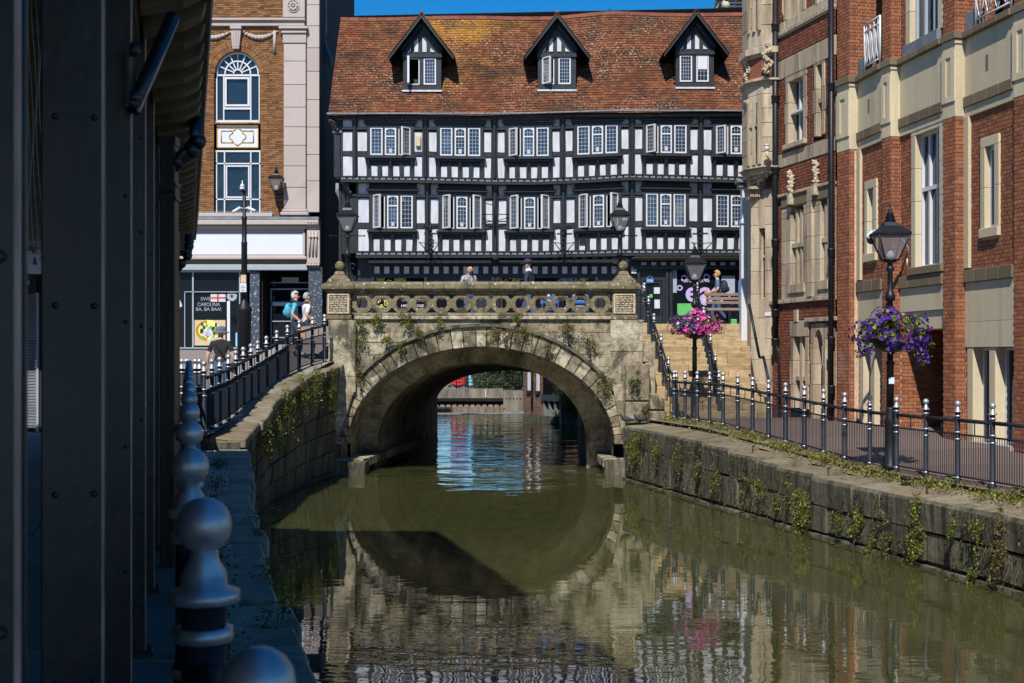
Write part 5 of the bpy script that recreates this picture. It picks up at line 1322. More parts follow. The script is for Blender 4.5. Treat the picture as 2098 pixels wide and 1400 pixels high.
# photograph of a filled flatbread
mb = MB(); mb.fb(FS,sx(394),sx(461),-.055,-.05,sz(708),sz(656)); mb.build('food_poster', M['beigebox'], sw)
mb = MB(); c = (sx(424),sz(677)); mb.poly(FS,[(c[0]+.42*math.cos(2*math.pi*k/16),c[1]+.35*math.sin(2*math.pi*k/16)) for k in range(16)],-.05,-.044); mb.build('food_print', M['yellowp'], sw)
mb = MB(); ts = [math.pi*(.5+k/12) for k in range(13)]; mb.strip(FS,[(c[0]+.3*math.cos(t),c[1]+.25*math.sin(t)) for t in ts],[(c[0]+.4*math.cos(t),c[1]+.34*math.sin(t)) for t in ts],-.044,-.04); mb.build('food_print', M['gold'], sw)
random.seed(5)
for mt,n in (('greenp',9),('leaf_dk',9),('pink',7),('plaster',8)):
    mb = MB()
    for k in range(n):
        q = (c[0]+random.uniform(-.2,.3),c[1]+random.uniform(-.25,.2)); r = random.uniform(.03,.07); a = random.random()*6
        mb.poly(FS,[(q[0]+r*math.cos(a+2*math.pi*j/6)*random.uniform(.5,1.3),q[1]+r*1.5*math.sin(a+2*math.pi*j/6)) for j in range(6)],-.044,-.036-random.random()*.003)
    mb.build('food_print', M[mt], sw)
mb = MB(); mb.fb(FS,sx(464.5),sx(470.5),-.07,-.045,sz(700),sz(617)); mb.build('white_post', M['signwhite'], sw)
mb = MB(); mb.fb(FS,sx(482),sx(490),-.055,-.045,sz(710),sz(682)); mb.build('window_print', M['bluep'], sw)
flg = MB(); p = [(sx(362),sz(610)),(sx(366),sz(609.5)),(sx(373),sz(627)),(sx(362),sz(634))]; flg.poly(FS,p,-.05,-.04); flg.build('flag_print', M['plaster'], sw)
flg = MB(); flg.poly(FS,[(sx(362),sz(618)),(sx(369.5),sz(631.5)),(sx(367.5),sz(632)),(sx(362),sz(622))],-.04,-.035); flg.build('flag_print', M['plastic_red'], sw)
sp('stall_riser','black',340,513,715,742,-.1,.03)
# recessed door
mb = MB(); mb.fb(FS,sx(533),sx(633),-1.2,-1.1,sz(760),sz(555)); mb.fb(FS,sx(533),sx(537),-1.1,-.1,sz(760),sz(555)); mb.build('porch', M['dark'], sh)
mb = MB()
for r in ((543,545.5,590,745),(630,632,590,745),(543,632,588,591),(543,632,575,577),(543,632,616,625),(543,632,656,658),(586,588.5,590,745),(545,632,690,692)): pbox(mb,FS,*r,-1.05,-.95)
dr = mb.build('shop_door', M['greyframe'], sh)
mb = MB(); mb.quad(*[FS.pt(a,-1.0,z) for a,z in ((sx(543),sz(745)),(sx(632),sz(745)),(sx(632),sz(560)),(sx(543),sz(560)))]); mb.build('pane', M['shopglass'], dr)
mb = MB(); pbox(mb,FS,549,577,618,624,-.95,-.93); mb.build('door_sticker', M['signwhite'], dr)
mb = MB(); pbox(mb,FS,567,602,565,576,-1.0,-.93); mb.build('door_light', M['greyframe'], dr)
# bulk of the building and its dark side wall along the alley
mb = MB(); xr_ = sx(655); mb.box((-22,YS+.05,2.5),(sx(439),YS+.1,SZ(555,YS))) if False else None
mb.box((sx(300),YS+1.4,2.4),(xr_-.02,52,19)); mb.box((-24,YS+.3,2.4),(sx(300),52,19))
mb.build('shell', M['dark'], sh)
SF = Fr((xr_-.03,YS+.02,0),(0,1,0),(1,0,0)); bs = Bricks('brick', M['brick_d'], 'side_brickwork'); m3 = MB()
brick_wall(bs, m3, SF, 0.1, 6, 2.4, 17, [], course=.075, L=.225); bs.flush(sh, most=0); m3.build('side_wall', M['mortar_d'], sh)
mb = MB(); c = lambda u,v,Y=44.0: P(u,v,Y); mb.tube([c(661,72),c(668,100),c(676,118),c(676,135)],.09,7); mb.tube([c(664,-20),c(664,60),c(662,75)],.1,7); mb.build('downpipe', M['leadsheet'], sh)
al = thing('alley_wall', 'dark sooty brick wall closing the alley beside the timber house', 'wall', (-6.1,52.2,2.5))
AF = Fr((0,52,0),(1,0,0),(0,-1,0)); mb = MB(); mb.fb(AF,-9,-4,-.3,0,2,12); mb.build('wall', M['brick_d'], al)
# ================================================================== RED BRICK BUILDING on the right
# plane of the pilaster faces: X = 8.46 - 0.255 (Y - 24.2); recessed plane lies 0.22 m further back
OA = Vector((8.46,24.2,0))
FO = Fr(OA, UC, NC)
def onplane(fr, x, y):
    "photo pixel -> (s, z) on a vertical plane"
    k = (x-CX)/FPX                          # X = k Y
    u, o = fr.u, fr.o
    # o.x + s u.x = k (o.y + s u.y)
    s = (k*o.y - o.x)/(u.x - k*u.y); Y = o.y + s*u.y
    return s, CZ - (y-HY)*Y/FPX
REC = 0.235
FR_ = FO.off(-REC)
ab = thing('brick_building', 'orange brick building with cream bands, tall windows and small balconies beside the right path', 'building', (8.6,24,1.2))
bA = Bricks('brick', M['brick_a'], 'brickwork'); mA = MB()
ZC0, ZC1, ZL, ZB, ZG = 9.05, 8.93, 7.62, 7.45, 1.2
S = lambda x, fr=FO: onplane(fr, x, 500)[0]
# pilasters: far end s (left in picture) to near end s (right corner)
pil = [(S(1716),S(1741)),(S(1808),S(1826)),(S(1933),S(1958)),(S(2078),S(2108))]
pil = [(max(a,b),min(a,b)) for a,b in pil]          # (far, near)
depthp = [.11,REC,REC,REC]
bays = []
for i in range(3): bays.append((pil[i][1], pil[i+1][0]))  # far s, near s
# beyond the frame the building goes on towards the camera
step_ = pil[2][1]-pil[3][1]
pil.append((pil[3][0]-2.3, pil[3][1]-2.3)); depthp.append(REC); bays.append((pil[3][1], pil[4][0]))
pil.append((pil[4][0]-2.3, pil[4][1]-2.3)); depthp.append(REC); bays.append((pil[4][1], pil[5][0]))
def Fret(s): return Fr(FO.pt(s,0,0), -NC, -UC)      # a return facing the camera side; its s runs back into the wall
def cbox(name, mat, fr, s0, s1, d0, d1, z0, z1, parent=None, bevel=.008):
    mb = MB(); mb.fb(fr, min(s0,s1), max(s0,s1), d0, d1, z0, z1); return mb.build(name, M[mat], parent or ab, bevel=bevel)
TOPZ = 13.2
for i, (sf, sn) in enumerate(pil):
    dp = depthp[i]
    brick_wall(bA, mA, FO, sn, sf, ZG, ZB, [], bond='header')
    brick_wall(bA, mA, Fret(sn), 0, dp, ZG, ZB, [], bond='english')
    mb = MB(); mb.fb(FO, sn+.012, sf-.012, -REC-.2, -.012, ZG, TOPZ-.1); mb.build('pier_core', M['mortar'], ab)
    # cream block of the pilaster between brick and cornice, with a slot
    cbox('cream_pier', 'cream', FO, sn-.012, sf+.012, -REC, .015, ZB+.004, ZC1-.004)
    m = (sf+sn)/2; w = abs(sf-sn)
    sl_ = MB(); sl_.fb(FO, m-w*.2, m+w*.2, .0152, .017, ZB+.45, ZC1-.3); 
    fr_ = MB()
    for (q0,q1,e0,e1) in ((sn-.01,m-w*.2,ZB+.3,ZC1-.2),(m+w*.2,sf+.01,ZB+.3,ZC1-.2),(m-w*.2,m+w*.2,ZC1-.32,ZC1-.2),(m-w*.2,m+w*.2,ZB+.3,ZB+.42)): fr_.fb(FO,q0,q1,.015,.04,e0,e1)
    fr_.build('pier_panel', M['cream'], ab)
    cbox('cornice_cap', 'ledge', FO, sn-.07, sf+.0, -REC, .07, ZC1, ZC0+.02); cbox('cornice_neck', 'cream', FO, sn-.035, sf+.0, -REC, .035, ZC1-.09, ZC1-.002)
    # storey above
    brick_wall(bA, mA, FO, sn, sf, ZC0+.021, TOPZ, [], bond='header'); brick_wall(bA, mA, Fret(sn), 0, .9 if i % 2 == 0 or True else dp, ZC0+.021, TOPZ, [], bond='english')
def ledge_run(fr, s0, s1, z0, z1, d, parent=None):
    n = max(1, round(abs(s1-s0)/.5))
    for k in range(n): cbox('ledge_stone', 'ledge', fr, lerp(s0,s1,k/n)+(-.003 if s1<s0 else .003), lerp(s0,s1,(k+1)/n)+(.003 if s1<s0 else -.003), -.15, d, z0, z1, parent)
def glazed(fr, s0, s1, z0, z1, cols, rows, d=-.14, frame='white', parent=None, bar=.035, gm='glass', name='window'):
    s0, s1 = min(s0,s1), max(s0,s1); mb = MB()
    mb.fb(fr,s0,s0+bar,d-.06,d+.03,z0,z1); mb.fb(fr,s1-bar,s1,d-.06,d+.03,z0,z1); mb.fb(fr,s0+bar,s1-bar,d-.06,d+.029,z0,z0+bar); mb.fb(fr,s0+bar,s1-bar,d-.06,d+.029,z1-bar,z1)
    for k in range(1,cols): x = lerp(s0,s1,k/cols); mb.fb(fr,x-bar*.7,x+bar*.7,d-.06,d+.027,z0+bar,z1-bar)
    for zz in rows: mb.fb(fr,s0+bar,s1-bar,d-.06,d+.032,zz-bar,zz+bar)
    w = mb.build(name, M[frame], parent or ab)
    g = MB(); g.quad(*[fr.pt(a,d-.03,z) for a,z in ((s0,z0),(s1,z0),(s1,z1),(s0,z1))]); g.build('pane', M[gm], w)
    return w
def surround(fr, s0, s1, z0, z1, w, d1, parent, mat='cream', d0=-.16, sill=True, name='stone_surround'):
    "jambs, head and sill as separate stones round an opening"
    s0, s1 = min(s0,s1), max(s0,s1); out = []
    n = max(1, round((z1-z0)/.75))
    for k in range(n):
        for a,b in ((s0-w,s0),(s1,s1+w)):
            out.append(cbox('jamb_stone', mat, fr, a, b, d0, d1, lerp(z0,z1,k/n)+.003, lerp(z0,z1,(k+1)/n)-.003, parent, bevel=.006))
    cbox('lintel_stone', mat, fr, s0-w, s1+w, d0, d1, z1, z1+w*1.1, parent)
    if sill: cbox('sill_stone', mat if sill is True else sill, fr, s0-w, s1+w, d0, d1+.03, z0-w*1.1, z0, parent)
def slit(fr, x0, x1, y0, y1):
    s0, _ = onplane(fr, x0, 0); s1, _ = onplane(fr, x1, 0); xm = (x0+x1)/2
    return min(s0,s1), max(s0,s1), onplane(fr,xm,y1)[1], onplane(fr,xm,y0)[1]
Zl0, Zl1 = 4.28, 4.52                                  # ledge under the first floor
def bayframe(lo, hi):
    'each bay runs from the recess beside the far pilaster to nearly flush with the near one'
    u = (FO.pt(hi,-REC,0)-FO.pt(lo,-.045,0)).normalized(); n = Vector((-u.y,u.x,0)); return Fr(FO.pt(hi,-REC,0)-u*hi, u, n)
FR0 = FR_
for i, (sf, sn) in enumerate(bays):
    FR_ = bayframe(sn, sf)
    kind = ('slit','tall','slit')[i % 3] if i < 3 else ('tall','slit')[i-3]
    lo, hi = sn, sf
    # frieze of smooth cream render with a little square vent, dark ledges above and below
    cbox('frieze_panel', 'cream', FR_, lo, hi, -.15, .04, ZL+.2, ZC1-.004, bevel=.005)
    cbox('lintel_band', 'cream', FR_, lo, hi, -.15, .05, ZB+.0 if kind == 'tall' else ZB-.02, ZL-.002, bevel=.005)
    ledge_run(FR_, lo, hi, ZL, ZL+.198, .085)
    ledge_run(FR_, lo, hi, ZC1, ZC0, .14)
    m = (lo+hi)/2
    if kind == 'slit':
        vm = MB(); vm.fb(FR_, m+.0, m+.1, .0405, .043, 8.15, 8.45); vm.build('frieze_slot', M['ledge'], ab)
        cbox('cream_strip','cream',FR_,hi-.2,hi-.002,-.12,.07,4.55,ZB-.024)
        s0,s1,z0,z1 = slit(FR_,2029,2046,305,455) if i != 0 else slit(FR_,1776,1793,380,512)
        c = m-.05; s0, s1 = c-.17, c+.17; z0, z1 = 5.25, 6.75
        if i == 0: z0, z1 = 5.1, 6.5
        brick_wall(bA, mA, FR_, lo, hi-.2, Zl1, ZB-.02, [(s0-.16,s1+.16,z0-.18,z1+.18)], bond='header')
        surround(FR_, s0, s1, z0, z1, .16, .05, ab)
        glazed(FR_, s0, s1, z0, z1, 1, [], d=-.09, bar=.065)
    else:
        s0, s1 = lo+.3, hi-.42; z0, z1 = 4.68, 7.36
        if i == 1: s0 = onplane(FR_,1928,0)[0]; s1 = onplane(FR_,1879,0)[0]
        brick_wall(bA, mA, FR_, lo, hi, Zl1, ZB, [(s0-.2,s1+.22,z0-.16,ZB+.1)], bond='header')
        surround(FR_, s0, s1, z0, z1, .19, .04, ab, sill=False)
        glazed(FR_, s0, s1, z0, z1, 3, [6.25], d=-.12, frame='white', bar=.04)
        cbox('sill_stone','ledge',FR_,s0-.2,s1+.22,-.15,.12,4.525,4.675)
    ledge_run(FR_, lo, hi, Zl0, Zl1-.004, .09)
    # ground floor
    if kind == 'slit':
        cbox('cream_panel','cream',FR_,lo,hi,-.15,.04,3.53,Zl0-.004,bevel=.005); cbox('cream_panel','cream',FR_,lo,hi,-.15,.04,3.05,3.525,bevel=.005)
        w = hi-lo; a = lo+.05; b = hi-.3
        brick_wall(bA, mA, FR_, lo, hi, ZG, 3.05, [(a-.02,b+.24,ZG-.1,3.1)], bond='header')
        cbox('jamb_stone','cream',FR_,b,b+.22,-.3,.03,ZG,3.048); mm = lerp(a,b,.52)
        cbox('jamb_stone','cream',FR_,mm-.11,mm+.11,-.3,.02,ZG,3.048)
        glazed(FR_, a, mm-.11, ZG+.08, 3.04, 1, [], d=-.2, bar=.05); glazed(FR_, mm+.11, b, ZG+.08, 3.04, 1, [], d=-.2, bar=.05)
        cbox('sill_stone','pinkstone',FR_,a,b,-.25,.1,ZG-.1,ZG+.078)
    else:
        cbox('cream_panel','cream',FR_,lo,hi,-.15,.04,3.79,Zl0-.004,bevel=.005); cbox('cream_panel','cream',FR_,lo,hi,-.15,.0,3.42,3.785,bevel=.005)
        # deep brick porch with the door at its back
        back = 1.0
        brick_wall(bA, mA, Fret(hi+.002), REC, REC+back, ZG, 3.42, [], bond='stretcher')
        brick_wall(bA, mA, FR_.off(-back), lo, hi-.02, ZG, 3.42, [(lo-.1,lo+1.05,ZG-.1,3.4)], bond='stretcher')
        glazed(FR_.off(-back), lo+.02, lo+1.0, ZG+.02, 3.38, 1, [2.9], d=-.05, frame='white', bar=.06, name='door')
        mb = MB(); mb.fb(FR_, lo, hi, -back-.1, -.16, 3.421, 3.5); mb.build('porch_ceiling', M['cream'], ab)
        mb = MB(); mb.fb(FR_, lo-.3, hi+.3, -back-.1, -.02, ZG-.1, ZG+.07); mb.build('porch_floor', M['flag'], ab)
    # upper storey
    if kind == 'slit':      # recessed balcony with white curved balustrade
        brick_wall(bA, mA, FR_.off(-.75), lo, hi, ZC0, TOPZ, [(lo+.3,hi-.3,ZC0-.1,11.4)], bond='header')
        glazed(FR_.off(-.75), lo+.3, hi-.3, ZC0+.03, 11.38, 2, [10.6], d=-.08, frame='white')
        cbox('balcony_floor','ledge',FR_,lo,hi,-.78,-.16,ZC0-.12,ZC0+.02)
        cbox('lead_upstand','leadsheet',FR_,hi-.5,hi-.01,-.1,.05,ZC0+.02,ZC0+.36)
        bal = MB(); b0, b1 = lo+.02, hi-.51; zb, zt = ZC0+.12, ZC0+1.02; F = FR_.off(.08)
        for z in (zb,zt-.15,zt): bal.tube([F.pt(b0,0,z),F.pt(b1,0,z)],.02,5)
        for s_ in (b0,b1): bal.tube([F.pt(s_,0,ZC0),F.pt(s_,0,zt)],.025,5)
        rail_ = bal.build('balcony_rail', M['white'], ab)
        n = 4
        for k in range(n):
            sa, sb_ = lerp(b0,b1,k/n), lerp(b0,b1,(k+1)/n); bb = MB()
            for sg in (0,1):
                pts = [F.pt(lerp(sa,sb_,.5+(-.5 if sg else .5)*math.sin(math.pi*t/8)*.9),0,lerp(zb,zt-.15,t/8)) for t in range(9)]; bb.tube(pts,.014,4)
            bb.tube([F.pt((sa+sb_)/2,0,zb),F.pt((sa+sb_)/2,0,zt)],.012,4); bb.build('baluster', M['white'], rail_)
        mb = MB(); p = Fret(hi).pt(REC+.05,.05,0); mb.tube([(p.x,p.y,ZC0),(p.x,p.y,TOPZ)],.05,6); 
    else:
        s0, s1 = lo+.25, hi-.45
        brick_wall(bA, mA, FR_, lo, hi, ZC0, TOPZ, [(s0-.1,s1+.24,ZC0-.1,12.2)], bond='header')
        surround(FR_, s0, s1, ZC0+.22, 12.0, .2, .03, ab, sill=False)
        glazed(FR_, s0, s1, ZC0+.22, 12.0, 3, [10.75], d=-.12, frame='greyframe', bar=.045); cbox('sill_stone','leadsheet',FR_,s0-.1,s1+.2,-.1,.1,ZC0+.001,ZC0+.22)
bA.flush(ab); mA.build('wall', M['mortar'], ab)
mb = MB(); far, near = pil[0][0], pil[-1][1]
mb.fb(FO, near, far, -6, -1.9, 1.0, TOPZ); mb.fb(FO, near, far, -6, .1, TOPZ+.001, TOPZ+.3); mb.build('shell', M['dark'], ab)

# ================================================================== STONE AND BRICK BUILDING beyond it
bb_ = thing('stone_building', 'older red brick and buff stone building with mullioned windows and a carved corner oriel', 'building', (7.2,30,1.3))
F_B = FO.off(-.05)
bB = Bricks('brick', M['brick_b'], 'brickwork'); mB_ = MB()
def so(x, y): return onplane(F_B, x, y)
def brect(x0, x1, y0, y1, xm=None):
    "s range from two photo columns, z range read at column xm"
    a, b = so(x0,0)[0], so(x1,0)[0]; xm = xm or (x0+x1)/2
    return min(a,b), max(a,b), so(xm,y1)[1], so(xm,y0)[1]
sR = so(1712,0)[0]; sL = so(1583,0)[0]
zq = lambda x,y: so(x,y)[1]
zs1, zs0 = zq(1653,38), zq(1653,47)         # string under the second floor windows
zb1, zb0 = zq(1653,100), zq(1653,140)       # stone band over first floor windows
zn1, zn0 = zq(1653,300), zq(1653,328)       # band under them
zt1 = zq(1653,392); zt0 = zq(1653,610)      # stone bay of the lower windows, string below
holes = []
W = []
# first floor: three light mullioned window and a tall slit
w1 = brect(1617,1646,163,292,1630); w2 = brect(1674,1685,132,278,1680); w0 = brect(1588,1594,205,330,1590)
# second floor windows
u1 = brect(1612,1645,-120,32,1628); u2 = brect(1676,1690,-120,8,1683)
holes += [(w1[0]-.2,w1[1]+.25,w1[2]-.1,w1[3]+.3),(w2[0]-.16,w2[1]+.2,w2[2]-.1,w2[3]+.2),(u1[0]-.2,u1[1]+.25,u1[2]-.2,u1[3]),(u2[0]-.16,u2[1]+.2,u2[2]-.2,u2[3])]
lowb = (so(1706,0)[0], so(1603,0)[0], zt0, zt1)
d1 = brect(1627,1651,690,838,1640); d2 = brect(1668,1688,675,842,1678); d3 = brect(1692,1706,680,845,1699)
holes += [lowb, (d1[0]-.18,d1[1]+.2,1.0,d1[3]+.4),(d2[0]-.1,d2[1]+.15,1.0,d2[3]+.15),(d3[0]-.1,d3[1]+.12,1.0,d3[3]+.15)]
holes += [(sR-1,sL+1,zs0-.05,zs1),(sR-1,sL+1,zb0,zb1),(sR-1,sL+1,zn0,zn1)]
brick_wall(bB, mB_, F_B, sR, sL, 1.2, 14.5, holes, bond='header')
bB.flush(bb_); mB_.build('wall', M['mortar_d'], bb_)
def bx_(name, mat, s0, s1, d0, d1, z0, z1, bevel=.01): return cbox(name, mat, F_B, s0, s1, d0, d1, z0, z1, bb_, bevel)
def runs(name, s0, s1, d0, d1, z0, z1, l=.8, skip=()):
    s = s0
    while s < s1-.05:
        e = min(s+random.uniform(l*.8,l*1.2), s1)
        bx_(name,'ashlar',s+.003,e-.003,d0,d1,z0,z1); s = e
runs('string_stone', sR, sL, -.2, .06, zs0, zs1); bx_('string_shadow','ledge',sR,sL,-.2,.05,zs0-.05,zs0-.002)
runs('band_stone', sR, sL, -.2, .03, zb0, zb1-.002); runs('band_stone', sR, sL, -.2, .03, zn0, zn1)
runs('band_stone', sR, sL, -.2, .02, zs1+.002, zs1+.22)
def stone_window(r, cols, trans, w=.17, mull=.07, d=-.2, gm='glass', sill=True, frame='ashlar'):
    s0,s1,z0,z1 = r; n = max(2, round((z1-z0)/.55))
    mb = MB()
    for k in range(1,cols): c = lerp(s0,s1,k/cols); mb.fb(F_B,c-mull,c+mull,-.26,-.03 if frame != 'white' else -.15,z0,z1,taper=.0)
    for zz in trans: mb.fb(F_B,s0,s1,-.28,-.035,zz-(.05 if frame != 'white' else .03),zz+(.05 if frame != 'white' else .03))
    mb.fb(F_B,s0-.001,s0+.02,-.28,-.05,z0,z1)
    win = mb.build('window', M[frame], bb_)
    for k in range(n):
        for q,(a,b) in enumerate(((s0-w,s0),(s1,s1+w))):
            e = .05*(k % 2)
            bx_('jamb_stone','ashlar',a-(e if q == 0 else 0),b+(e if q == 1 else 0),-.3,.02,lerp(z0,z1,k/n)+.003,lerp(z0,z1,(k+1)/n)-.003)
    g = MB(); g.quad(*[F_B.pt(a,-.2,z) for a,z in ((s0,z0),(s1,z0),(s1,z1),(s0,z1))]); g.build('pane', M[gm], win)
    return win
stone_window(w1,3,[lerp(w1[2],w1[3],.5)],mull=.024,frame='white'); bx_('lintel_stone','ashlar',w1[0]-.2,w1[1]+.2,-.3,.02,w1[3],w1[3]+.3); bx_('sill_stone','ashlar',w1[0]-.2,w1[1]+.2,-.3,.1,w1[2]-.12,w1[2])
stone_window(w2,1,[lerp(w2[2],w2[3],.5)],w=.13); bx_('lintel_stone','ashlar',w2[0]-.15,w2[1]+.15,-.3,.02,w2[3],w2[3]+.2)
stone_window(u1,2,[],w=.15,mull=.1); stone_window(u2,1,[],w=.13)
# lower stone bay with two mullioned windows
s0,s1,z0,z1 = lowb
l1 = brect(1622,1648,430,580,1636); l2 = brect(1683,1697,418,572,1690); 
mh = [(l1[0],l1[1],l1[2],l1[3]),(l2[0],l2[1],l2[2],l2[3])]
ez = [z0,lerp(z0,z1,.13),lerp(z0,z1,.34),lerp(z0,z1,.56),lerp(z0,z1,.78),l2[3],z1-.28,z1]
ez = sorted(set(ez)); es = [s0,l2[0],l2[1],(l2[1]+l1[0])/2-.12,(l2[1]+l1[0])/2+.12,l1[0],l1[1],s1]
for i in range(len(es)-1):
    for j in range(len(ez)-1):
        a,b,c,d = es[i],es[i+1],ez[j],ez[j+1]
        inw = any(h[0]-.01 <= a and b <= h[1]+.01 for h in mh)
        if inw and c >= min(l1[2],l2[2])-.05 and d <= l1[3]+.15: continue
        if b-a < .02: continue
        bx_('bay_stone','ashlar',a+.002,b-.002,-.3,.03 if i != 3 else .1,c+.002,d-.002)
for r,cols in ((l1,3),(l2,2)):
    mb = MB()
    for k in range(1,cols): c = lerp(r[0],r[1],k/cols); mb.fb(F_B,c-.05,c+.05,-.34,-.02,r[2],r[3])
    zz = lerp(r[2],r[3],.52); mb.fb(F_B,r[0],r[1],-.34,.0,zz-.05,zz+.05)
    w = mb.build('window', M['ashlar'], bb_); g = MB(); g.quad(*[F_B.pt(a,-.3,z) for a,z in ((r[0],r[2]),(r[1],r[2]),(r[1],r[3]),(r[0],r[3]))]); g.build('pane', M['shopglass'], w)
    bx_('sill_stone','ashlar',r[0]-.08,r[1]+.08,-.1,.07,r[2]-.24,r[2]-.02)
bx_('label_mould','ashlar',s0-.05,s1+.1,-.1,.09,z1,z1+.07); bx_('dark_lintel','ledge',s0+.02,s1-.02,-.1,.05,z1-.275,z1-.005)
bx_('string_stone','ashlar',s0-.05,s1+.6,-.1,.08,z0-.1,z0-.003); 
# ground floor openings
stone_window(d1,2,[lerp(d1[2],d1[3],.42)],w=.15,mull=.06); bx_('lintel_stone','ashlar',d1[0]-.17,d1[1]+.17,-.3,.03,d1[3],d1[3]+.38)
for r in (d2,d3):
    a,b,c,d = r; mb = MB(); n = 8; m = (a+b)/2; hw = (b-a)/2; zsp = d-.45
    for k in range(n):
        t0,t1 = k/n,(k+1)/n; f = lambda t: zsp+.45*math.sqrt(max(0,1-(abs(2*t-1))**1.6))
        mb.poly(F_B,[(lerp(a,b,t0),f(t0)),(lerp(a,b,t1),f(t1)),(lerp(a,b,t1),d+.14),(lerp(a,b,t0),d+.14)],-.4,.02)
    mb.build('pointed_head', M['ashlar'], bb_)
    for k in range(5):
        for q,(e0,e1) in enumerate(((a-.1,a),(b,b+.12))): bx_('jamb_stone','ashlar',e0-.0,e1+.04*(k%2)*(q),-.4,.02,lerp(1.25,d+.14,k/5)+.003,lerp(1.25,d+.14,(k+1)/5)-.003)
    mb = MB(); mb.fb(F_B,a,b,-.46,-.4,1.2,d+.1); dd = mb.build('door', M['ashlar'], bb_)
    mb = MB(); mb.fb(F_B,m-.05,m+.05,-.4,-.36,1.2,d-.3); mb.build('mullion', M['ashlar'], dd)
bx_('label_mould','ashlar',d3[0]-.3,d2[1]+.35,-.1,.08,d2[3]+.18,d2[3]+.27)
mb = MB(); q = brect(1630,1637,635,659); mb.fb(F_B,q[0],q[1],.0,.05,q[2],q[3]); mb.build('stone_plaque', M['ashlar'], bb_)
for (x,y) in ((1627,384),(1678,363)):      # carved finials over the bay
    s_, z_ = so(x,y); mb = MB(); random.seed(x)
    for k in range(6):
        for j in range(4):
            a = random.random()*6.28; c = F_B.pt(s_,.1,z_-.14+k*.085); e = c+Vector((math.cos(a)*.1,-.05,.06+.04*math.sin(a)*2)); mb.tube([c,(c+e)/2+Vector((0,-.03,.02)),e],[.03,.04,.01],5)
    mb.lathe(F_B.pt(s_,.08,z_-.2),[(.05,0),(.06,.2),(.04,.5),(.01,.6)],7)
    mb.fb(F_B,s_-.06,s_+.06,0,.16,z_-.42,z_-.16); mb.build('carved_finial', M['carved'], bb_)
# chamfered corner towards the bridge with the carved oriel
pc = F_B.pt(sL,0,0); CU = Vector((-0.75,0.66,0)).normalized(); CN = Vector((-0.66,-0.75,0)).normalized()
FCh = Fr(pc, CU, CN); bC = Bricks('brick', M['brick_b'], 'corner_brickwork'); mC = MB()
cw = .62
for (x0,x1,y0,y1,mt) in ((0,cw,1.2,SZ(650,31.3),'s'),(0,cw,SZ(650,31.3),SZ(600,31.3),'s'),(0,cw,SZ(600,31.3),SZ(455,31.3),'s'),(0,cw,SZ(455,31.3),SZ(380,31.3),'s'),(0,.2,SZ(380,31.3),14,'b')):
    if mt == 'b': brick_wall(bC, mC, FCh, x0, x1, y0, y1, [], bond='stretcher')
    else:
        n = max(1, round((y1-y0)/.5))
        for k in range(n):
            cbox('quoin_stone','ashlar',FCh,x0,lerp(x0,x1,.34)-.002,-.2,.02,lerp(y0,y1,k/n)+.003,lerp(y0,y1,(k+1)/n)-.003,bb_); cbox('quoin_stone','ashlar',FCh,lerp(x0,x1,.62),x1,-.2,.02,lerp(y0,y1,k/n)+.003,lerp(y0,y1,(k+1)/n)-.003,bb_)
bC.flush(bb_, most=60); mC.build('corner_wall', M['mortar_d'], bb_)
cbox('lintel_stone','ashlar',FCh,cw*.34,cw*.62,-.2,.02,SZ(462,31.3),SZ(380,31.3),bb_); cbox('apron_stone','ashlar',FCh,cw*.34,cw*.62,-.2,.012,1.2,SZ(650,31.3)-.004,bb_); cbox('spandrel_stone','ashlar',FCh,cw*.34,cw*.62,-.2,.02,SZ(650,31.3),SZ(612,31.3),bb_)
glazed(FCh, cw*.34, cw*.62, SZ(610,31.3), SZ(464,31.3), 1, [SZ(520,31.3)], d=-.15, frame='ashlar', parent=bb_)
mb = MB(); mb.fb(F_B, sR, sL-.02, -6, -.5, 1.0, 14.5); mb.build('shell', M['dark'], bb_)
# side of the corner seen beyond, purple brick with white pilaster in front
RF = Fr((SX(1553,33.2),33.2,0),(-0.55,0.83,0),(-0.83,-0.55,0)); bD = Bricks('brick', M['brick_f'], 'return_brickwork'); mD = MB()
brick_wall(bD, mD, RF, 0, .16, 1.5, 7.2, [], bond='stretcher'); bD.flush(bb_, most=60); mD.build('return_wall', M['mortar_d'], bb_)
mb = MB(); mb.box((SX(1545,33.5)+.02,33.5,1.2),(9.5,34.6,14.5)); mb.build('return_shell', M['ashlar'], bb_)
# oriel: canted bay of buff stone carried on a corbel, two storeys of lights with carved heads
oc = P(1557,300,31.9); ox = lambda x,Y=31.7: SX(x,Y); oz = lambda y,Y=31.7: SZ(y,Y)
def cant(z0, z1, e=0, name='oriel_stone', mat='ashlar', bevel=.01):
    "plan of the oriel: left cheek, front, right cheek"
    pl = [(ox(1534)-e,32.6),(ox(1538)-e,32.0-e),(ox(1559),31.55-e*1.3),(ox(1581)+e,31.5-e),(ox(1585)+e,32.6)]
    mb = MB(); n = len(pl); vs = [(x,y,z0) for x,y in pl]+[(x,y,z1) for x,y in pl]
    mb.add(vs,[tuple(range(n-1,-1,-1)),tuple(range(n,2*n))]+[(i,(i+1)%n,n+(i+1)%n,n+i) for i in range(n)]); return mb.build(name, M[mat], bb_, bevel=bevel)
for y0,y1,e in ((350,346,.04),(346,343,.1)): cant(oz(y0),oz(y1),e,'oriel_sill')
[cant(oz(343-29.6*k)+.004,oz(343-29.6*(k+1))-.004,.004*(k%2)) for k in range(5)]
for y0,y1,e in ((173,169,.05),(169,165,.12),(165,161,.06)): cant(oz(y0),oz(y1),e,'oriel_cornice')
cant(oz(195),oz(173),0,'oriel_head'); cant(oz(161),oz(118),-.03,'oriel_brick','brick_b',0)
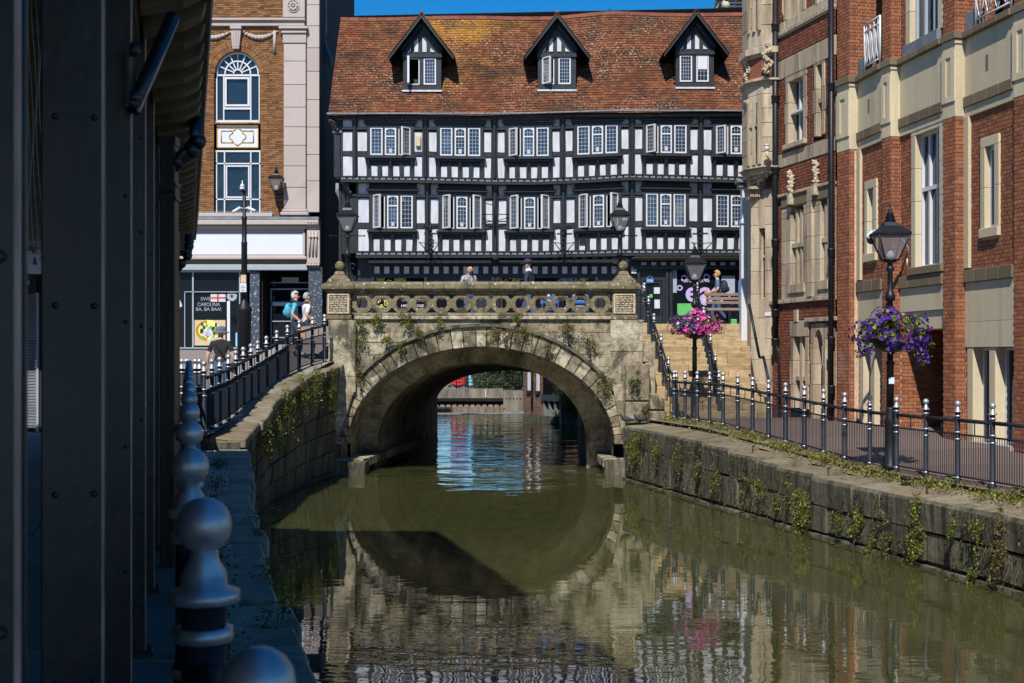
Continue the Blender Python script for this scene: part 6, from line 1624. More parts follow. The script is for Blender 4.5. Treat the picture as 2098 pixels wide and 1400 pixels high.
for y0,y1,e in ((118,113,.04),(113,100,.1),(100,96,.03)): cant(oz(y0),oz(y1),e,'oriel_cornice')
[cant(oz(96)+.5*k+.004,oz(96)+.5*(k+1)-.004,.004*(k%2)) for k in range(8)]
for (y0,y1) in ((210,335),(-60,62)):
    for (xa,ya_,xb,yb) in ((1540,32.0,1557.5,31.57),):
        A = Vector((ox(xa),ya_-.0,0)); B = Vector((ox(xb),yb,0)); u = (B-A).normalized(); n = Vector((u.y,-u.x,0)); Lw = (B-A).length
        f = Fr(A,u,n)
        for k in range(2):
            a, b = Lw*(.12+.42*k), Lw*(.46+.42*k); mb = MB(); mb.fb(f,a,b,.0,.012,oz(y1),lerp(oz(y1),oz(y0),.62)-.03); mb.fb(f,a,b,.0,.012,lerp(oz(y1),oz(y0),.62)+.03,oz(y0)); mb.build('oriel_pane', M['glass'], bb_)
        mb = MB()
        for t in (.06,.5,.94): mb.fb(f,Lw*t-.035,Lw*t+.035,0,.07,oz(y1)-.03,oz(y0)+.03)
        mb.fb(f,Lw*.06,Lw*.94,0,.06,lerp(oz(y1),oz(y0),.62)-.028,lerp(oz(y1),oz(y0),.62)+.028); mb.build('oriel_mullion', M['ashlar'], bb_)
def carving(pts, r, seed):
    "undercut scroll of leaves: many small curled lobes on a winding stem"
    random.seed(seed); mb = MB(); n = len(pts)-1
    for i in range(n):
        for t in range(7):
            q = t/7; p = Vector(pts[i]).lerp(Vector(pts[i+1]), q); w = (i+q)*3.1
            c = p+Vector((r*.75*math.sin(w),-.05,0))
            for k in range(3):
                a = random.random()*6.28; e = c+Vector((math.cos(a)*r*.55,-.04-random.random()*.05,math.sin(a)*r*.6)); m = (c+e)/2+Vector((0,-.05,.01)); mb.tube([c,m,e],[r*.16,r*.24,r*.07],5)
    mb.tube([Vector(p)+Vector((r*.5*math.sin(i*2.1),-.02,0)) for i,p in enumerate(pts)], r*.4, 6)
    mb.build('carved_foliage', M['carved'], bb_)
carving([P(1570,94,31.4),P(1566,110,31.35),P(1573,125,31.35),P(1568,140,31.35),P(1575,152,31.4)],.12,4)
carving([P(1527,132,32.2),P(1530,150,32.1),P(1531,168,32.1),P(1533,188,32.2)],.1,9)
mb = MB(); mb.ball(P(1534,210,32.2),.15,8,6,sc=(1,1,.5)); mb.fb(Fr((0,32.1,0),(1,0,0),(0,-1,0)),SX(1528,32.1),SX(1540,32.1),-.2,.1,SZ(214,32.1),SZ(206,32.1)); mb.build('corbel', M['ashlar'], bb_)
# corbel below the oriel and the little console beside it
for k in range(5):
    y0 = 350+k*7; e = -.0-.1*k; cant(oz(y0+7),oz(y0),e,'oriel_corbel')
mb = MB(); f = Fr((0,32.2,0),(1,0,0),(0,-1,0)); mb.fb(f,SX(1531,32.2),SX(1556,32.2),-.3,.25,SZ(390,32.2),SZ(385,32.2)); 
for k in range(5): mb.fb(f,SX(1535+k*4.2,32.2),SX(1538+k*4.2,32.2),-.2,.15,SZ(405,32.2),SZ(391,32.2))
mb.fb(f,SX(1533,32.2),SX(1557,32.2),-.3,.05,SZ(409,32.2),SZ(390.5,32.2)); mb.build('shop_console', M['ashlar'], bb_)
wp = thing('white_pillar', 'white painted pilaster with grey cap at the right edge of the stairs', 'pillar', (6.45,34.9,2.9))
fw = Fr((0,34.8,0),(1,0,0),(0,-1,0))
part(fw,'shaft',M['white'],wp,1519,1545,460,704,-.3,0); part(fw,'shaft',M['white'],wp,1521,1544,386,449,-.3,0); part(fw,'shaft_band',M['white'],wp,1518,1546,449.5,459.5,-.3,.05,bevel=.02)
part(fw,'pillar_cap',M['leadsheet'],wp,1509,1544,369,376,-.3,.14,bevel=.02); part(fw,'pillar_cap',M['leadsheet'],wp,1513,1543,376.3,385.7,-.3,.06,bevel=.02)
# downpipes
def pipe(name, x, ys, s_off, fr, r, label, bands, jog=None):
    t = thing(name, label, 'drainpipe', fr.pt(so(x,0)[0],.12,1.3)); s_ = so(x,0)[0]; mb = MB()
    za, zb = so(x,ys[1])[1], so(x,ys[0])[1]; pts = [fr.pt(s_,.12,zb),fr.pt(s_,.12,za)]
    mb.tube(pts,r,8); mb.build('pipe', M['black'], t)
    for y in bands:
        z = so(x,y)[1]; mb = MB(); c = fr.pt(s_,.12,z); mb.lathe(c,[(r+.005,-.09),(r+.022,-.06),(r+.022,.06),(r+.03,.07),(r+.03,.1),(r+.003,.12)],10); mb.build('pipe_collar', M['black'], t)
    return t
t = pipe('drainpipe',1597.5,(-60,705),0,F_B,.075,'thick black drainpipe down the stone building above the mullioned window',(58,205,352,500,643,703))
mb = MB(); s_ = so(1599,0)[0]; mb.tube([F_B.pt(s_,.12,so(1599,705)[1]),F_B.pt(s_-.12,.1,so(1599,722)[1]),F_B.pt(s_-.14,.08,1.3)],.035,6); mb.build('pipe_tail', M['black'], t)
pipe('drainpipe',1713,(-60,858),0,F_B,.06,'black drainpipe in the corner between the two brick buildings',(180,520,700,800))
ns = MB(); q = brect(1573,1585,635,646); ns.fb(FCh,.03,.2,.02,.035,SZ(645,31),SZ(637,31)); ns.build('street_nameplate', M['signwhite'], None, 'small worn pale nameplate at the brick corner beside the drainpipe', 'nameplate', loc=FCh.pt(.2,.03,SZ(641,31)))
wl_ = thing('wall_light', 'small white dome light on a curved bracket by the oriel', 'wall light', P(1573,310,31.2)); mb = MB(); mb.ball(P(1571,303,31.2),.07,8,6,sc=(1,1,1.3)); mb.build('dome', M['signwhite'], wl_); mb = MB(); mb.tube([P(1571,310,31.2),P(1572,320,31.2),P(1576,328,31.3),P(1579,331,31.5)],.03,6); mb.ball(P(1571,298,31.2),.085,8,5,sc=(1,1,.4)); mb.build('bracket', M['beigebox'], wl_)
# handrail on the wall beside the stairs
hr = MB(); hr.tube([P(1535,623,31.2),P(1556,733,30.8)],.035,6); hr.tube([P(1564,731,30.7),P(1577,790,30.2)],.035,6)
hr.tube([P(1556,733,30.8),P(1560,733,30.75),P(1564,731,30.7)],.03,6)
hr.build('stair_handrail', M['black'], None, 'dark sloping handrail on the wall right of the stairs', 'handrail', loc=P(1556,733,31.5))
# ================================================================== RAILINGS
random.seed(11)
def post_mesh():
    a = MB(); a.lathe((0,0,0),[(.05,-.06),(.05,.03),(.041,.035),(.041,.62),(.036,.63),(.036,.98)],10)
    b = MB(); b.lathe((0,0,0),[(.04,.98),(.058,.982),(.058,1.0),(.038,1.005),(.036,1.03),(.024,1.05),(.022,1.068)],10); b.ball((0,0,1.105),.046,12,8)
    c = MB()
    for z in (.05,.6,.7,.93): c.lathe((0,0,z),[(.036,-.011),(.047,-.011),(.047,.011),(.036,.011)],10)
    out = []
    nf = len(a.f); a.add(c.v, c.f, 1, True)
    for mb, nm, mt in ((a,'post','bluegrey'),(b,'ball_finial','silver')):
        me = bpy.data.meshes.new(nm); me.from_pydata(mb.v,[],mb.f); me.materials.append(M[mt]); me.materials.append(M['silver']); me.polygons.foreach_set('material_index',mb.m); me.polygons.foreach_set('use_smooth',mb.sm); out.append(me)
    return out
PM = post_mesh()
def add_post(root, p, worn=False, rz=0):
    L = WLOC[root.name]
    o = bpy.data.objects.new('post', PM[0]); COL.objects.link(o); o.parent = root; o.location = Vector(p)-L; o.rotation_euler = (0,0,rz)
    for me, nm in ((PM[1],'ball_finial'),):
        c = bpy.data.objects.new(nm, me); COL.objects.link(c); c.parent = o
    return o
bar_me = bpy.data.meshes.new('bar'); _b = MB(); _b.lathe((0,0,0),[(.0065,0),(.0065,1)],5); bar_me.from_pydata(_b.v,[],_b.f); bar_me.materials.append(M['bluegrey'])
def railing(root, posts, top=.87, mid=.67, low=.07, gap=.052, limit=300, start=0, barmat='bluegrey', near_first=True):
    L = WLOC[root.name]; n = start; rest = MB()
    order = list(range(len(posts)-1))
    if near_first: order.sort(key=lambda i: posts[i][1])
    for p in posts: add_post(root, p, rz=random.random())
    for i in order:
        a, b = Vector(posts[i]), Vector(posts[i+1]); d = b-a; l = Vector((d.x,d.y,0)).length
        for h, r, nm in ((top,.028,'top_rail'),(mid,.014,'mid_rail'),(low,.014,'bottom_rail')):
            mb = MB(); mb.tube([a+Vector((0,0,h)),b+Vector((0,0,h))],r,8 if r > .02 else 5); mb.build(nm, M[barmat], root)
        mb = MB(); m = (a+b)/2; mb.tube([m+Vector((0,0,mid)),m+Vector((0,0,top))],.009,5); mb.build('baluster', M[barmat], root)
        k = max(1,int((l-.09)/gap))
        for j in range(1,k+1):
            p = a.lerp(b, j/(k+1))
            if n < limit and p.y > 1:
                o = bpy.data.objects.new('bar', bar_me); COL.objects.link(o); o.parent = root; o.location = p+Vector((0,0,low))-L; o.scale = (1,1,mid-low); n += 1
            else: rest.tube([p+Vector((0,0,low)),p+Vector((0,0,mid))],.0065,4)
    if rest.f: rest.build('bar_infill', M[barmat], root, kind='stuff')
    return n
def solve(f, x, lo, hi):
    "depth at which the line X = f(Y) crosses photo column x"
    for _ in range(50):
        m = (lo+hi)/2
        if CX + FPX*f(m)/m > x: lo = m
        else: hi = m
    return (lo+hi)/2
rpx = [2110,2033.5,1962,1897,1836.5,1782,1730.5,1687.3,1648,1609.4,1574.7,1541.9,1511.5,1481.5,1453.8,1428.4,1403.7,1381.2]
RP = []
for Y in (12.4,13.2,14.0,14.85,15.7): RP.append((railx(Y),Y,pathz(Y)))
for x in rpx:
    Y = solve(railx, x, 12, 32); RP.append((railx(Y),Y,pathz(Y)))
rr_ = thing('railing', 'long blue black railing with silver ball posts along the right hand path', 'railing', (5.6,21.5,1.1), 'ball topped railings')
railing(rr_, RP)
def stairz(Y): return 1.39 + max(0,(Y-30.45))*.423
def stairrail(name, pts, label):
    t = thing('stair_railing', label, 'railing', pts[0], 'ball topped railings')
    railing(t, pts, gap=.11, limit=120); return t
stairrail('l', [(3.93,30.35,1.39),(3.86,31.3,stairz(31.2)),(3.83,32.6,stairz(32.6)),(3.8,33.95,stairz(33.95)),(3.79,35.2,stairz(35.2)),(3.79,36.35,3.83)], 'steep black railing up the stairs next to the bridge pedestal')
stairrail('m', [(4.98,30.55,1.39),(5.03,31.4,stairz(31.4)),(5.1,32.6,stairz(32.6)),(5.2,34.4,stairz(34.4)),(5.3,36.3,3.83)], 'black railing running up the middle of the sandstone stairs')
t = thing('landing_railing', 'short black railing at the street edge beside the bridge pedestal', 'railing', (3.5,36.6,3.78), 'ball topped railings')
railing(t, [(3.0,36.7,3.75),(3.79,36.6,3.78)], gap=.11)
# near railing of the left walkway, seen end on so that its balls stand in a row
lY = [1.5,2.05,3.13,4.38,5.65,6.95,8.3,9.7,11.1,12.5,13.9,15.3,16.7,18.1,19.4]
lY = lY[:-1]+[19.6]
LP = [(lrailx(Y)+(.02 if 2 < Y < 2.5 else 0), Y, leftz(Y)) for Y in lY]; LP[0] = (-.3,1.5,1.405)
lr = thing('railing', 'near railing with large blue grey balls in the shade along the left walkway', 'railing', (-1.4,5.65,1.5), 'ball topped railings')
railing(lr, LP, gap=.055, limit=300)
# ramp railing up to the bridge
rampts = [(418,20.0),(434,20.6),(450,21.2),(467.5,21.9),(483,22.7),(498.5,23.5),(514,24.3),(528,25.1),(545.7,26.0),(567,27.0),(589,28.0),(613,28.9),(640,29.7),(665,30.35)]
RL = [((x-CX)*Y/FPX, Y, rampz(Y)) for x,Y in rampts]
rm = thing('railing', 'black ramp railing with silver balls climbing to the left bridge pedestal', 'railing', (-4.9,24,2.0), 'ball topped railings')
railing(rm, RL, gap=.05, limit=300)
RL2 = [(RL[0][0],20.0,1.70)]+[(RL[0][0]-.07*k,20.0+.0*k,1.70) for k in range(1,8)]
t = thing('railing', 'short return of the left railing closing the walkway before the ramp', 'railing', (-5.2,19.9,1.7), 'ball topped railings')
for p in RL2[1:]: add_post(t, p)
mb = MB(); mb.tube([Vector(RL2[0])+Vector((0,0,.87)),Vector(RL2[-1])+Vector((0,0,.87))],.028,6); mb.build('top_rail', M['bluegrey'], t)
mb = MB(); mb.tube([Vector(RL2[0])+Vector((0,0,.67)),Vector(RL2[-1])+Vector((0,0,.67))],.014,6); mb.build('mid_rail', M['bluegrey'], t)

# ================================================================== LAMPS
def lantern(root, c, w=.245, h=.42, rh=.2, s=1.0):
    "square tapered lantern standing on point c"
    c = Vector(c); wb = w*.42
    mb = MB()
    for k in range(4):
        a0 = math.pi/4+k*math.pi/2; a1 = a0+math.pi/2
        f = lambda a,r,z: c+Vector((r*1.41421*math.cos(a), r*1.41421*math.sin(a), z))
        mb.add([f(a0,wb,.03),f(a1,wb,.03),f(a1,w*.97,h),f(a0,w*.97,h)],[(0,1,2,3)])
    mb.build('lantern_glass', M['lglass'], root)
    fr = MB()
    for k in range(4):
        a0 = math.pi/4+k*math.pi/2; a1 = a0+math.pi/2; f = lambda a,r,z: c+Vector((r*1.41421*math.cos(a), r*1.41421*math.sin(a), z))
        fr.tube([f(a0,wb,.02),f(a0,w,h)],.013,5); fr.tube([f(a0,w,h),f(a1,w,h)],.018,5); fr.tube([f(a0,wb,.03),f(a1,wb,.03)],.014,5)
    fr.lathe(c,[(.03,-.1),(.05,-.05),(.035,-.02),(wb,.0),(wb,.03)],8); fr.build('lantern_frame', M['black'], root)
    rf = MB(); rf.lathe(c,[(w*1.06,h),(w*1.08,h+.03),(w*.5,h+rh*.72),(w*.42,h+rh)],sq=1)
    rf.lathe(c,[(.1,h+rh-.01),(.075,h+rh+.05),(.08,h+rh+.055),(.055,h+rh+.12),(.06,h+rh+.125),(.032,h+rh+.17),(.04,h+rh+.2),(.012,h+rh+.23),(.02,h+rh+.26),(.003,h+rh+.31)],10)
    rf.build('lantern_roof', M['black'], root)
    bl = MB(); bl.lathe(c,[(.05,.04),(.07,.1),(.05,.2),(.01,.24)],8); bl.build('lamp_globe', M['signwhite'], root)
def street_lamp(loc, H, label, group=None, scrolls=False, plinth=True):
    t = thing('street_lamp', label, 'lamp post', loc, group); c = Vector(loc); h0 = H-.93
    mb = MB()
    if plinth: mb.lathe(c,[(.12,0),(.12,.06),(.09,.1),(.085,.7),(.1,.74),(.075,.82),(.065,.95),(.06,.98)],12)
    mb.lathe(c,[(.06,.0 if not plinth else .97),(.055,h0*.5),(.075,h0*.5+.04),(.05,h0*.5+.08),(.045,h0-.62),(.075,h0-.6),(.085,h0-.54),(.07,h0-.5),(.045,h0-.46),(.04,h0-.16),(.07,h0-.12),(.05,h0-.06)],12)
    mb.build('post', M['black'], t)
    lantern(t, c+Vector((0,0,h0)))
    if scrolls:
        s = MB(); z = h0-.5
        s.tube([c+Vector((-.42,0,h0-.08)),c+Vector((.42,0,h0-.08))],.013,5); s.ball(c+Vector((.43,0,h0-.08)),.025,6,5); s.ball(c+Vector((-.43,0,h0-.08)),.025,6,5)
        for sg in (-1,1):
            pts = [c+Vector((sg*(.05+.16*math.sin(t*.55)),0,z-1.3+t*.15)) for t in range(0,8)]
            s.tube(pts,.02,5)
            s.tube([c+Vector((sg*(.12+.07*math.cos(a)),0,z-.35+.07*math.sin(a))) for a in [i*.7 for i in range(9)]],.018,5)
            s.tube([c+Vector((sg*.04,0,z-.5)),c+Vector((sg*.35,0,z-1.15)),c+Vector((sg*.3,0,z-1.4))],.02,5)
        s.build('scrolled_bracket', M['black'], t)
    return t
L1 = (5.96,20.0,1.1); L2 = (4.36,30.3,1.39)
l1 = street_lamp(L1, 4.2, 'tall black lamp post carrying the purple flower basket on the right path', 'lamp posts with flower baskets')
mb = MB(); c = Vector(L1)
for z,hh,mt in ((2.05,.13,0),(1.35,.1,0)): mb.fb(Fr(c+Vector((0,-.06,0)),(1,0,0),(0,-1,0)),-.04,.045,-.01,.012,z,z+hh)
mb.build('post_sticker', M['signwhite'], l1)
mb = MB(); letter(mb,Fr(c+Vector((0,-.06,0)),(1,0,0),(0,-1,0)),'20',-.03,.035,2.1,2.16,.016); mb.build('sticker_print', M['black'], l1)
l2 = street_lamp(L2, 4.2, 'black lamp post with the pink flower basket at the foot of the stairs', 'lamp posts with flower baskets')
street_lamp(((712-CX)*32.2/FPX,32.2,3.6), SZ(402,32.2)-3.6+.0, 'lamp behind the left bridge pedestal with scrolled brackets', 'lamps on the bridge', True, False)
street_lamp(((1270-CX)*32.4/FPX,32.4,3.6), SZ(402,32.4)-3.6, 'lamp behind the right bridge pedestal in front of the white panels', 'lamps on the bridge', True, False)
wlan = thing('wall_lantern', 'black lantern on a bracket between the arched shop window and stone pilaster', 'wall lantern', P(565,415,42.1))
c = P(566,393,42.0); lantern(wlan, c, w=.22, h=.44, rh=.14)
mb = MB(); mb.tube([c+Vector((0,0,-.05)),c+Vector((0,.2,-.45)),c+Vector((.02,.45,-.5))],.03,6); mb.tube([c+Vector((0,.05,-.1)),c+Vector((.1,.45,.0))],.025,5); mb.build('bracket', M['black'], wlan)
# camera poles
cp = thing('camera_pole', 'thick black pole with white security cameras and a cabinet base in front of the shop', 'camera pole', P(500,735,36))
pm_ = lambda x,y,Y=36.0: P(x,y,Y); c = pm_(500.5,728); c.z = 0
mb = MB(); mb.lathe((c.x,c.y,0),[(.2,2.3),(.2,SZ(640,36)),(.22,SZ(638,36)),(.22,SZ(632,36)),(.09,SZ(618,36)),(.075,SZ(612,36))],12); mb.build('cabinet', M['black'], cp)
mb = MB(); mb.lathe((c.x,c.y,0),[(.085,SZ(614,36)),(.085,SZ(500,36)),(.09,SZ(499,36)),(.09,SZ(497,36)),(.07,SZ(495,36)),(.07,SZ(450,36)),(.08,SZ(448,36)),(.08,SZ(444,36)),(.05,SZ(442,36)),(.05,SZ(402,36)),(.03,SZ(400,36)),(.03,SZ(392,36))],12); mb.build('post', M['black'], cp)
mb = MB(); mb.ball(pm_(496.5,386,35.95),.075,10,8,sc=(1,1,1.15)); mb.lathe(pm_(496.5,383,35.95),[(.08,0),(.05,.06),(.015,.1),(.012,.18)],8); mb.build('dome_camera', M['signwhite'], cp)
mb = MB(); mb.ball(pm_(496.5,390,35.93),.062,10,8); mb.build('camera_lens', M['black'], cp)
for (x0,y0,x1,y1) in ((492,426,477,435),(508,426,523,433)):
    mb = MB(); a, b = pm_(x0,y0,35.9), pm_(x1,y1,35.8); mb.tube([a,b],.05,6); mb.tube([pm_(500,428,36),a],.02,5); mb.build('bullet_camera', M['signwhite'], cp)
mb = MB(); fp = Fr((c.x,c.y-.1,0),(1,0,0),(0,-1,0))
mb.fb(fp,-.075,.075,-.05,.03,SZ(580,36),SZ(564,36)); mb.build('notice_box', M['beigebox'], cp); mb = MB(); mb.fb(fp,-.095,.08,-.05,.02,SZ(599,36),SZ(581,36)); mb.build('notice', M['signwhite'], cp)
mb = MB()
for k in range(4): mb.fb(fp,-.07,.055-.03*(k%2),.02,.022,SZ(597-k*3.4,36),SZ(596-k*3.4,36))
mb.build('notice_print', M['bluegrey'], cp)
cc = thing('security_camera', 'white dome security camera on a long curved arm from the brick wall', 'security camera', (8.15,26.2,4.6))
A = P(1862,560,26.2); mb = MB(); mb.tube([A,P(1862,522,26.2),P(1859,508,26.1),P(1850,494,25.9),P(1838,486,25.6),P(1815,478,25.2),P(1786,474,24.8)],.032,7); mb.tube([A+Vector((.02,0,0)),P(1862,530,26.2)],.055,6); mb.build('arm', M['signwhite'], cc)
D = P(1785,490,24.8); mb = MB(); mb.lathe(D,[(.1,0),(.105,.06),(.08,.1),(.05,.12),(.04,.17),(.05,.18)],12); mb.build('housing', M['signwhite'], cc)
mb = MB(); mb.ball(D+Vector((0,0,-.02)),.085,12,8); mb.build('dome', M['black'], cc)

# ================================================================== FLOWERS AND PLANTS
def leafy(mb, pts, size, flat=None, jit=1.0):
    for p in pts:
        s = size*random.uniform(.55,1.25); a = Vector((random.gauss(0,1),random.gauss(0,1),random.gauss(0,1))).normalized()
        if flat is not None: a = (a + flat*1.3).normalized()
        b = a.orthogonal().normalized(); b = (b*math.cos(random.random()*6.28)+a.cross(b)*math.sin(random.random()*6.28)); c = a.cross(b)
        mb.add([p-b*s*.5,p+c*s*.28+a*s*.06,p+b*s*.5,p-c*s*.28+a*s*.06],[(0,1,2,3)])
def flower(mb, p, n, r):
    b = n.orthogonal().normalized(); c = n.cross(b); ring = []
    for k in range(10):
        t = 2*math.pi*k/10; rr = r*(1.0 if k % 2 == 0 else .78); ring.append(p+b*rr*math.cos(t)+c*rr*math.sin(t)+n*r*.25)
    mb.add([p]+ring,[(0,1+k,1+(k+1)%10) for k in range(10)])
def basket(c, rx, rz, name_label, cols, seed, trails):
    random.seed(seed); t = thing('flower_basket', name_label, 'flower basket', c, 'flower baskets on lamp posts'); c = Vector(c)
    mb = MB(); mb.lathe(c,[(.12,-.26),(.26,-.2),(.33,-.05),(.34,.0),(.2,.02)],14); mb.build('bowl', M['black'], t)
    pts = []; surf = []
    for i in range(2600):
        v = Vector((random.gauss(0,1),random.gauss(0,1),random.gauss(0,1))).normalized(); k = random.uniform(.55,1.0)
        if v.z < -.35: continue
        k *= 1+.16*math.sin(v.x*7+seed)+.12*math.sin(v.y*9+v.z*6)
        pts.append(c+Vector((v.x*rx*k,v.y*rx*.75*k,v.z*rz*k+.02)))
    for (tx,ty,ln,w) in trails:
        for i in range(int(260*ln)):
            q = random.random(); pts.append(c+Vector((tx+random.gauss(0,w)*(1-.5*q)+.04*math.sin(q*6),ty+random.gauss(0,w),-.05-q*ln)))
    n = len(pts); random.shuffle(pts)
    for mt, a, b, nm in (('leaf',.0,.45,'leaves'),('leaf_b',.45,.85,'leaves'),('leaf_y',.85,1,'leaves')):
        l = MB(); leafy(l, pts[int(a*n):int(b*n)], .055); l.build(nm, M[mt], t, kind='stuff')
    fl = {m: MB() for m,_ in cols}
    for i in range(640):
        v = Vector((random.gauss(0,1),random.gauss(0,1),random.gauss(0,1))).normalized()
        if v.z < -.4: continue
        k = 1.04*(1+.16*math.sin(v.x*7+seed)+.12*math.sin(v.y*9+v.z*6)); p = c+Vector((v.x*rx*k,v.y*rx*.78*k,v.z*rz*k+.03))
        m = pick(cols, v, random.random()); flower(fl[m], p, (v+Vector((random.gauss(0,.35),-.3,random.gauss(0,.35)))).normalized(), random.uniform(.03,.046))
    for (tx,ty,ln,w) in trails:
        for i in range(int(95*ln)):
            q = random.random(); p = c+Vector((tx+random.gauss(0,w)*1.1,ty-w+random.gauss(0,w*.5),-.03-q*ln))
            flower(fl[cols[0][0]], p, Vector((random.gauss(0,.5),-1,random.gauss(0,.5))).normalized(), random.uniform(.024,.036))
    for m,_ in cols: fl[m].build('petals', M[m], t, kind='stuff')
    br = MB(); br.tube([c+Vector((-.3,0,-.02)),c+Vector((0,0,-.3)),c+Vector((.3,0,-.02))],.018,5); br.build('bracket', M['black'], t)
    return t
def pick(cols, v, r):
    acc = 0
    w = [(m, ww(v)) for m, ww in cols]; s = sum(x for _,x in w); r *= s
    for m,x in w:
        acc += x
        if r <= acc: return m
    return cols[0][0]
basket((L1[0]+.01,L1[1]-.05,SZ(688,20.0)),.52,.34,'hanging basket of purple petunias with yellow green leaves on the tall near lamp',
       [('purple',lambda v: 1.4),('maroon',lambda v: 1.2 if .1 < v.x < .5 and v.z < .5 else .06),('leaf_b',lambda v: .55)],3,[(.45,-.1,.42,.07),(.38,-.15,.3,.06),(-.48,-.05,.3,.06),(-.1,-.3,.22,.05),(.15,-.3,.2,.05)])
basket((L2[0]+.01,L2[1]-.05,SZ(672,30.3)),.5,.34,'round basket of magenta and violet petunias on the lamp before the stairs',
       [('magenta',lambda v: 1.3 if v.x > -.3 else .35),('purple',lambda v: .8 if v.x < 0 or v.z < -.1 else .25),('whitepetal',lambda v: .18),('leaf_y',lambda v: .25 if v.x < -.2 else .05)],8,[(-.4,-.1,.14,.07),(-.2,-.25,.16,.08),(.25,-.2,.12,.06),(.42,-.1,.1,.05)])
def weed(c, n, w, h, dens, size, mats, label, cat='plant', name='wall_plant', group='weeds on the quay wall', droop=.25, depth=.16, seed=0):
    "a tuft hanging on a wall: n is the wall's outward normal"
    random.seed(seed); t = thing(name, label, cat, c, group); c = Vector(c); u = Vector((-n.y,n.x,0)).normalized()
    st = MB(); lf = [MB() for _ in mats]; k = max(3,int(w*h*26)+3)
    for i in range(k):
        a = c+u*random.uniform(-.28,.28)*w+Vector((0,0,random.uniform(-.1,.45)*h)); L = h*random.uniform(.35,.8); b = a+u*random.gauss(0,.2)*w+n*random.uniform(.3,1)*depth+Vector((0,0,-L*random.uniform(.3,1) if random.random() < .75 else L*.4))
        m = (a+b)/2+n*depth*.5+Vector((0,0,.05)); st.tube([a,m,b],.004,3)
        for j in range(int(dens)):
            q = random.random()**.7; p = (a*(1-q)**2+m*2*q*(1-q)+b*q*q)+Vector((random.gauss(0,.03),random.gauss(0,.03),random.gauss(0,.03)))*(.6+w); leafy(lf[min(len(mats)-1,int(random.random()**1.6*len(mats)))],[p],size*.8,n*.5)
    st.build('stem', M['leaf_d'], t)
    for l, mt in zip(lf, mats): l.build('leaves', M[mt], t, kind='stuff')
    return t
qn = Vector((-0.9708,-0.2398,0))
WL = [(1310,925,70,75,'l','broad ivy clump on the quay wall at the bridge end'),(1355,935,40,60,'l','thin ivy fringe beside the broad clump at the bridge end'),(1398,948,45,60,'d','straggly dry growth near the bridge end of the quay'),(1440,962,30,50,'d','dry strand below the third iron stub of the quay'),(1476,980,40,55,'d','grassy dry tuft above a dark stain on the quay wall'),
(1537,1012,22,72,'l','narrow upright green weed on the middle of the quay wall'),(1570,1003,34,46,'l','round bushy weed tuft high on the middle of the quay wall'),(1605,1042,16,58,'d','thin wispy weed left of the biggest quay bush'),(1655,1045,68,112,'b','biggest bright green bush on the quay wall'),(1733,1066,26,56,'l','small leafy weed right of the biggest quay bush'),
(1775,1072,36,80,'b','drooping leafy weed over the open joint in the quay wall'),(1797,1120,16,30,'l','tiny weed low by the waterline under the drooping one'),(1832,1092,26,80,'d','reddish thin weed left of the second biggest quay bush'),(1892,1108,56,110,'b','second biggest quay bush reaching down to the water'),(1892,1038,22,50,'y','yellow weed just under the coping above the second biggest bush'),
(1969,1085,16,52,'l','slim weed hanging from a joint towards the right edge'),(2026,1108,26,80,'l','leafy strand near the right edge above a small tuft'),(2006,1177,30,36,'b','small bright tuft at the waterline near the right edge'),(2062,1130,36,170,'r','tall rusty brown dock plant at the right edge of the quay')]
MIX = {'l':['leaf','leaf_b','leaf_y'],'d':['leaf_d','leaf','leaf_y'],'b':['leaf_b','leaf','leaf_y'],'y':['leaf_y','leaf_b'],'r':['leaf_d','leaf_d','leaf']}
for i,(x,y,w,h,mx,lab) in enumerate(WL):
    s_, z_ = onplane(QF, x, y); p = QF.pt(s_, .05, z_); pm1 = FPX/p.y
    weed(p, qn, w/pm1*1.25, h/pm1, 52 if mx != 'b' else 64, .05, MIX[mx], lab, seed=i+20)
bn = Vector((0,-1,0))
for i,(x,y,w,h,mx,lab) in enumerate([(738,682,30,72,'l','ivy hanging down the seam beside the left bridge pier'),(770,662,44,28,'l','bushy ivy just under the left end of the parapet'),(832,656,24,38,'l','small weed under the parapet left of the arch crown'),(796,696,24,28,'l','little fern on the spandrel left of the arch'),(855,682,26,32,'d','leafy tuft sitting on the hood mould left of the crown'),(822,708,20,30,'l','weed hanging over the arch ring on the left haunch'),
(1020,684,60,26,'d','dry creeper lying along the crown of the arch'),(1075,684,60,24,'d','browned creeper right of the arch crown'),(1033,705,18,30,'d','brown strand hanging over the keystones'),(1170,678,70,34,'d','dry ivy patch under the parapet towards the right pedestal'),(1206,702,30,46,'d','brown ivy tail under the dry patch near the right pier'),(1237,800,44,62,'d','dense ivy on the right haunch of the arch ring'),(1124,712,18,22,'d','small tuft on the voussoirs right of the crown'),(1303,787,36,48,'k','dark green round ivy on the right pier block'),(900,668,18,22,'l','thin weed under the parapet near the middle left'),(1060,655,20,16,'l','small weed in the string course above the crown'),(735,770,20,60,'d','thin creeper along the left foot of the hood mould'),(1320,845,22,40,'d','reddish creeper on the rubble by the right pier')]):
    Y = 30.9 if y < 760 or x > 1290 else 30.92
    p = P(x,y,30.86 if x < 1290 else 30.5); weed(p, bn, w/84*1.0, h/84*.9, 58, .052, MIX.get(mx,['leaf_dk','leaf_dk','leaf']), lab, group='ivy and weeds on the bridge', seed=i+60, depth=.12)
ln_ = Vector((0.98,-.1,0)).normalized()
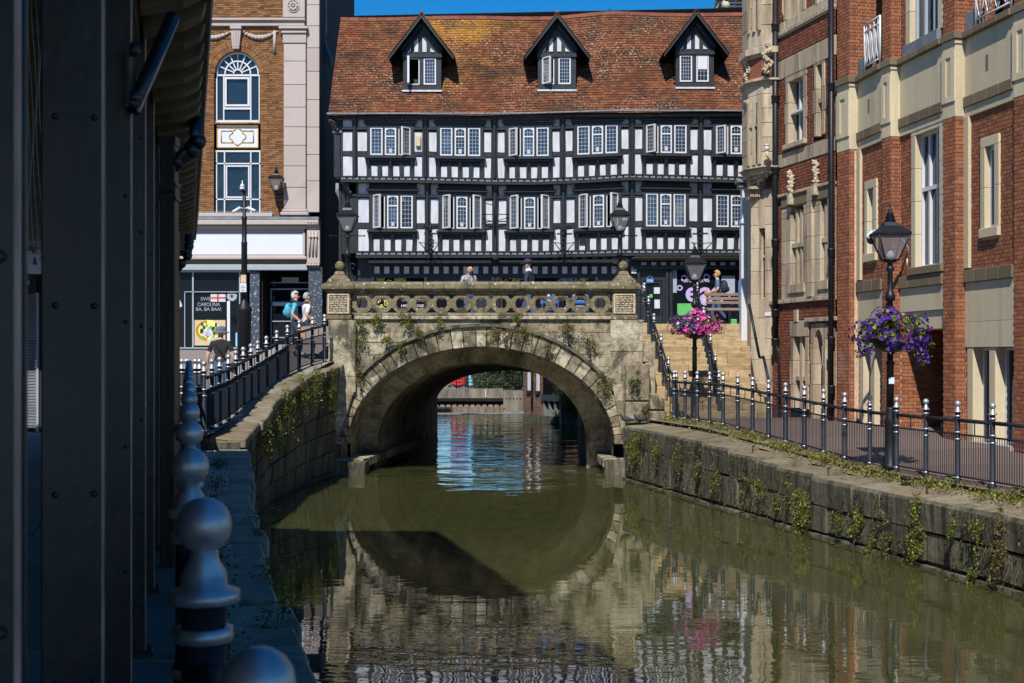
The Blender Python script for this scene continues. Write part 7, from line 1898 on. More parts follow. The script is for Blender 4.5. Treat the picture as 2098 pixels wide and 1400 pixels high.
for i,(Y,z,w,h,mx,lab) in enumerate([(22.3,1.35,.9,.8,'d','dry brown creeper at the near end of the ramp wall'),(23.8,1.4,.9,.9,'l','leafy weeds on the ramp wall beside the dry creeper'),(25.3,1.75,1.2,1.0,'l','tall green weeds in the middle of the ramp wall'),(26.8,2.0,1.2,1.2,'l','dense green weeds hanging high on the ramp wall'),(28.2,2.1,1.1,1.1,'b','pale flowering weed towards the bridge end of the ramp wall'),(29.6,2.0,1.0,1.2,'l','dark leafy weed in the corner of ramp wall and bridge')]):
    weed((rex(Y)-.1,Y,z), ln_, w, h*.8, 40, .05, MIX[mx], lab, group='weeds on the ramp wall', seed=i+100, depth=.22)
for i,(x,y,lab) in enumerate([(530,1085,'small weed at the edge of the shaded ledge'),(545,1190,'moss and weed fringe on the slab edge of the shaded ledge'),(560,1260,'green weed by the near fender beams of the ledge')]):
    Y = 1.45*FPX/(y-HY); weed((ledgex(Y)-.12,Y,1.42), Vector((.9,-.3,0)).normalized(), .5, .35, 26, .03, MIX['l'], lab, group='weeds on the shaded ledge', seed=i+140, depth=.12)
# dry strands and thin growth hanging from the joints of the quay wall
random.seed(77); ds = [MB(),MB()]; sm_ = MB()
for i in range(420):
    s_ = random.uniform(-6,14.5); Yq = qY(s_); k = noise1(s_*1.1,3)
    if k < -.1 and s_ < 6: continue
    zt = random.choice([lerp(.5,.78,max(0,min(1,(Yq-20)/7))), copz(Yq)-.05, .3]); L = random.uniform(.1,.45); a = QF.pt(s_,.05,zt); b = a+qn*random.uniform(.02,.07)+Vector((random.gauss(0,.03),random.gauss(0,.03),-L))
    sm_.tube([a,(a+b)/2+qn*.03,b],.004,3)
    for j in range(random.randint(3,12)): leafy(ds[random.random() < .35],[a.lerp(b,random.random())+Vector((random.gauss(0,.025),random.gauss(0,.025),0))],.04,qn*.5)
ds[0].build('dry_strands', M['leaf_d'], None, 'thin dry strands hanging from the joints of the quay wall', 'weeds', kind='stuff'); ds[1].build('joint_weeds', M['leaf'], None, 'sparse small green leaves in the joints of the quay wall', 'weeds', kind='stuff'); sm_.build('strand_stems', M['leaf_d'], None, 'fine dry stems hanging down the quay wall', 'weeds', kind='stuff')
# green verge along the foot of the right railing
random.seed(33); vg = [MB(),MB(),MB()]
for i in range(15500):
    Y = 12+18.2*random.random()**1.0; d = random.gauss(.0,.13); cl = .55+.45*noise1(Y*2.2,1)+.25*noise1(Y*7,4)
    if random.random() > cl: continue
    x = railx(Y)-.24+d*(1.1 if Y > 17 else 1.3); z = copz(Y)+.1+random.random()**1.6*.2*max(.25,cl)*math.exp(-(d/.16)**2)
    leafy(vg[int(random.random()*3)], [Vector((x,Y,z))], .05)
for l,mt in zip(vg,('leaf_y','leaf_b','leaf_d')): l.build('verge_weeds', M[mt], None, 'low yellow green weeds growing along the foot of the railing', 'weeds', kind='stuff')
g = MB(); Ys = [-6,5,10,12,14,16,18,20,22,24,26,28,30]
for i in range(len(Ys)-1):
    a, b = Ys[i], Ys[i+1]; g.quad((quayx(a)+.6,a,copz(a)+.03),(railx(a)+.1,a,pathz(a)-.02),(railx(b)+.1,b,pathz(b)-.02),(quayx(b)+.6,b,copz(b)+.03))
g.build('verge_ground', M['coping'], kind='structure')
# leaves and scum drifting on the water
random.seed(91); fl_ = MB()
for i in range(260):
    Y = random.uniform(8,30); lim0, lim1 = (ledgex(Y)+.2 if Y < 20 else rex(Y)+.1), quayx(Y)-.15; e = random.random()
    x = lim1-abs(random.gauss(0,.5)) if e < .5 else lim0+abs(random.gauss(0,.5)) if e < .8 else random.uniform(lim0,lim1)
    if not lim0 < x < lim1: continue
    r = random.uniform(.012,.035); a = random.random()*6.28; c = Vector((x,Y,.004)); u = Vector((math.cos(a),math.sin(a),0)); v = Vector((-math.sin(a),math.cos(a),0)); fl_.add([c-u*r,c+v*r*.6,c+u*r+Vector((0,0,.006)),c-v*r*.6],[(0,1,2,3)])
fl_.build('floating_leaves', M['leaf_y'], None, 'small leaves and specks floating on the murky water', 'leaves', kind='stuff')
# moss along the left ledge
random.seed(5); ms = MB()
for i in range(2600):
    Y = random.uniform(5.2,19); x = ledgex(Y)-.42+random.gauss(0,.07)
    if noise1(Y*1.4,2) > -.15 or Y < 9: leafy(ms,[Vector((x,Y,1.4+random.random()**2*.07))],.028)
ms.build('ledge_moss', M['leaf_dk'], None, 'dark moss and weeds along the inner edge of the shaded slabs', 'moss', kind='stuff')

# ================================================================== SMALL STREET THINGS
bn_ = thing('bench', 'wooden slatted bench at the top of the stairs outside the takeaway window', 'bench', (6.0,37.4,3.78)); Fb = Fr((0,37.3,0),(1,0,0),(0,-1,0))
for z in (.42,.62,.74,.86):
    mb = MB(); mb.fb(Fb,SX(1446,37.3),SX(1532,37.3),-.02 if z > .5 else .0,.02 if z > .5 else .1,3.78+z,3.78+z+.085); mb.build('slat', M['wood'], bn_, bevel=.008)
for k in range(3):
    mb = MB(); mb.fb(Fb,SX(1446,37.3),SX(1532,37.3),.11+k*.11,.2+k*.11,4.2,4.23); mb.build('slat', M['wood'], bn_)
for x in (1450,1490,1529):
    mb = MB(); s_ = SX(x,37.3); mb.fb(Fb,s_-.03,s_+.03,-.06,-.021,3.78,4.7); mb.fb(Fb,s_-.03,s_+.03,.38,.44,3.78,4.19); mb.fb(Fb,s_-.03,s_+.03,-.02,.38,4.14,4.19); mb.build('leg', M['black'], bn_)
gb = MB(); gb.fb(Fb,SX(1493,37.3),SX(1506,37.3),.1,.35,3.785,3.95); gb.build('green_crate', M['greenp'], None, 'small bright green crate under the wooden bench', 'crate', loc=(6.5,37.1,3.78), bevel=.02)
gb = MB(); gb.ball(P(1480,661,37.2),.13,8,6,sc=(1.3,.8,.9)); gb.build('shopping_bag', M['black'], None, 'dark lumpy bag on the ground under the bench', 'bag', loc=P(1480,664,37.2))
bk_ = thing('bicycle', 'bicycle parked behind the right end of the bench', 'bicycle', (7.0,38.0,3.78)); mb = MB(); b0 = Vector((6.75,38.0,4.12))
def wheel(c, r=.33):
    m_ = MB(); pts = [c+Vector((r*math.cos(a),0,r*math.sin(a))) for a in [2*math.pi*k/20 for k in range(21)]]; m_.tube(pts,.02,5)
    for k in range(8): m_.tube([c,c+Vector((r*math.cos(k*.785),0,r*math.sin(k*.785)))],.004,3)
    m_.build('wheel', M['black'], bk_)
wheel(b0); wheel(b0+Vector((1.02,0,0)))
f = [b0+Vector(v) for v in ((0,0,0),(.42,0,-.02),(.3,0,.5),(.86,0,.52),(1.02,0,0),(.82,0,.64))]
for a,b in ((0,1),(0,2),(1,2),(2,3),(1,3),(3,4),(3,5)): mb.tube([f[a],f[b]],.018,5)
mb.build('frame', M['bluesign'], bk_); mb = MB(); mb.tube([f[5]+Vector((-.05,-.25,.05)),f[5],f[5]+Vector((-.05,.25,.05))],.014,5); mb.build('handlebar', M['black'], bk_); mb = MB(); mb.ball(f[2]+Vector((0,0,.08)),.1,8,5,sc=(1.3,.7,.4)); mb.build('saddle', M['black'], bk_)
def pigeon(p, rz, label):
    t = thing('pigeon', label, 'pigeon', p, 'pigeons on the quay'); p = Vector(p); d = Vector((math.cos(rz),math.sin(rz),0)); mb = MB()
    mb.tube([p+d*-.2+Vector((0,0,.07)),p+d*-.1+Vector((0,0,.085)),p+Vector((0,0,.1)),p+d*.08+Vector((0,0,.12)),p+d*.12+Vector((0,0,.17)),p+d*.13+Vector((0,0,.2)),p+d*.19+Vector((0,0,.195))],[.012,.045,.065,.055,.032,.03,.006],8)
    for s in (-1,1): mb.tube([p+Vector((-d.y*.02*s,d.x*.02*s,.06)),p+Vector((-d.y*.02*s,d.x*.02*s,0))],.005,4)
    mb.build('body', M['slate'], t)
pigeon(P(1283,864,30.0)+Vector((0,0,-.04)),2.9,'dark pigeon nearer the bridge pier on the quay end'); pigeon(P(1311,864,30.0)+Vector((0,0,-.04)),3.5,'dark pigeon nearer the rubble wall on the quay end')
# cafe furniture behind the parapet
def chair(p, mt, label):
    t = thing('cafe_chair', label, 'chair', p, 'cafe chairs on the bridge'); p = Vector(p)
    mb = MB(); mb.box((p.x-.22,p.y-.2,p.z+.43),(p.x+.22,p.y+.2,p.z+.46)); mb.build('seat', M[mt], t, bevel=.01)
    mb = MB()
    for z in (.6,.72,.84): mb.box((p.x-.22,p.y-.225,p.z+z),(p.x+.22,p.y-.2,p.z+z+.07))
    mb.build('backrest', M[mt], t, bevel=.008)
    for sx_ in (-1,1):
        for sy in (-1,1):
            mb = MB(); mb.tube([(p.x+sx_*.2,p.y+sy*.19,p.z),(p.x+sx_*.2,p.y+sy*.19,p.z+(.43 if sy > 0 else .9))],.014,5); mb.build('leg', M[mt], t)
chair((.98,32.7,3.62),'bluesign','blue slatted chair behind the parapet under the woman in the spotted dress'); chair((1.75,32.7,3.62),'bluesign','blue slatted chair behind the parapet under the seated person in grey')
def table(p, label):
    t = thing('cafe_table', label, 'table', p, 'cafe tables on the bridge'); p = Vector(p)
    mb = MB(); mb.lathe(p,[(.35,.72),(.36,.74),(.35,.76)],16); mb.build('tabletop', M['wood'], t); mb = MB(); mb.lathe(p,[(.2,0),(.2,.02),(.03,.05),(.03,.72)],10); mb.build('pedestal', M['black'], t)
table((1.4,33.4,3.62),'round cafe table behind the parapet between the two blue chairs'); table((-2.6,34.0,3.62),'round cafe table behind the left half of the parapet')
def planter(p, label):
    t = thing('planter_box', label, 'planter', p, 'planters along the bridge'); p = Vector(p); mb = MB(); mb.box((p.x-.3,p.y-.12,p.z),(p.x+.3,p.y+.12,p.z+.25)); mb.build('box', M['wood'], t, bevel=.01)
    random.seed(int(p.x*10)+50); l = MB(); leafy(l,[p+Vector((random.uniform(-.28,.28),random.uniform(-.12,.12),.25+random.random()*.12)) for _ in range(120)],.06); l.build('leaves', M['leaf'], t, kind='stuff')
planter((-1.75,31.75,3.62),'wooden planter behind the left middle parapet rings'); planter((2.0,31.75,3.62),'wooden planter behind the right parapet rings')
# ================================================================== LEFT ARCADE in the foreground
CS = 1.42
ar = thing('waterside_building', 'dark building overhanging the left walkway on iron columns, with bracketed eaves', 'building', (-4,6,1.5))
def cxr(Y): return -0.255*Y - .19
def iron_column(Y, label, w=.132):
    t = thing('iron_column', label, 'column', (cxr(Y)-w/2,Y,leftz(Y)), 'iron columns of the arcade'); x1 = cxr(Y); x0 = x1-w; zb = leftz(Y)-.02; zt = 4.42
    f = Fr((x1-w*math.cos(TH),Y-w*math.sin(TH),0),(math.cos(TH),math.sin(TH),0),-UC)
    for d0,d1 in ((-.012,0),(-.085,-.073)):
        mb = MB(); mb.fb(f,0,w,d0,d1,zb,zt); mb.build('flange', M['green_iron'], t, bevel=.003)
    mb = MB(); mb.fb(f,w/2-.006,w/2+.006,-.073,-.012,zb,zt); mb.build('web', M['green_iron'], t)
    mb = MB(); mb.fb(f,w-.0045,w+.001,-.015,.0025,zb,zt); mb.build('edge_glint', M['glint_paint'], t)  # sky glint along the flange corner, painted as a pale strip
    mb = MB(); mb.fb(f,-.03,w+.03,-.115,.03,zb,zb+.06); mb.build('base_plate', M['green_iron'], t, bevel=.006)
    mb = MB()
    for k in range(7):
        for xx in (.03,.112): mb.ball(f.pt(xx,.002,zb+.25+k*.42),.008,6,4,sc=(1,.6,1))
    mb.build('rivets', M['green_iron'], t, kind='stuff')
    return t
labs = ['iron column cut by the left edge of the picture','broad near iron column with a pale painted edge glint','iron column just behind the broad near one','fourth iron column back, mostly hidden behind the nearer ones','fifth iron column back with only its edge showing','sixth iron column back, a thin dark strip','seventh iron column back beside the square downpipe']
for i in range(1,7): iron_column(i*CS, labs[i-1])
# square downpipe with ornate collar and swan neck up to the eaves
def downpipe(Y, x0, x1, ytop, label, collar, neck):
    t = thing('downpipe', label, 'drainpipe', P((x0+x1)/2,728,Y)+Vector((0,0,leftz(Y)-2.9)), 'downpipes of the arcade'); f = Fr((0,Y,0),(1,0,0),(0,-1,0)); a0,a1 = SX(x0,Y),SX(x1,Y)
    mb = MB(); mb.fb(f,a0,a1,-.1,0,leftz(Y),SZ(ytop,Y)); mb.build('pipe', M['green_iron'], t, bevel=.006)
    if collar:
        mb = MB()
        for y0,y1,e in ((375,381,.012),(381,404,.004),(404,410,.012)): mb.fb(f,a0-e,a1+e,-.11,.0+e,SZ(y1,Y),SZ(y0,Y))
        for k in range(5): mb.ball(f.pt(lerp(a0,a1,(k+.5)/5),.01,SZ(392,Y)),.012,6,4)
        mb.build('pipe_collar', M['green_iron'], t); mb = MB(); mb.fb(f,a0-.006,a1+.006,-.1,.006,SZ(296,Y),SZ(280,Y)); mb.build('pipe_head', M['green_iron'], t)
    mb = MB(); mb.tube([P(x,y,Y+.05) for x,y in neck],.048,8); mb.build('swan_neck', M['green_iron'], t)
    for i in range(1,len(neck)-1):
        mb = MB(); a = P(*neck[i],Y+.05); mb.ball(a,.058,8,6); mb.build('pipe_joint', M['green_iron'], t)
downpipe(7.9,327,358,283,'square downpipe with ornate collar and swan neck at the arcade',True,[(344,350),(362,332),(392,308),(404,290),(402,240)])
downpipe(14.5,352,364,470,'farther downpipe bending up to the end of the eaves',False,[(360,556),(372,540),(384,524),(387,505),(386,480)])
# soffit, eaves brackets and the mass above
g = MB(); Ys = [-6,0,3,6,9,12,15,17]
for i in range(len(Ys)-1):
    a,b = Ys[i],Ys[i+1]; g.quad((-0.255*a-9,a,4.43),(-0.255*b-9,b,4.43),(-0.255*b-.04,b,4.43),(-0.255*a-.04,a,4.43))
g.build('soffit', M['soffit'], ar)
g = MB()
for i in range(len(Ys)-1):
    a,b = Ys[i],Ys[i+1]
    A = [(-0.255*a-.28,a,4.3),(-0.255*a-.22,a,4.3),(-0.255*a-.22,a,4.43),(-0.255*a-.28,a,4.43)]; B = [(-0.255*b-.28,b,4.3),(-0.255*b-.22,b,4.3),(-0.255*b-.22,b,4.43),(-0.255*b-.28,b,4.43)]
    g.add(A+B,[(0,1,5,4),(1,2,6,5),(2,3,7,6),(3,0,4,7)])
g.build('bearer_beam', M['soffit'], ar)
g = MB()
for i in range(len(Ys)-1):
    a,b = Ys[i],Ys[i+1]
    A = [(-0.255*a-.05,a,4.44),(-0.255*a+.1,a,4.44),(-0.255*a+.12,a,4.6),(-0.255*a-.05,a,4.7)]; B = [(-0.255*b-.05,b,4.44),(-0.255*b+.1,b,4.44),(-0.255*b+.12,b,4.6),(-0.255*b-.05,b,4.7)]
    g.add(A+B,[(0,1,5,4),(1,2,6,5),(2,3,7,6),(3,0,4,7)])
g.build('eaves_board', M['soffit'], ar)
Y = -1.0
while Y < 17:
    mb = MB(); x = -0.255*Y; d = .13
    vs = [(x-.2,Y,4.43),(x+.08,Y,4.43),(x+.06,Y,4.37),(x-.02,Y,4.33),(x-.2,Y,4.3)]
    vs += [(a-.255*d,b+d,c) for a,b,c in vs]; mb.add(vs,[(0,1,2,3,4),(9,8,7,6,5)]+[(i,5+i,5+(i+1)%5,(i+1)%5) for i in range(5)]); mb.build('eaves_bracket', M['soffit'], ar, bevel=.006); Y += .36
# upper storey mass whose roof line casts the shade over the near water
g = MB()
def prism(Ya, Yb, z0, z1, e=0):
    vs = [(-0.255*Ya-11,Ya,z0),(-0.255*Ya+e,Ya,z0),(-0.255*Yb+e,Yb,z0),(-0.255*Yb-11,Yb,z0)]; vs += [(x,y,z1) for x,y,_ in vs]
    g.add(vs,[(3,2,1,0),(4,5,6,7),(0,1,5,4),(1,2,6,5),(2,3,7,6),(3,0,4,7)])
prism(-14,12.1,4.72,10.4,.08); prism(12.1,17,4.72,4.95,.08)
g.build('upper_wall', M['brick_d'], ar)
g = MB(); g.quad((4-11.2,-14,1.4),(-0.255*17-3.6,17,1.4),(-0.255*17-3.6,17,4.5),(4-11.2,-14,4.5)); g.build('rear_wall', M['brick_d'], ar)
# diagonal strut with cast lugs on the third column
stt = thing('iron_strut', 'diagonal iron strut with cast lugs leaning from the third column to the eaves', 'strut', P(268,200,4.25))
mb = MB(); mb.tube([P(274,224,4.2),P(354,36,4.5)],.026,8); mb.build('strut_tube', M['green_iron'], stt)
mb = MB(); mb.tube([P(284,229,4.19),P(363,42,4.49)],.008,5); mb.build('edge_glint', M['glint_paint'], stt)  # edge glint of the strut, painted as a thin pale rod
mb = MB(); mb.fb(Fr((0,4.2,0),(1,0,0),(0,-1,0)),SX(262,4.2),SX(270,4.2),-.05,.03,SZ(222,4.2),SZ(88,4.2)); mb.ball(P(275,104,4.2),.022,8,6); mb.ball(P(276,200,4.2),.024,8,6); mb.tube([P(266,216,4.2),P(276,205,4.2)],.02,6); mb.tube([P(266,92,4.2),P(275,104,4.2)],.016,6); mb.build('cast_lug', M['green_iron'], stt)
# netting under the soffit
mb = MB()
for k in range(9):
    pts = [P(38+k*6+6*math.sin(j*.9+k),-5+j*60,4.8) for j in range(10)]; mb.tube(pts,.0012,3)
mb.build('bird_netting', M['lead'], None, 'thin bird netting hanging between the two nearest columns', 'netting', kind='stuff')
# closed kiosk at the end of the walkway
ks = thing('shuttered_shop', 'closed shop with a ribbed roller shutter and pale sign behind the columns', 'shop', P(60,880,19.7)); FK = Fr((0,19.7,0),(1,0,0),(0,-1,0))
part(FK,'wall',M['brick_d'],ks,-30,52,380,886,-.4,0); part(FK,'shutter_box',M['black'],ks,33,78,564,600,-.3,.08); part(FK,'post',M['black'],ks,33,49,600,886,-.3,.05)
part(FK,'sign_panel',M['signwhite'],ks,30,52,516,562,-.2,.05); part(FK,'sign_panel',M['signwhite'],ks,53,97,516,562,-.2,.05)
mb = MB(); letter(mb,FK,'&',SX(69.5,19.7),SX(79.5,19.7),SZ(543.5,19.7),SZ(528,19.7),.054); letter(mb,FK,'R',SX(69,19.7),SX(79,19.7),SZ(521,19.7),SZ(505,19.7),.054); mb.build('sign_lettering', M['black'], ks)
for k in range(46):
    mb = MB(); y = 603+k*6; pbox(mb,FK,49.5,76,y,y+4.6,-.1,.0); mb.build('shutter_slat', M['leadsheet'], ks)
part(FK,'added_shade_canopy',M['timber'],ks,-30,100,500,513,0,1.6); part(FK,'shutter_guide',M['greyframe'],ks,76.5,80,600,886,-.1,.03); part(FK,'side_wall',M['brick_d'],ks,80.5,200,563,886,-.4,0)  # the box above the sign is added to shade sign and shutter
mb = MB(); mb.ball(FK.pt(SX(60,19.7),.09,SZ(580,19.7)),.05,8,6); mb.lathe(FK.pt(SX(60,19.7),.09,SZ(580,19.7)),[(.06,-.01),(.06,.01)],10); mb.build('round_badge', M['silver'], ks)
# flagstones of the walkway that show between the columns
wk = walk
random.seed(2)
for i in range(-1,17):
    for k in range(0,5):
        Y0 = 1.2+i*1.1+.0; off = .25*(k % 2)
        a, b = Y0+off, Y0+off+1.085
        if b > 20 or a < -2: continue
        def xl(Y, q): return -0.255*Y-.0-q*.62+.1
        z = .012+random.uniform(-.003,.003); mb = MB(); vs = [(xl(a,k+1)+.008,a,leftz(a)+z),(xl(a,k)-.008,a,leftz(a)+z),(xl(b,k)-.008,b,leftz(b)+z),(xl(b,k+1)+.008,b,leftz(b)+z)]
        vs += [(x,y,q-.03) for x,y,q in vs]; mb.add(vs,[(0,1,2,3),(0,4,5,1),(1,5,6,2),(2,6,7,3),(3,7,4,0)]); mb.build('flagstone', M['flag'], wk)
# ================================================================== BEYOND THE BRIDGE
YF = 68.5; ff = Fr((0,YF,0),(1,0,0),(0,-1,0))      # water line of the far quay shows at y = 838
YF = FPX*2.9/(838-HY)
ff = Fr((0,YF,0),(1,0,0),(0,-1,0))
fq = thing('far_quay', 'far concrete quay with steel sheet piling seen through the arch', 'wall', (-2,YF,0))
part(ff,'concrete_wall',M['concrete'],fq,700,1031,797,816,-3,.0); part(ff,'concrete_wall',M['concrete'],fq,1031.5,1150,801,842,-3,.3)
part(ff,'pile_cap',M['black'],fq,700,1031,816.3,822,-.6,.2); part(ff,'pile_wall',M['steel_pile'],fq,700,1031,822.2,845,-1.0,-.35)
part(ff,'quay_toe',M['steel_pile'],fq,700,1031,833,845,-.34,.45)
x = 890
while x < 1031:
    a0,a1,z0,z1 = px(ff,x,x+6.4,823,836); mb = MB(); b0 = a0+.05
    mb.add([ff.pt(a0,-.3,z1),ff.pt(b0+.13,-.3,z1),ff.pt(b0+.2,.35,z0),ff.pt(a0,.35,z0),ff.pt(a0,-.36,z0),ff.pt(b0+.2,-.36,z0)],[(0,1,2,3),(0,3,4),(1,5,2),(3,2,5,4)]); mb.build('pile_fin', M['steel_pile'], fq); x += 12.3
mb = MB()
for k in range(7): pbox(mb,ff,1037+k*7,1039.5+k*7,815,818,.3,.32)
mb.build('weep_hole', M['dark'], fq)
part(ff,'pale_drain_mark',M['signwhite'],fq,994.5,996,798,814,.0,.05)
fr_ = thing('far_railing', 'dark wire panel railing along the far quay in front of the hedge', 'railing', (0,YF,1.1))
mb = MB()
for y in (769,777,784,791): a = ff.pt(SX(930,YF),-.3,SZ(y,YF)); b = ff.pt(SX(1160,YF),-.3,SZ(y,YF)); mb.tube([a,b],.02,4)
mb.build('rail', M['bluegrey'], fr_)
for k in range(40):
    x = 935+k*6; mb = MB(); mb.tube([ff.pt(SX(x,YF),-.3,SZ(801,YF)),ff.pt(SX(x,YF),-.3,SZ(768,YF))],.012 if k % 4 else .03,4); mb.build('rail_post', M['bluegrey'], fr_)
hd = thing('hedge', 'green hedge behind the far railing seen through the arch', 'hedge', (.5,YF+2,1.1)); random.seed(4)
hm = [MB(),MB()]
for i in range(5200):
    x = random.uniform(SX(955,YF),SX(1175,YF)); z = random.uniform(1.0,4.6); y = YF+1.6+random.gauss(0,.35)+.4*math.sin(x*2+z*1.5)
    if x < SX(985,YF)+ (z-2)*.6: continue
    leafy(hm[i % 2],[Vector((x,y,z))],.17,Vector((0,-.6,.4)))
hm[0].build('leaves', M['leaf'], hd, kind='stuff'); hm[1].build('leaves', M['leaf_dk'], hd, kind='stuff')
mb = MB(); mb.box((SX(965,YF),YF+2.2,1),(SX(1200,YF),YF+2.6,4.2)); mb.build('trunk', M['leaf_dk'], hd)
rv = thing('red_van', 'bright red vehicle parked on the far quay, only its side showing under the arch', 'van', (-4.2,YF+3,1.1)); fv = Fr((0,YF+3,0),(1,0,0),(0,-1,0))
mb = MB(); mb.fb(fv,SX(915,YF),SX(953,YF),-1.8,0,.98,2.9,taper=.08); mb.build('body', M['plastic_red'], rv, bevel=.1); mb = MB(); mb.fb(fv,SX(917,YF),SX(951,YF),-1.7,.02,1.9,2.7,taper=.05); mb.build('window', M['shopglass'], rv)
for x in (922,946):
    mb = MB(); mb.tube([fv.pt(SX(x,YF),.03,.95),fv.pt(SX(x,YF),-.2,.95)],.33,14); mb.build('wheel', M['black'], rv)
cv = thing('teal_car', 'pale blue green car parked beside the red vehicle on the far quay', 'car', (-2.3,YF+3,1.1)); mb = MB(); mb.poly(fv,[(SX(957,YF),.95),(SX(982,YF),.95),(SX(982,YF),1.5),(SX(978,YF),1.6),(SX(974,YF),2.2),(SX(962,YF),2.2),(SX(958,YF),1.6)],-1.6,0); mb.build('body', M['bluep'], cv, bevel=.06)
mb = MB(); mb.poly(fv,[(SX(961,YF),1.65),(SX(976,YF),1.65),(SX(973,YF),2.1),(SX(963,YF),2.1)],-.01,.02); mb.build('window', M['shopglass'], cv)
for x in (962,977):
    mb = MB(); mb.tube([fv.pt(SX(x,YF),.02,0.9),fv.pt(SX(x,YF),-.2,.9)],.3,12); mb.build('wheel', M['black'], cv)
# brick building that rises from the water on the right behind the bridge
YB2 = FPX*2.9/(862-HY); xb = SX(1074,YB2)
wb_ = thing('waterside_brick_building', 'brick building rising from the water behind the bridge with white window strips', 'building', (xb,YB2,0))
FB2 = Fr((xb,YB2,0),(.45,-.89,0),(-.89,-.45,0)); b2 = Bricks('brick', M['brick_f'], 'brickwork'); m2 = MB()
brick_wall(b2, m2, FB2, 0, 2.9, .3, 6.5, [(1.75,2.9,.3,2.05)], bond='stretcher', course=.075); 
FB3 = Fr((xb,YB2,0),(.89,.45,0),(.45,-.89,0))
b2.flush(wb_, most=120); m2.build('wall', M['mortar_d'], wb_)
mb = MB(); mb.fb(FB2,0,2.9,-.4,.06,-.5,.298); mb.build('plinth', M['quay'], wb_)
for s_ in (.42,1.25):
    mb = MB(); mb.fb(FB2,s_,s_+.22,.012,.05,1.35,6); mb.build('white_strip', M['signwhite'], wb_); mb = MB(); mb.fb(FB2,s_-.05,s_+.28,.012,.1,1.22,1.34); mb.build('sill', M['black'], wb_)
mb = MB(); mb.tube([FB2.pt(.85,.06,.5),FB2.pt(.85,.06,6)],.06,6); mb.build('rusty_pipe', M['rust'], wb_)
mb = MB(); mb.box((xb+.05,YB2,0),(9,YB2+12,10)); mb.build('shell', M['brick_f'], wb_)
wq = thing('far_bank_wall', 'low bank wall with timber baulks, mesh gate and ivy behind the bridge', 'wall', FB2.pt(2.4,0,0))
mb = MB(); mb.fb(FB2,1.75,3.6,-.5,.1,.95,1.2); mb.build('timber_baulk', M['timber'], wq); mb = MB(); mb.fb(FB2,1.7,6.5,-.5,-.1,-.5,.94); mb.build('wall', M['concrete'], wq)
for k in range(4): mb = MB(); mb.fb(FB2,1.85+k*.5,1.93+k*.5,-.1,.04,-.5,.94); mb.build('fender_pile', M['leadsheet'], wq)
for k in range(16):
    mb = MB(); mb.tube([FB2.pt(1.8+k*.16,-.1,1.2),FB2.pt(1.8+k*.16,-.1,2.9)],.012,4); mb.build('gate_bar', M['bluegrey'], wq)
mb = MB()
for z in (1.3,1.7,2.1,2.5,2.9): mb.tube([FB2.pt(1.75,-.1,z),FB2.pt(4.4,-.1,z)],.014,4)
mb.build('gate_rail', M['bluegrey'], wq)
mb = MB(); mb.fb(FB2,3.6,6.5,-.5,.12,-.5,1.25); mb.build('ivy_wall', M['quay'], wq)
c = FB2.pt(4.6,.12,.9); weed(c, Vector((-.89,-.45,0)), 2.6, 1.1, 40, .09, MIX['l'], 'leafy ivy on the far bank wall seen under the right of the arch', group='ivy on the far bank', seed=200)
# ================================================================== PEOPLE
SKIN = plain('skin', (0.5,0.3,0.21), 0.6, var=0.08)
def cloth(name, c, var=.15): return plain(name, c, 0.9, var=var, scale=7, bmp=.3)
MP = {'black':cloth('black_cotton',(.012,.012,.014)),'navy':cloth('navy_cotton',(.02,.03,.06)),'teal':cloth('turquoise_cotton',(.06,.35,.48)),'white':cloth('white_cotton',(.6,.61,.66)),'tan':cloth('tan_bag',(.45,.2,.05)),'jeans':cloth('blue_denim',(.05,.09,.17)),
      'denim':cloth('mid_blue_top',(.07,.13,.24)),'grey':cloth('grey_hair',(.3,.3,.31),.35),'blond':cloth('blond_hair',(.42,.28,.11),.3),'whitehair':cloth('white_hair',(.46,.45,.45),.35),'greyhat':cloth('grey_hat',(.1,.11,.14)),'floral':None,'shoe':cloth('pale_shoe',(.5,.48,.47)),'dkshoe':cloth('dark_shoe',(.03,.03,.03)),'ginger':cloth('ginger_hair',(.2,.09,.04)),'palegrey':cloth('pale_grey_top',(.3,.32,.36))}
def patterned(name, a, b_, sc):
    m, nt, b = base_mat(name); f = noise(nt, mapped(nt), sc, 1); nt.links.new(ramp(nt, f, [(.49,a),(.53,b_)]), b.inputs['Base Color']); b.inputs['Roughness'].default_value = .9; return m
MP['floral'] = patterned('patterned_shirt',(.4,.38,.36),(.1,.1,.13),22); MP['spots'] = patterned('spotted_dress',(.6,.58,.64),(.03,.03,.08),26)
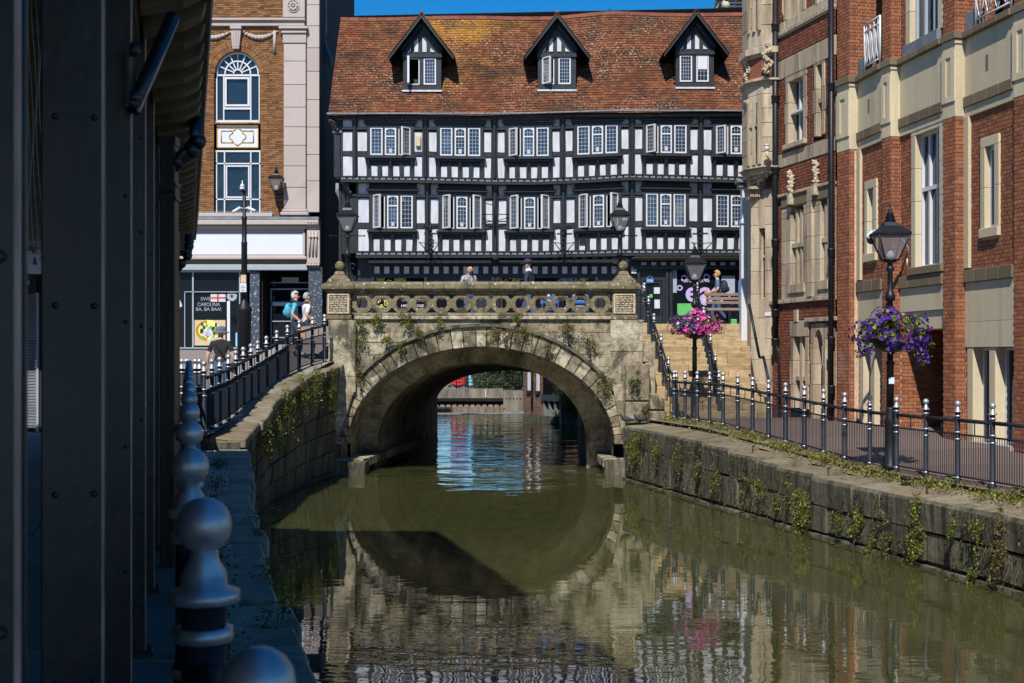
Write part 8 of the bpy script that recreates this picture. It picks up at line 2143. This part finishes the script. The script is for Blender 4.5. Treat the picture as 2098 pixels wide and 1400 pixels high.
def person(label, loc, rz, J, cols, scale=1.0, hair=None, hat=None, group=None, glasses=False, skirt=False, sleeve='short'):
    """one skinned body. J overrides joint positions (x to the person's right, y forward, z up, metres for a 1.72 m person)"""
    D = {'pelvis':(0,0,.95),'waist':(0,.0,1.1),'chest':(0,.01,1.3),'neck':(0,.0,1.46),'throat':(0,.01,1.51),'chin':(0,.03,1.555),'head':(0,.02,1.62),'crown':(0,.0,1.68),
         'shr':(.17,0,1.4),'shl':(-.17,0,1.4),'elr':(.23,-.03,1.13),'ell':(-.23,-.03,1.13),'wrr':(.25,.06,.9),'wrl':(-.25,.06,.9),'har':(.25,.09,.82),'hal':(-.25,.09,.82),
         'hir':(.09,0,.9),'hil':(-.09,0,.9),'knr':(.1,.02,.5),'knl':(-.1,.02,.5),'anr':(.1,-.02,.09),'anl':(-.1,-.02,.09),'tor':(.11,.14,.035),'tol':(-.11,.14,.035)}
    J = dict(J or {}); face = J.pop('face', None); D.update(J)
    RAD = {'pelvis':(.155,.115),'waist':(.135,.1),'chest':(.165,.115),'neck':(.062,.062),'throat':(.055,.058),'chin':(.06,.07),'head':(.078,.096),'crown':(.06,.075),'sh':(.07,.07),'el':(.043,.043),'wr':(.03,.03),'ha':(.036,.022),'hi':(.1,.1),'kn':(.062,.062),'an':(.042,.042),'to':(.04,.032)}
    names = list(D); idx = {n:i for i,n in enumerate(names)}
    E = [('pelvis','waist'),('waist','chest'),('chest','neck'),('neck','throat'),('throat','chin'),('chin','head'),('head','crown')]
    for s in 'rl': E += [('chest','sh'+s),('sh'+s,'el'+s),('el'+s,'wr'+s),('wr'+s,'ha'+s),('pelvis','hi'+s),('hi'+s,'kn'+s),('kn'+s,'an'+s),('an'+s,'to'+s)]
    me = bpy.data.meshes.new('body'); me.from_pydata([D[n] for n in names], [(idx[a],idx[b]) for a,b in E], [])
    ob = bpy.data.objects.new('body', me); COL.objects.link(ob)
    sk = ob.modifiers.new('skin','SKIN'); sk.branch_smoothing = .4; sk.use_smooth_shade = True
    for i,n in enumerate(names):
        r = RAD.get(n) or RAD[n[:2]]; sv = me.skin_vertices[0].data[i]; sv.radius = r; sv.use_root = (n == 'pelvis')
    sb = ob.modifiers.new('sub','SUBSURF'); sb.levels = 2; sb.render_levels = 2
    dg = bpy.context.evaluated_depsgraph_get(); dg.update(); em = bpy.data.meshes.new_from_object(ob.evaluated_get(dg))
    bpy.data.objects.remove(ob); bpy.data.meshes.remove(me)
    # five fingers on each hand, a nose and ears, added to the same surface mesh
    x = MB(); x.v = [tuple(v.co) for v in em.vertices]; x.f = [tuple(p.vertices) for p in em.polygons]; nb = len(x.f)
    V = {k:Vector(v) for k,v in D.items()}
    seg = [(V[a],V[b],a,b) for a,b in E]
    def matof(p):
        best = None
        for a,b,na,nb_ in seg:
            t = max(0,min(1,(p-a).dot(b-a)/max(1e-6,(b-a).length_squared))); d = (p-a-(b-a)*t).length
            if best is None or d < best[0]: best = (d,na,nb_,t)
        _,na,nb_,t = best
        if na in ('throat','chin','head') or (na == 'neck'): return 0
        if nb_[:2] in ('wr','ha') : return 0 if sleeve == 'short' or nb_[:2] == 'ha' else 1
        if nb_[:2] == 'el': return 1 if (t < .72 or sleeve != 'short') else 0
        if na[:2] == 'hi' or (na == 'pelvis' and nb_[:2] == 'hi'): return 2
        if na[:2] == 'kn': return 2 if not skirt and t < .85 else (2 if t < .85 else 0)
        if na[:2] == 'an': return 3
        if na == 'pelvis' and t < .15: return 2
        return 1
    x.m = []
    for f in x.f:
        c = Vector((0,0,0))
        for i in f: c += Vector(x.v[i])
        x.m.append(matof(c/len(f)))
    x.sm = [True]*len(x.f)
    for s,sg in (('r',1),('l',-1)):
        w, h = V['wr'+s], V['ha'+s]; d = (h-w).normalized(); side = d.cross(Vector((sg,0,0)))
        side = side.normalized() if side.length > .1 else Vector((0,1,0)); curl = side.cross(d).normalized()*(-sg)
        for k in range(4):
            b0 = h+side*(k-1.5)*.017-d*.01; L = (.07,.078,.074,.058)[k]; x.tube([b0,b0+d*L*.5+curl*.008,b0+d*L+curl*.03],[.0095,.0085,.0065],6,0)
        x.tube([w+d*.03+side*.02,w+d*.06+side*.045,w+d*.1+side*.05],[.012,.0105,.008],6,0)
    hd, ch = V['head'], V['chin']; fwd = Vector((0,1,0))
    if face: fwd = Vector(face).normalized()
    x.tube([hd+fwd*.085+Vector((0,0,.005)),hd+fwd*.112+Vector((0,0,-.03)),hd+fwd*.085+Vector((0,0,-.04))],[.011,.016,.012],6,0)
    rt = fwd.cross(Vector((0,0,1)))
    for sg in (-1,1): x.ball(hd+rt*sg*.082+Vector((0,0,-.02)),.022,8,6,0,sc=(.5,.8,1.4))
    t = thing('person', label, 'person', loc, group, rz); t.scale = (scale,)*3
    WLOC[t.name] = Vector((0,0,0))
    mats = [SKIN]+[MP[c] for c in cols]
    o = x.build('body', mats, t)
    em_ = MB()
    for sg in (-1,1): em_.ball(hd+fwd*.088+rt*sg*.032+Vector((0,0,.006)),.017 if not glasses else .027,8,6,sc=(1,.5,.7))
    if glasses: em_.tube([hd+fwd*.09+rt*-.08+Vector((0,0,.012)),hd+fwd*.1+Vector((0,0,.012)),hd+fwd*.09+rt*.08+Vector((0,0,.012))],.008,5)
    em_.build('sunglasses' if glasses else 'eyes', M['black'], t)
    mo = MB(); mo.tube([hd+fwd*.082+rt*-.025+Vector((0,0,-.068)),hd+fwd*.09+Vector((0,0,-.07)),hd+fwd*.082+rt*.025+Vector((0,0,-.068))],.007,5); mo.build('mouth', M['maroon'], t)
    if hair:
        col, low, vol = hair; hb = MB(); cc = hd+Vector((0,0,.015))-fwd*.012; n = 14; rows = 8; vs = []; 
        for i in range(rows+1):
            for k in range(n):
                a = 2*math.pi*k/n; dirv = rt*math.cos(a)+fwd*math.sin(a); front = max(0,math.sin(a)); th = (i/rows)*(math.pi*(low if front < .25 else .34))
                r = vol*(1+.05*math.sin(k*3+i)+random.uniform(-.05,.05)*(i > 1)); vs.append(cc+dirv*math.sin(th)*r*.92+Vector((0,0,math.cos(th)*r*1.08)))
        hb.add(vs,[(i*n+k,i*n+(k+1)%n,(i+1)*n+(k+1)%n,(i+1)*n+k) for i in range(rows) for k in range(n)],0,True); hb.build('hair', MP[col], t)
    if hat:
        kind, col = hat; hb = MB(); c = hd+Vector((0,0,.035)); hb.lathe(c,[(.108,-.01),(.112,.03),(.1,.085),(.05,.11),(.0,.115)],14)
        if kind == 'cap': hb.add([c+rt*-.08+fwd*.07,c+rt*.08+fwd*.07,c+rt*.065+fwd*.19+Vector((0,0,-.02)),c+rt*-.065+fwd*.19+Vector((0,0,-.02)),c+rt*-.08+fwd*.07+Vector((0,0,.02)),c+rt*.08+fwd*.07+Vector((0,0,.02)),c+rt*.065+fwd*.19+Vector((0,0,-.008)),c+rt*-.065+fwd*.19+Vector((0,0,-.008))],[(0,1,2,3),(7,6,5,4),(0,4,5,1),(1,5,6,2),(2,6,7,3),(3,7,4,0)])
        else: hb.lathe(c,[(.11,.0),(.175,-.035),(.178,-.028),(.112,.015)],16)
        hb.build('hat', MP[col], t)
    return t
def carried(name, label, cat, loc, build, mt, rz=0):
    mb = MB(); build(mb); o = mb.build(name, mt, None, label, cat, loc=(0,0,0)); o.location = loc; o.rotation_euler = (0,0,rz); return o
# two women on the ramp
wl = P(604,727,32.4); wl.z = rampz(32.4)
WALK = {'knr':(.1,.16,.52),'anr':(.1,.14,.12),'tor':(.1,.3,.09),'knl':(-.1,-.06,.5),'anl':(-.1,-.32,.2),'tol':(-.1,-.24,.06),'elr':(.23,-.08,1.14),'wrr':(.22,.1,.98),'har':(.2,.17,.94),'ell':(-.23,.02,1.13),'wrl':(-.2,.2,1.0),'hal':(-.17,.26,.97)}
person('white haired woman in sunglasses and turquoise shirt walking up the ramp', wl, R(-78), dict(WALK, face=(.5,.85,0)), ['teal','navy','shoe'], .98, ('whitehair',.74,.114), group='people on the ramp', glasses=True)
carried('backpack','turquoise backpack on the back of the white haired woman','backpack', wl+Vector((-.17,.02,1.22)), lambda m: (m.ball((0,0,0),.15,10,8,sc=(.7,1.0,1.25)), m.ball((-.07,0,-.05),.1,8,6,sc=(.7,1,1)), m.tube([(.02,-.1,.14),(.2,-.13,.17),(.24,-.13,0),(.05,-.12,-.15)],.018,5)), MP['teal'])
wl2 = P(628,727,32.0); wl2.z = rampz(32.0)
person('woman with short grey hair and sunglasses in a white shirt behind the ramp railing', wl2, R(-60), dict(WALK, face=(.35,.9,0)), ['white','navy','dkshoe'], .96, ('grey',.64,.11), group='people on the ramp', glasses=True)
carried('handbag','tan shoulder bag at the hip of the woman in the white shirt','bag', wl2+Vector((.02,-.24,.68)), lambda m: (m.box((-.17,-.05,-.14),(.17,.05,.12)), m.tube([(-.12,0,.12),(-.05,.1,.6),(.1,.16,.66),(.1,.1,.3),(.12,0,.12)],.01,5)), MP['tan'])
# man seen from behind on the plaza
ml = P(452,728,26.6); ml.z = leftz(26.6)-.02
person('man seen from behind in black t shirt and grey sun hat', ml, R(8), {'chin':(0,.06,1.54),'head':(0,.05,1.6),'crown':(0,.03,1.66),'elr':(.26,-.04,1.13),'ell':(-.26,-.04,1.13),'wrr':(.28,.02,.9),'wrl':(-.28,.02,.9),'har':(.28,.05,.82),'hal':(-.28,.05,.82)}, ['black','jeans','dkshoe'], 1.0, ('grey',.55,.104), ('sun','greyhat'))
carried('shoulder_strap','black bag strap crossing the back of the man in the sun hat','bag', ml, lambda m: (m.tube([(-.1,-.115,1.42),(0,-.135,1.25),(.13,-.12,1.05),(.17,-.06,.95)],.018,5), m.box((.14,-.08,.78),(.26,.1,.98))), MP['black'], R(8))
# people behind the parapet
p = P(961,728,32.3); p.z = 3.58
person('bald man in a patterned shirt standing behind the parapet', p+Vector((0,0,-.04)), R(-150), {'chin':(0,.07,1.53),'head':(0,.06,1.59),'crown':(0,.03,1.655)}, ['floral','jeans','dkshoe'], .97, group='people behind the parapet')
p = P(1083,728,32.2); p.z = 3.58
person('man in dark cap and navy jacket walking left behind the parapet', p, R(75), dict(WALK), ['navy','jeans','dkshoe'], 1.0, ('ginger',.5,.1), ('cap','navy'), group='people behind the parapet', sleeve='long')
carried('scarf','white collar scarf round the neck of the man in the cap','scarf', p+Vector((0,0,1.46)), lambda m: m.lathe((0,0,0),[(.075,-.05),(.085,0),(.07,.05)],10), MP['white'])
SIT = {'pelvis':(0,-.05,.5),'waist':(0,-.06,.65),'chest':(0,-.05,.86),'neck':(0,-.03,1.02),'throat':(0,-.02,1.07),'chin':(0,0,1.11),'head':(0,0,1.17),'crown':(0,-.02,1.23),'shr':(.17,-.05,.96),'shl':(-.17,-.05,.96),'elr':(.24,.02,.7),'ell':(-.24,.02,.7),'wrr':(.2,.24,.72),'wrl':(-.2,.24,.72),'har':(.17,.32,.73),'hal':(-.17,.32,.73),'hir':(.09,0,.5),'hil':(-.09,0,.5),'knr':(.11,.4,.5),'knl':(-.11,.4,.5),'anr':(.11,.38,.09),'anl':(-.11,.38,.09),'tor':(.11,.52,.035),'tol':(-.11,.52,.035)}
person('woman in a spotted dress sitting on a blue chair behind the parapet', (.98,32.72,3.6), R(0), SIT, ['spots','spots','dkshoe'], .88, ('blond',.6,.112), group='people sitting behind the parapet', skirt=True)
person('person in pale grey sitting on a blue chair behind the parapet', (1.75,32.72,3.6), R(0), SIT, ['palegrey','palegrey','shoe'], .88, ('grey',.55,.11), group='people sitting behind the parapet')
# woman walking past the takeaway
p = P(1470,728,38.2); p.z = 3.76
person('blond woman in blue top walking left past the takeaway window', p, R(80), dict(WALK, **{'elr':(.24,-.02,1.14),'wrr':(.14,.24,1.05),'har':(.1,.31,1.06),'ell':(-.24,-.02,1.14),'wrl':(-.14,.24,1.05),'hal':(-.1,.31,1.06)}), ['denim','jeans','dkshoe'], .97, ('blond',.72,.113))
carried('backpack','dark navy backpack on the back of the blond woman','backpack', p+Vector((.2,0,1.2)), lambda m: (m.ball((0,0,0),.16,10,8,sc=(.75,1.0,1.3)), m.ball((.07,0,-.07),.1,8,6), m.tube([(-.02,-.1,.16),(-.18,-.14,.18),(-.23,-.14,0),(-.05,-.12,-.15)],.018,5)), MP['navy'])
carried('bag','small orange bag held in front by the blond woman','bag', p+Vector((-.33,0,1.0)), lambda m: (m.ball((0,0,0),.09,8,6,sc=(.8,1,1)), m.tube([(0,-.05,.08),(0,0,.14),(0,.05,.08)],.008,5)), MP['tan'])
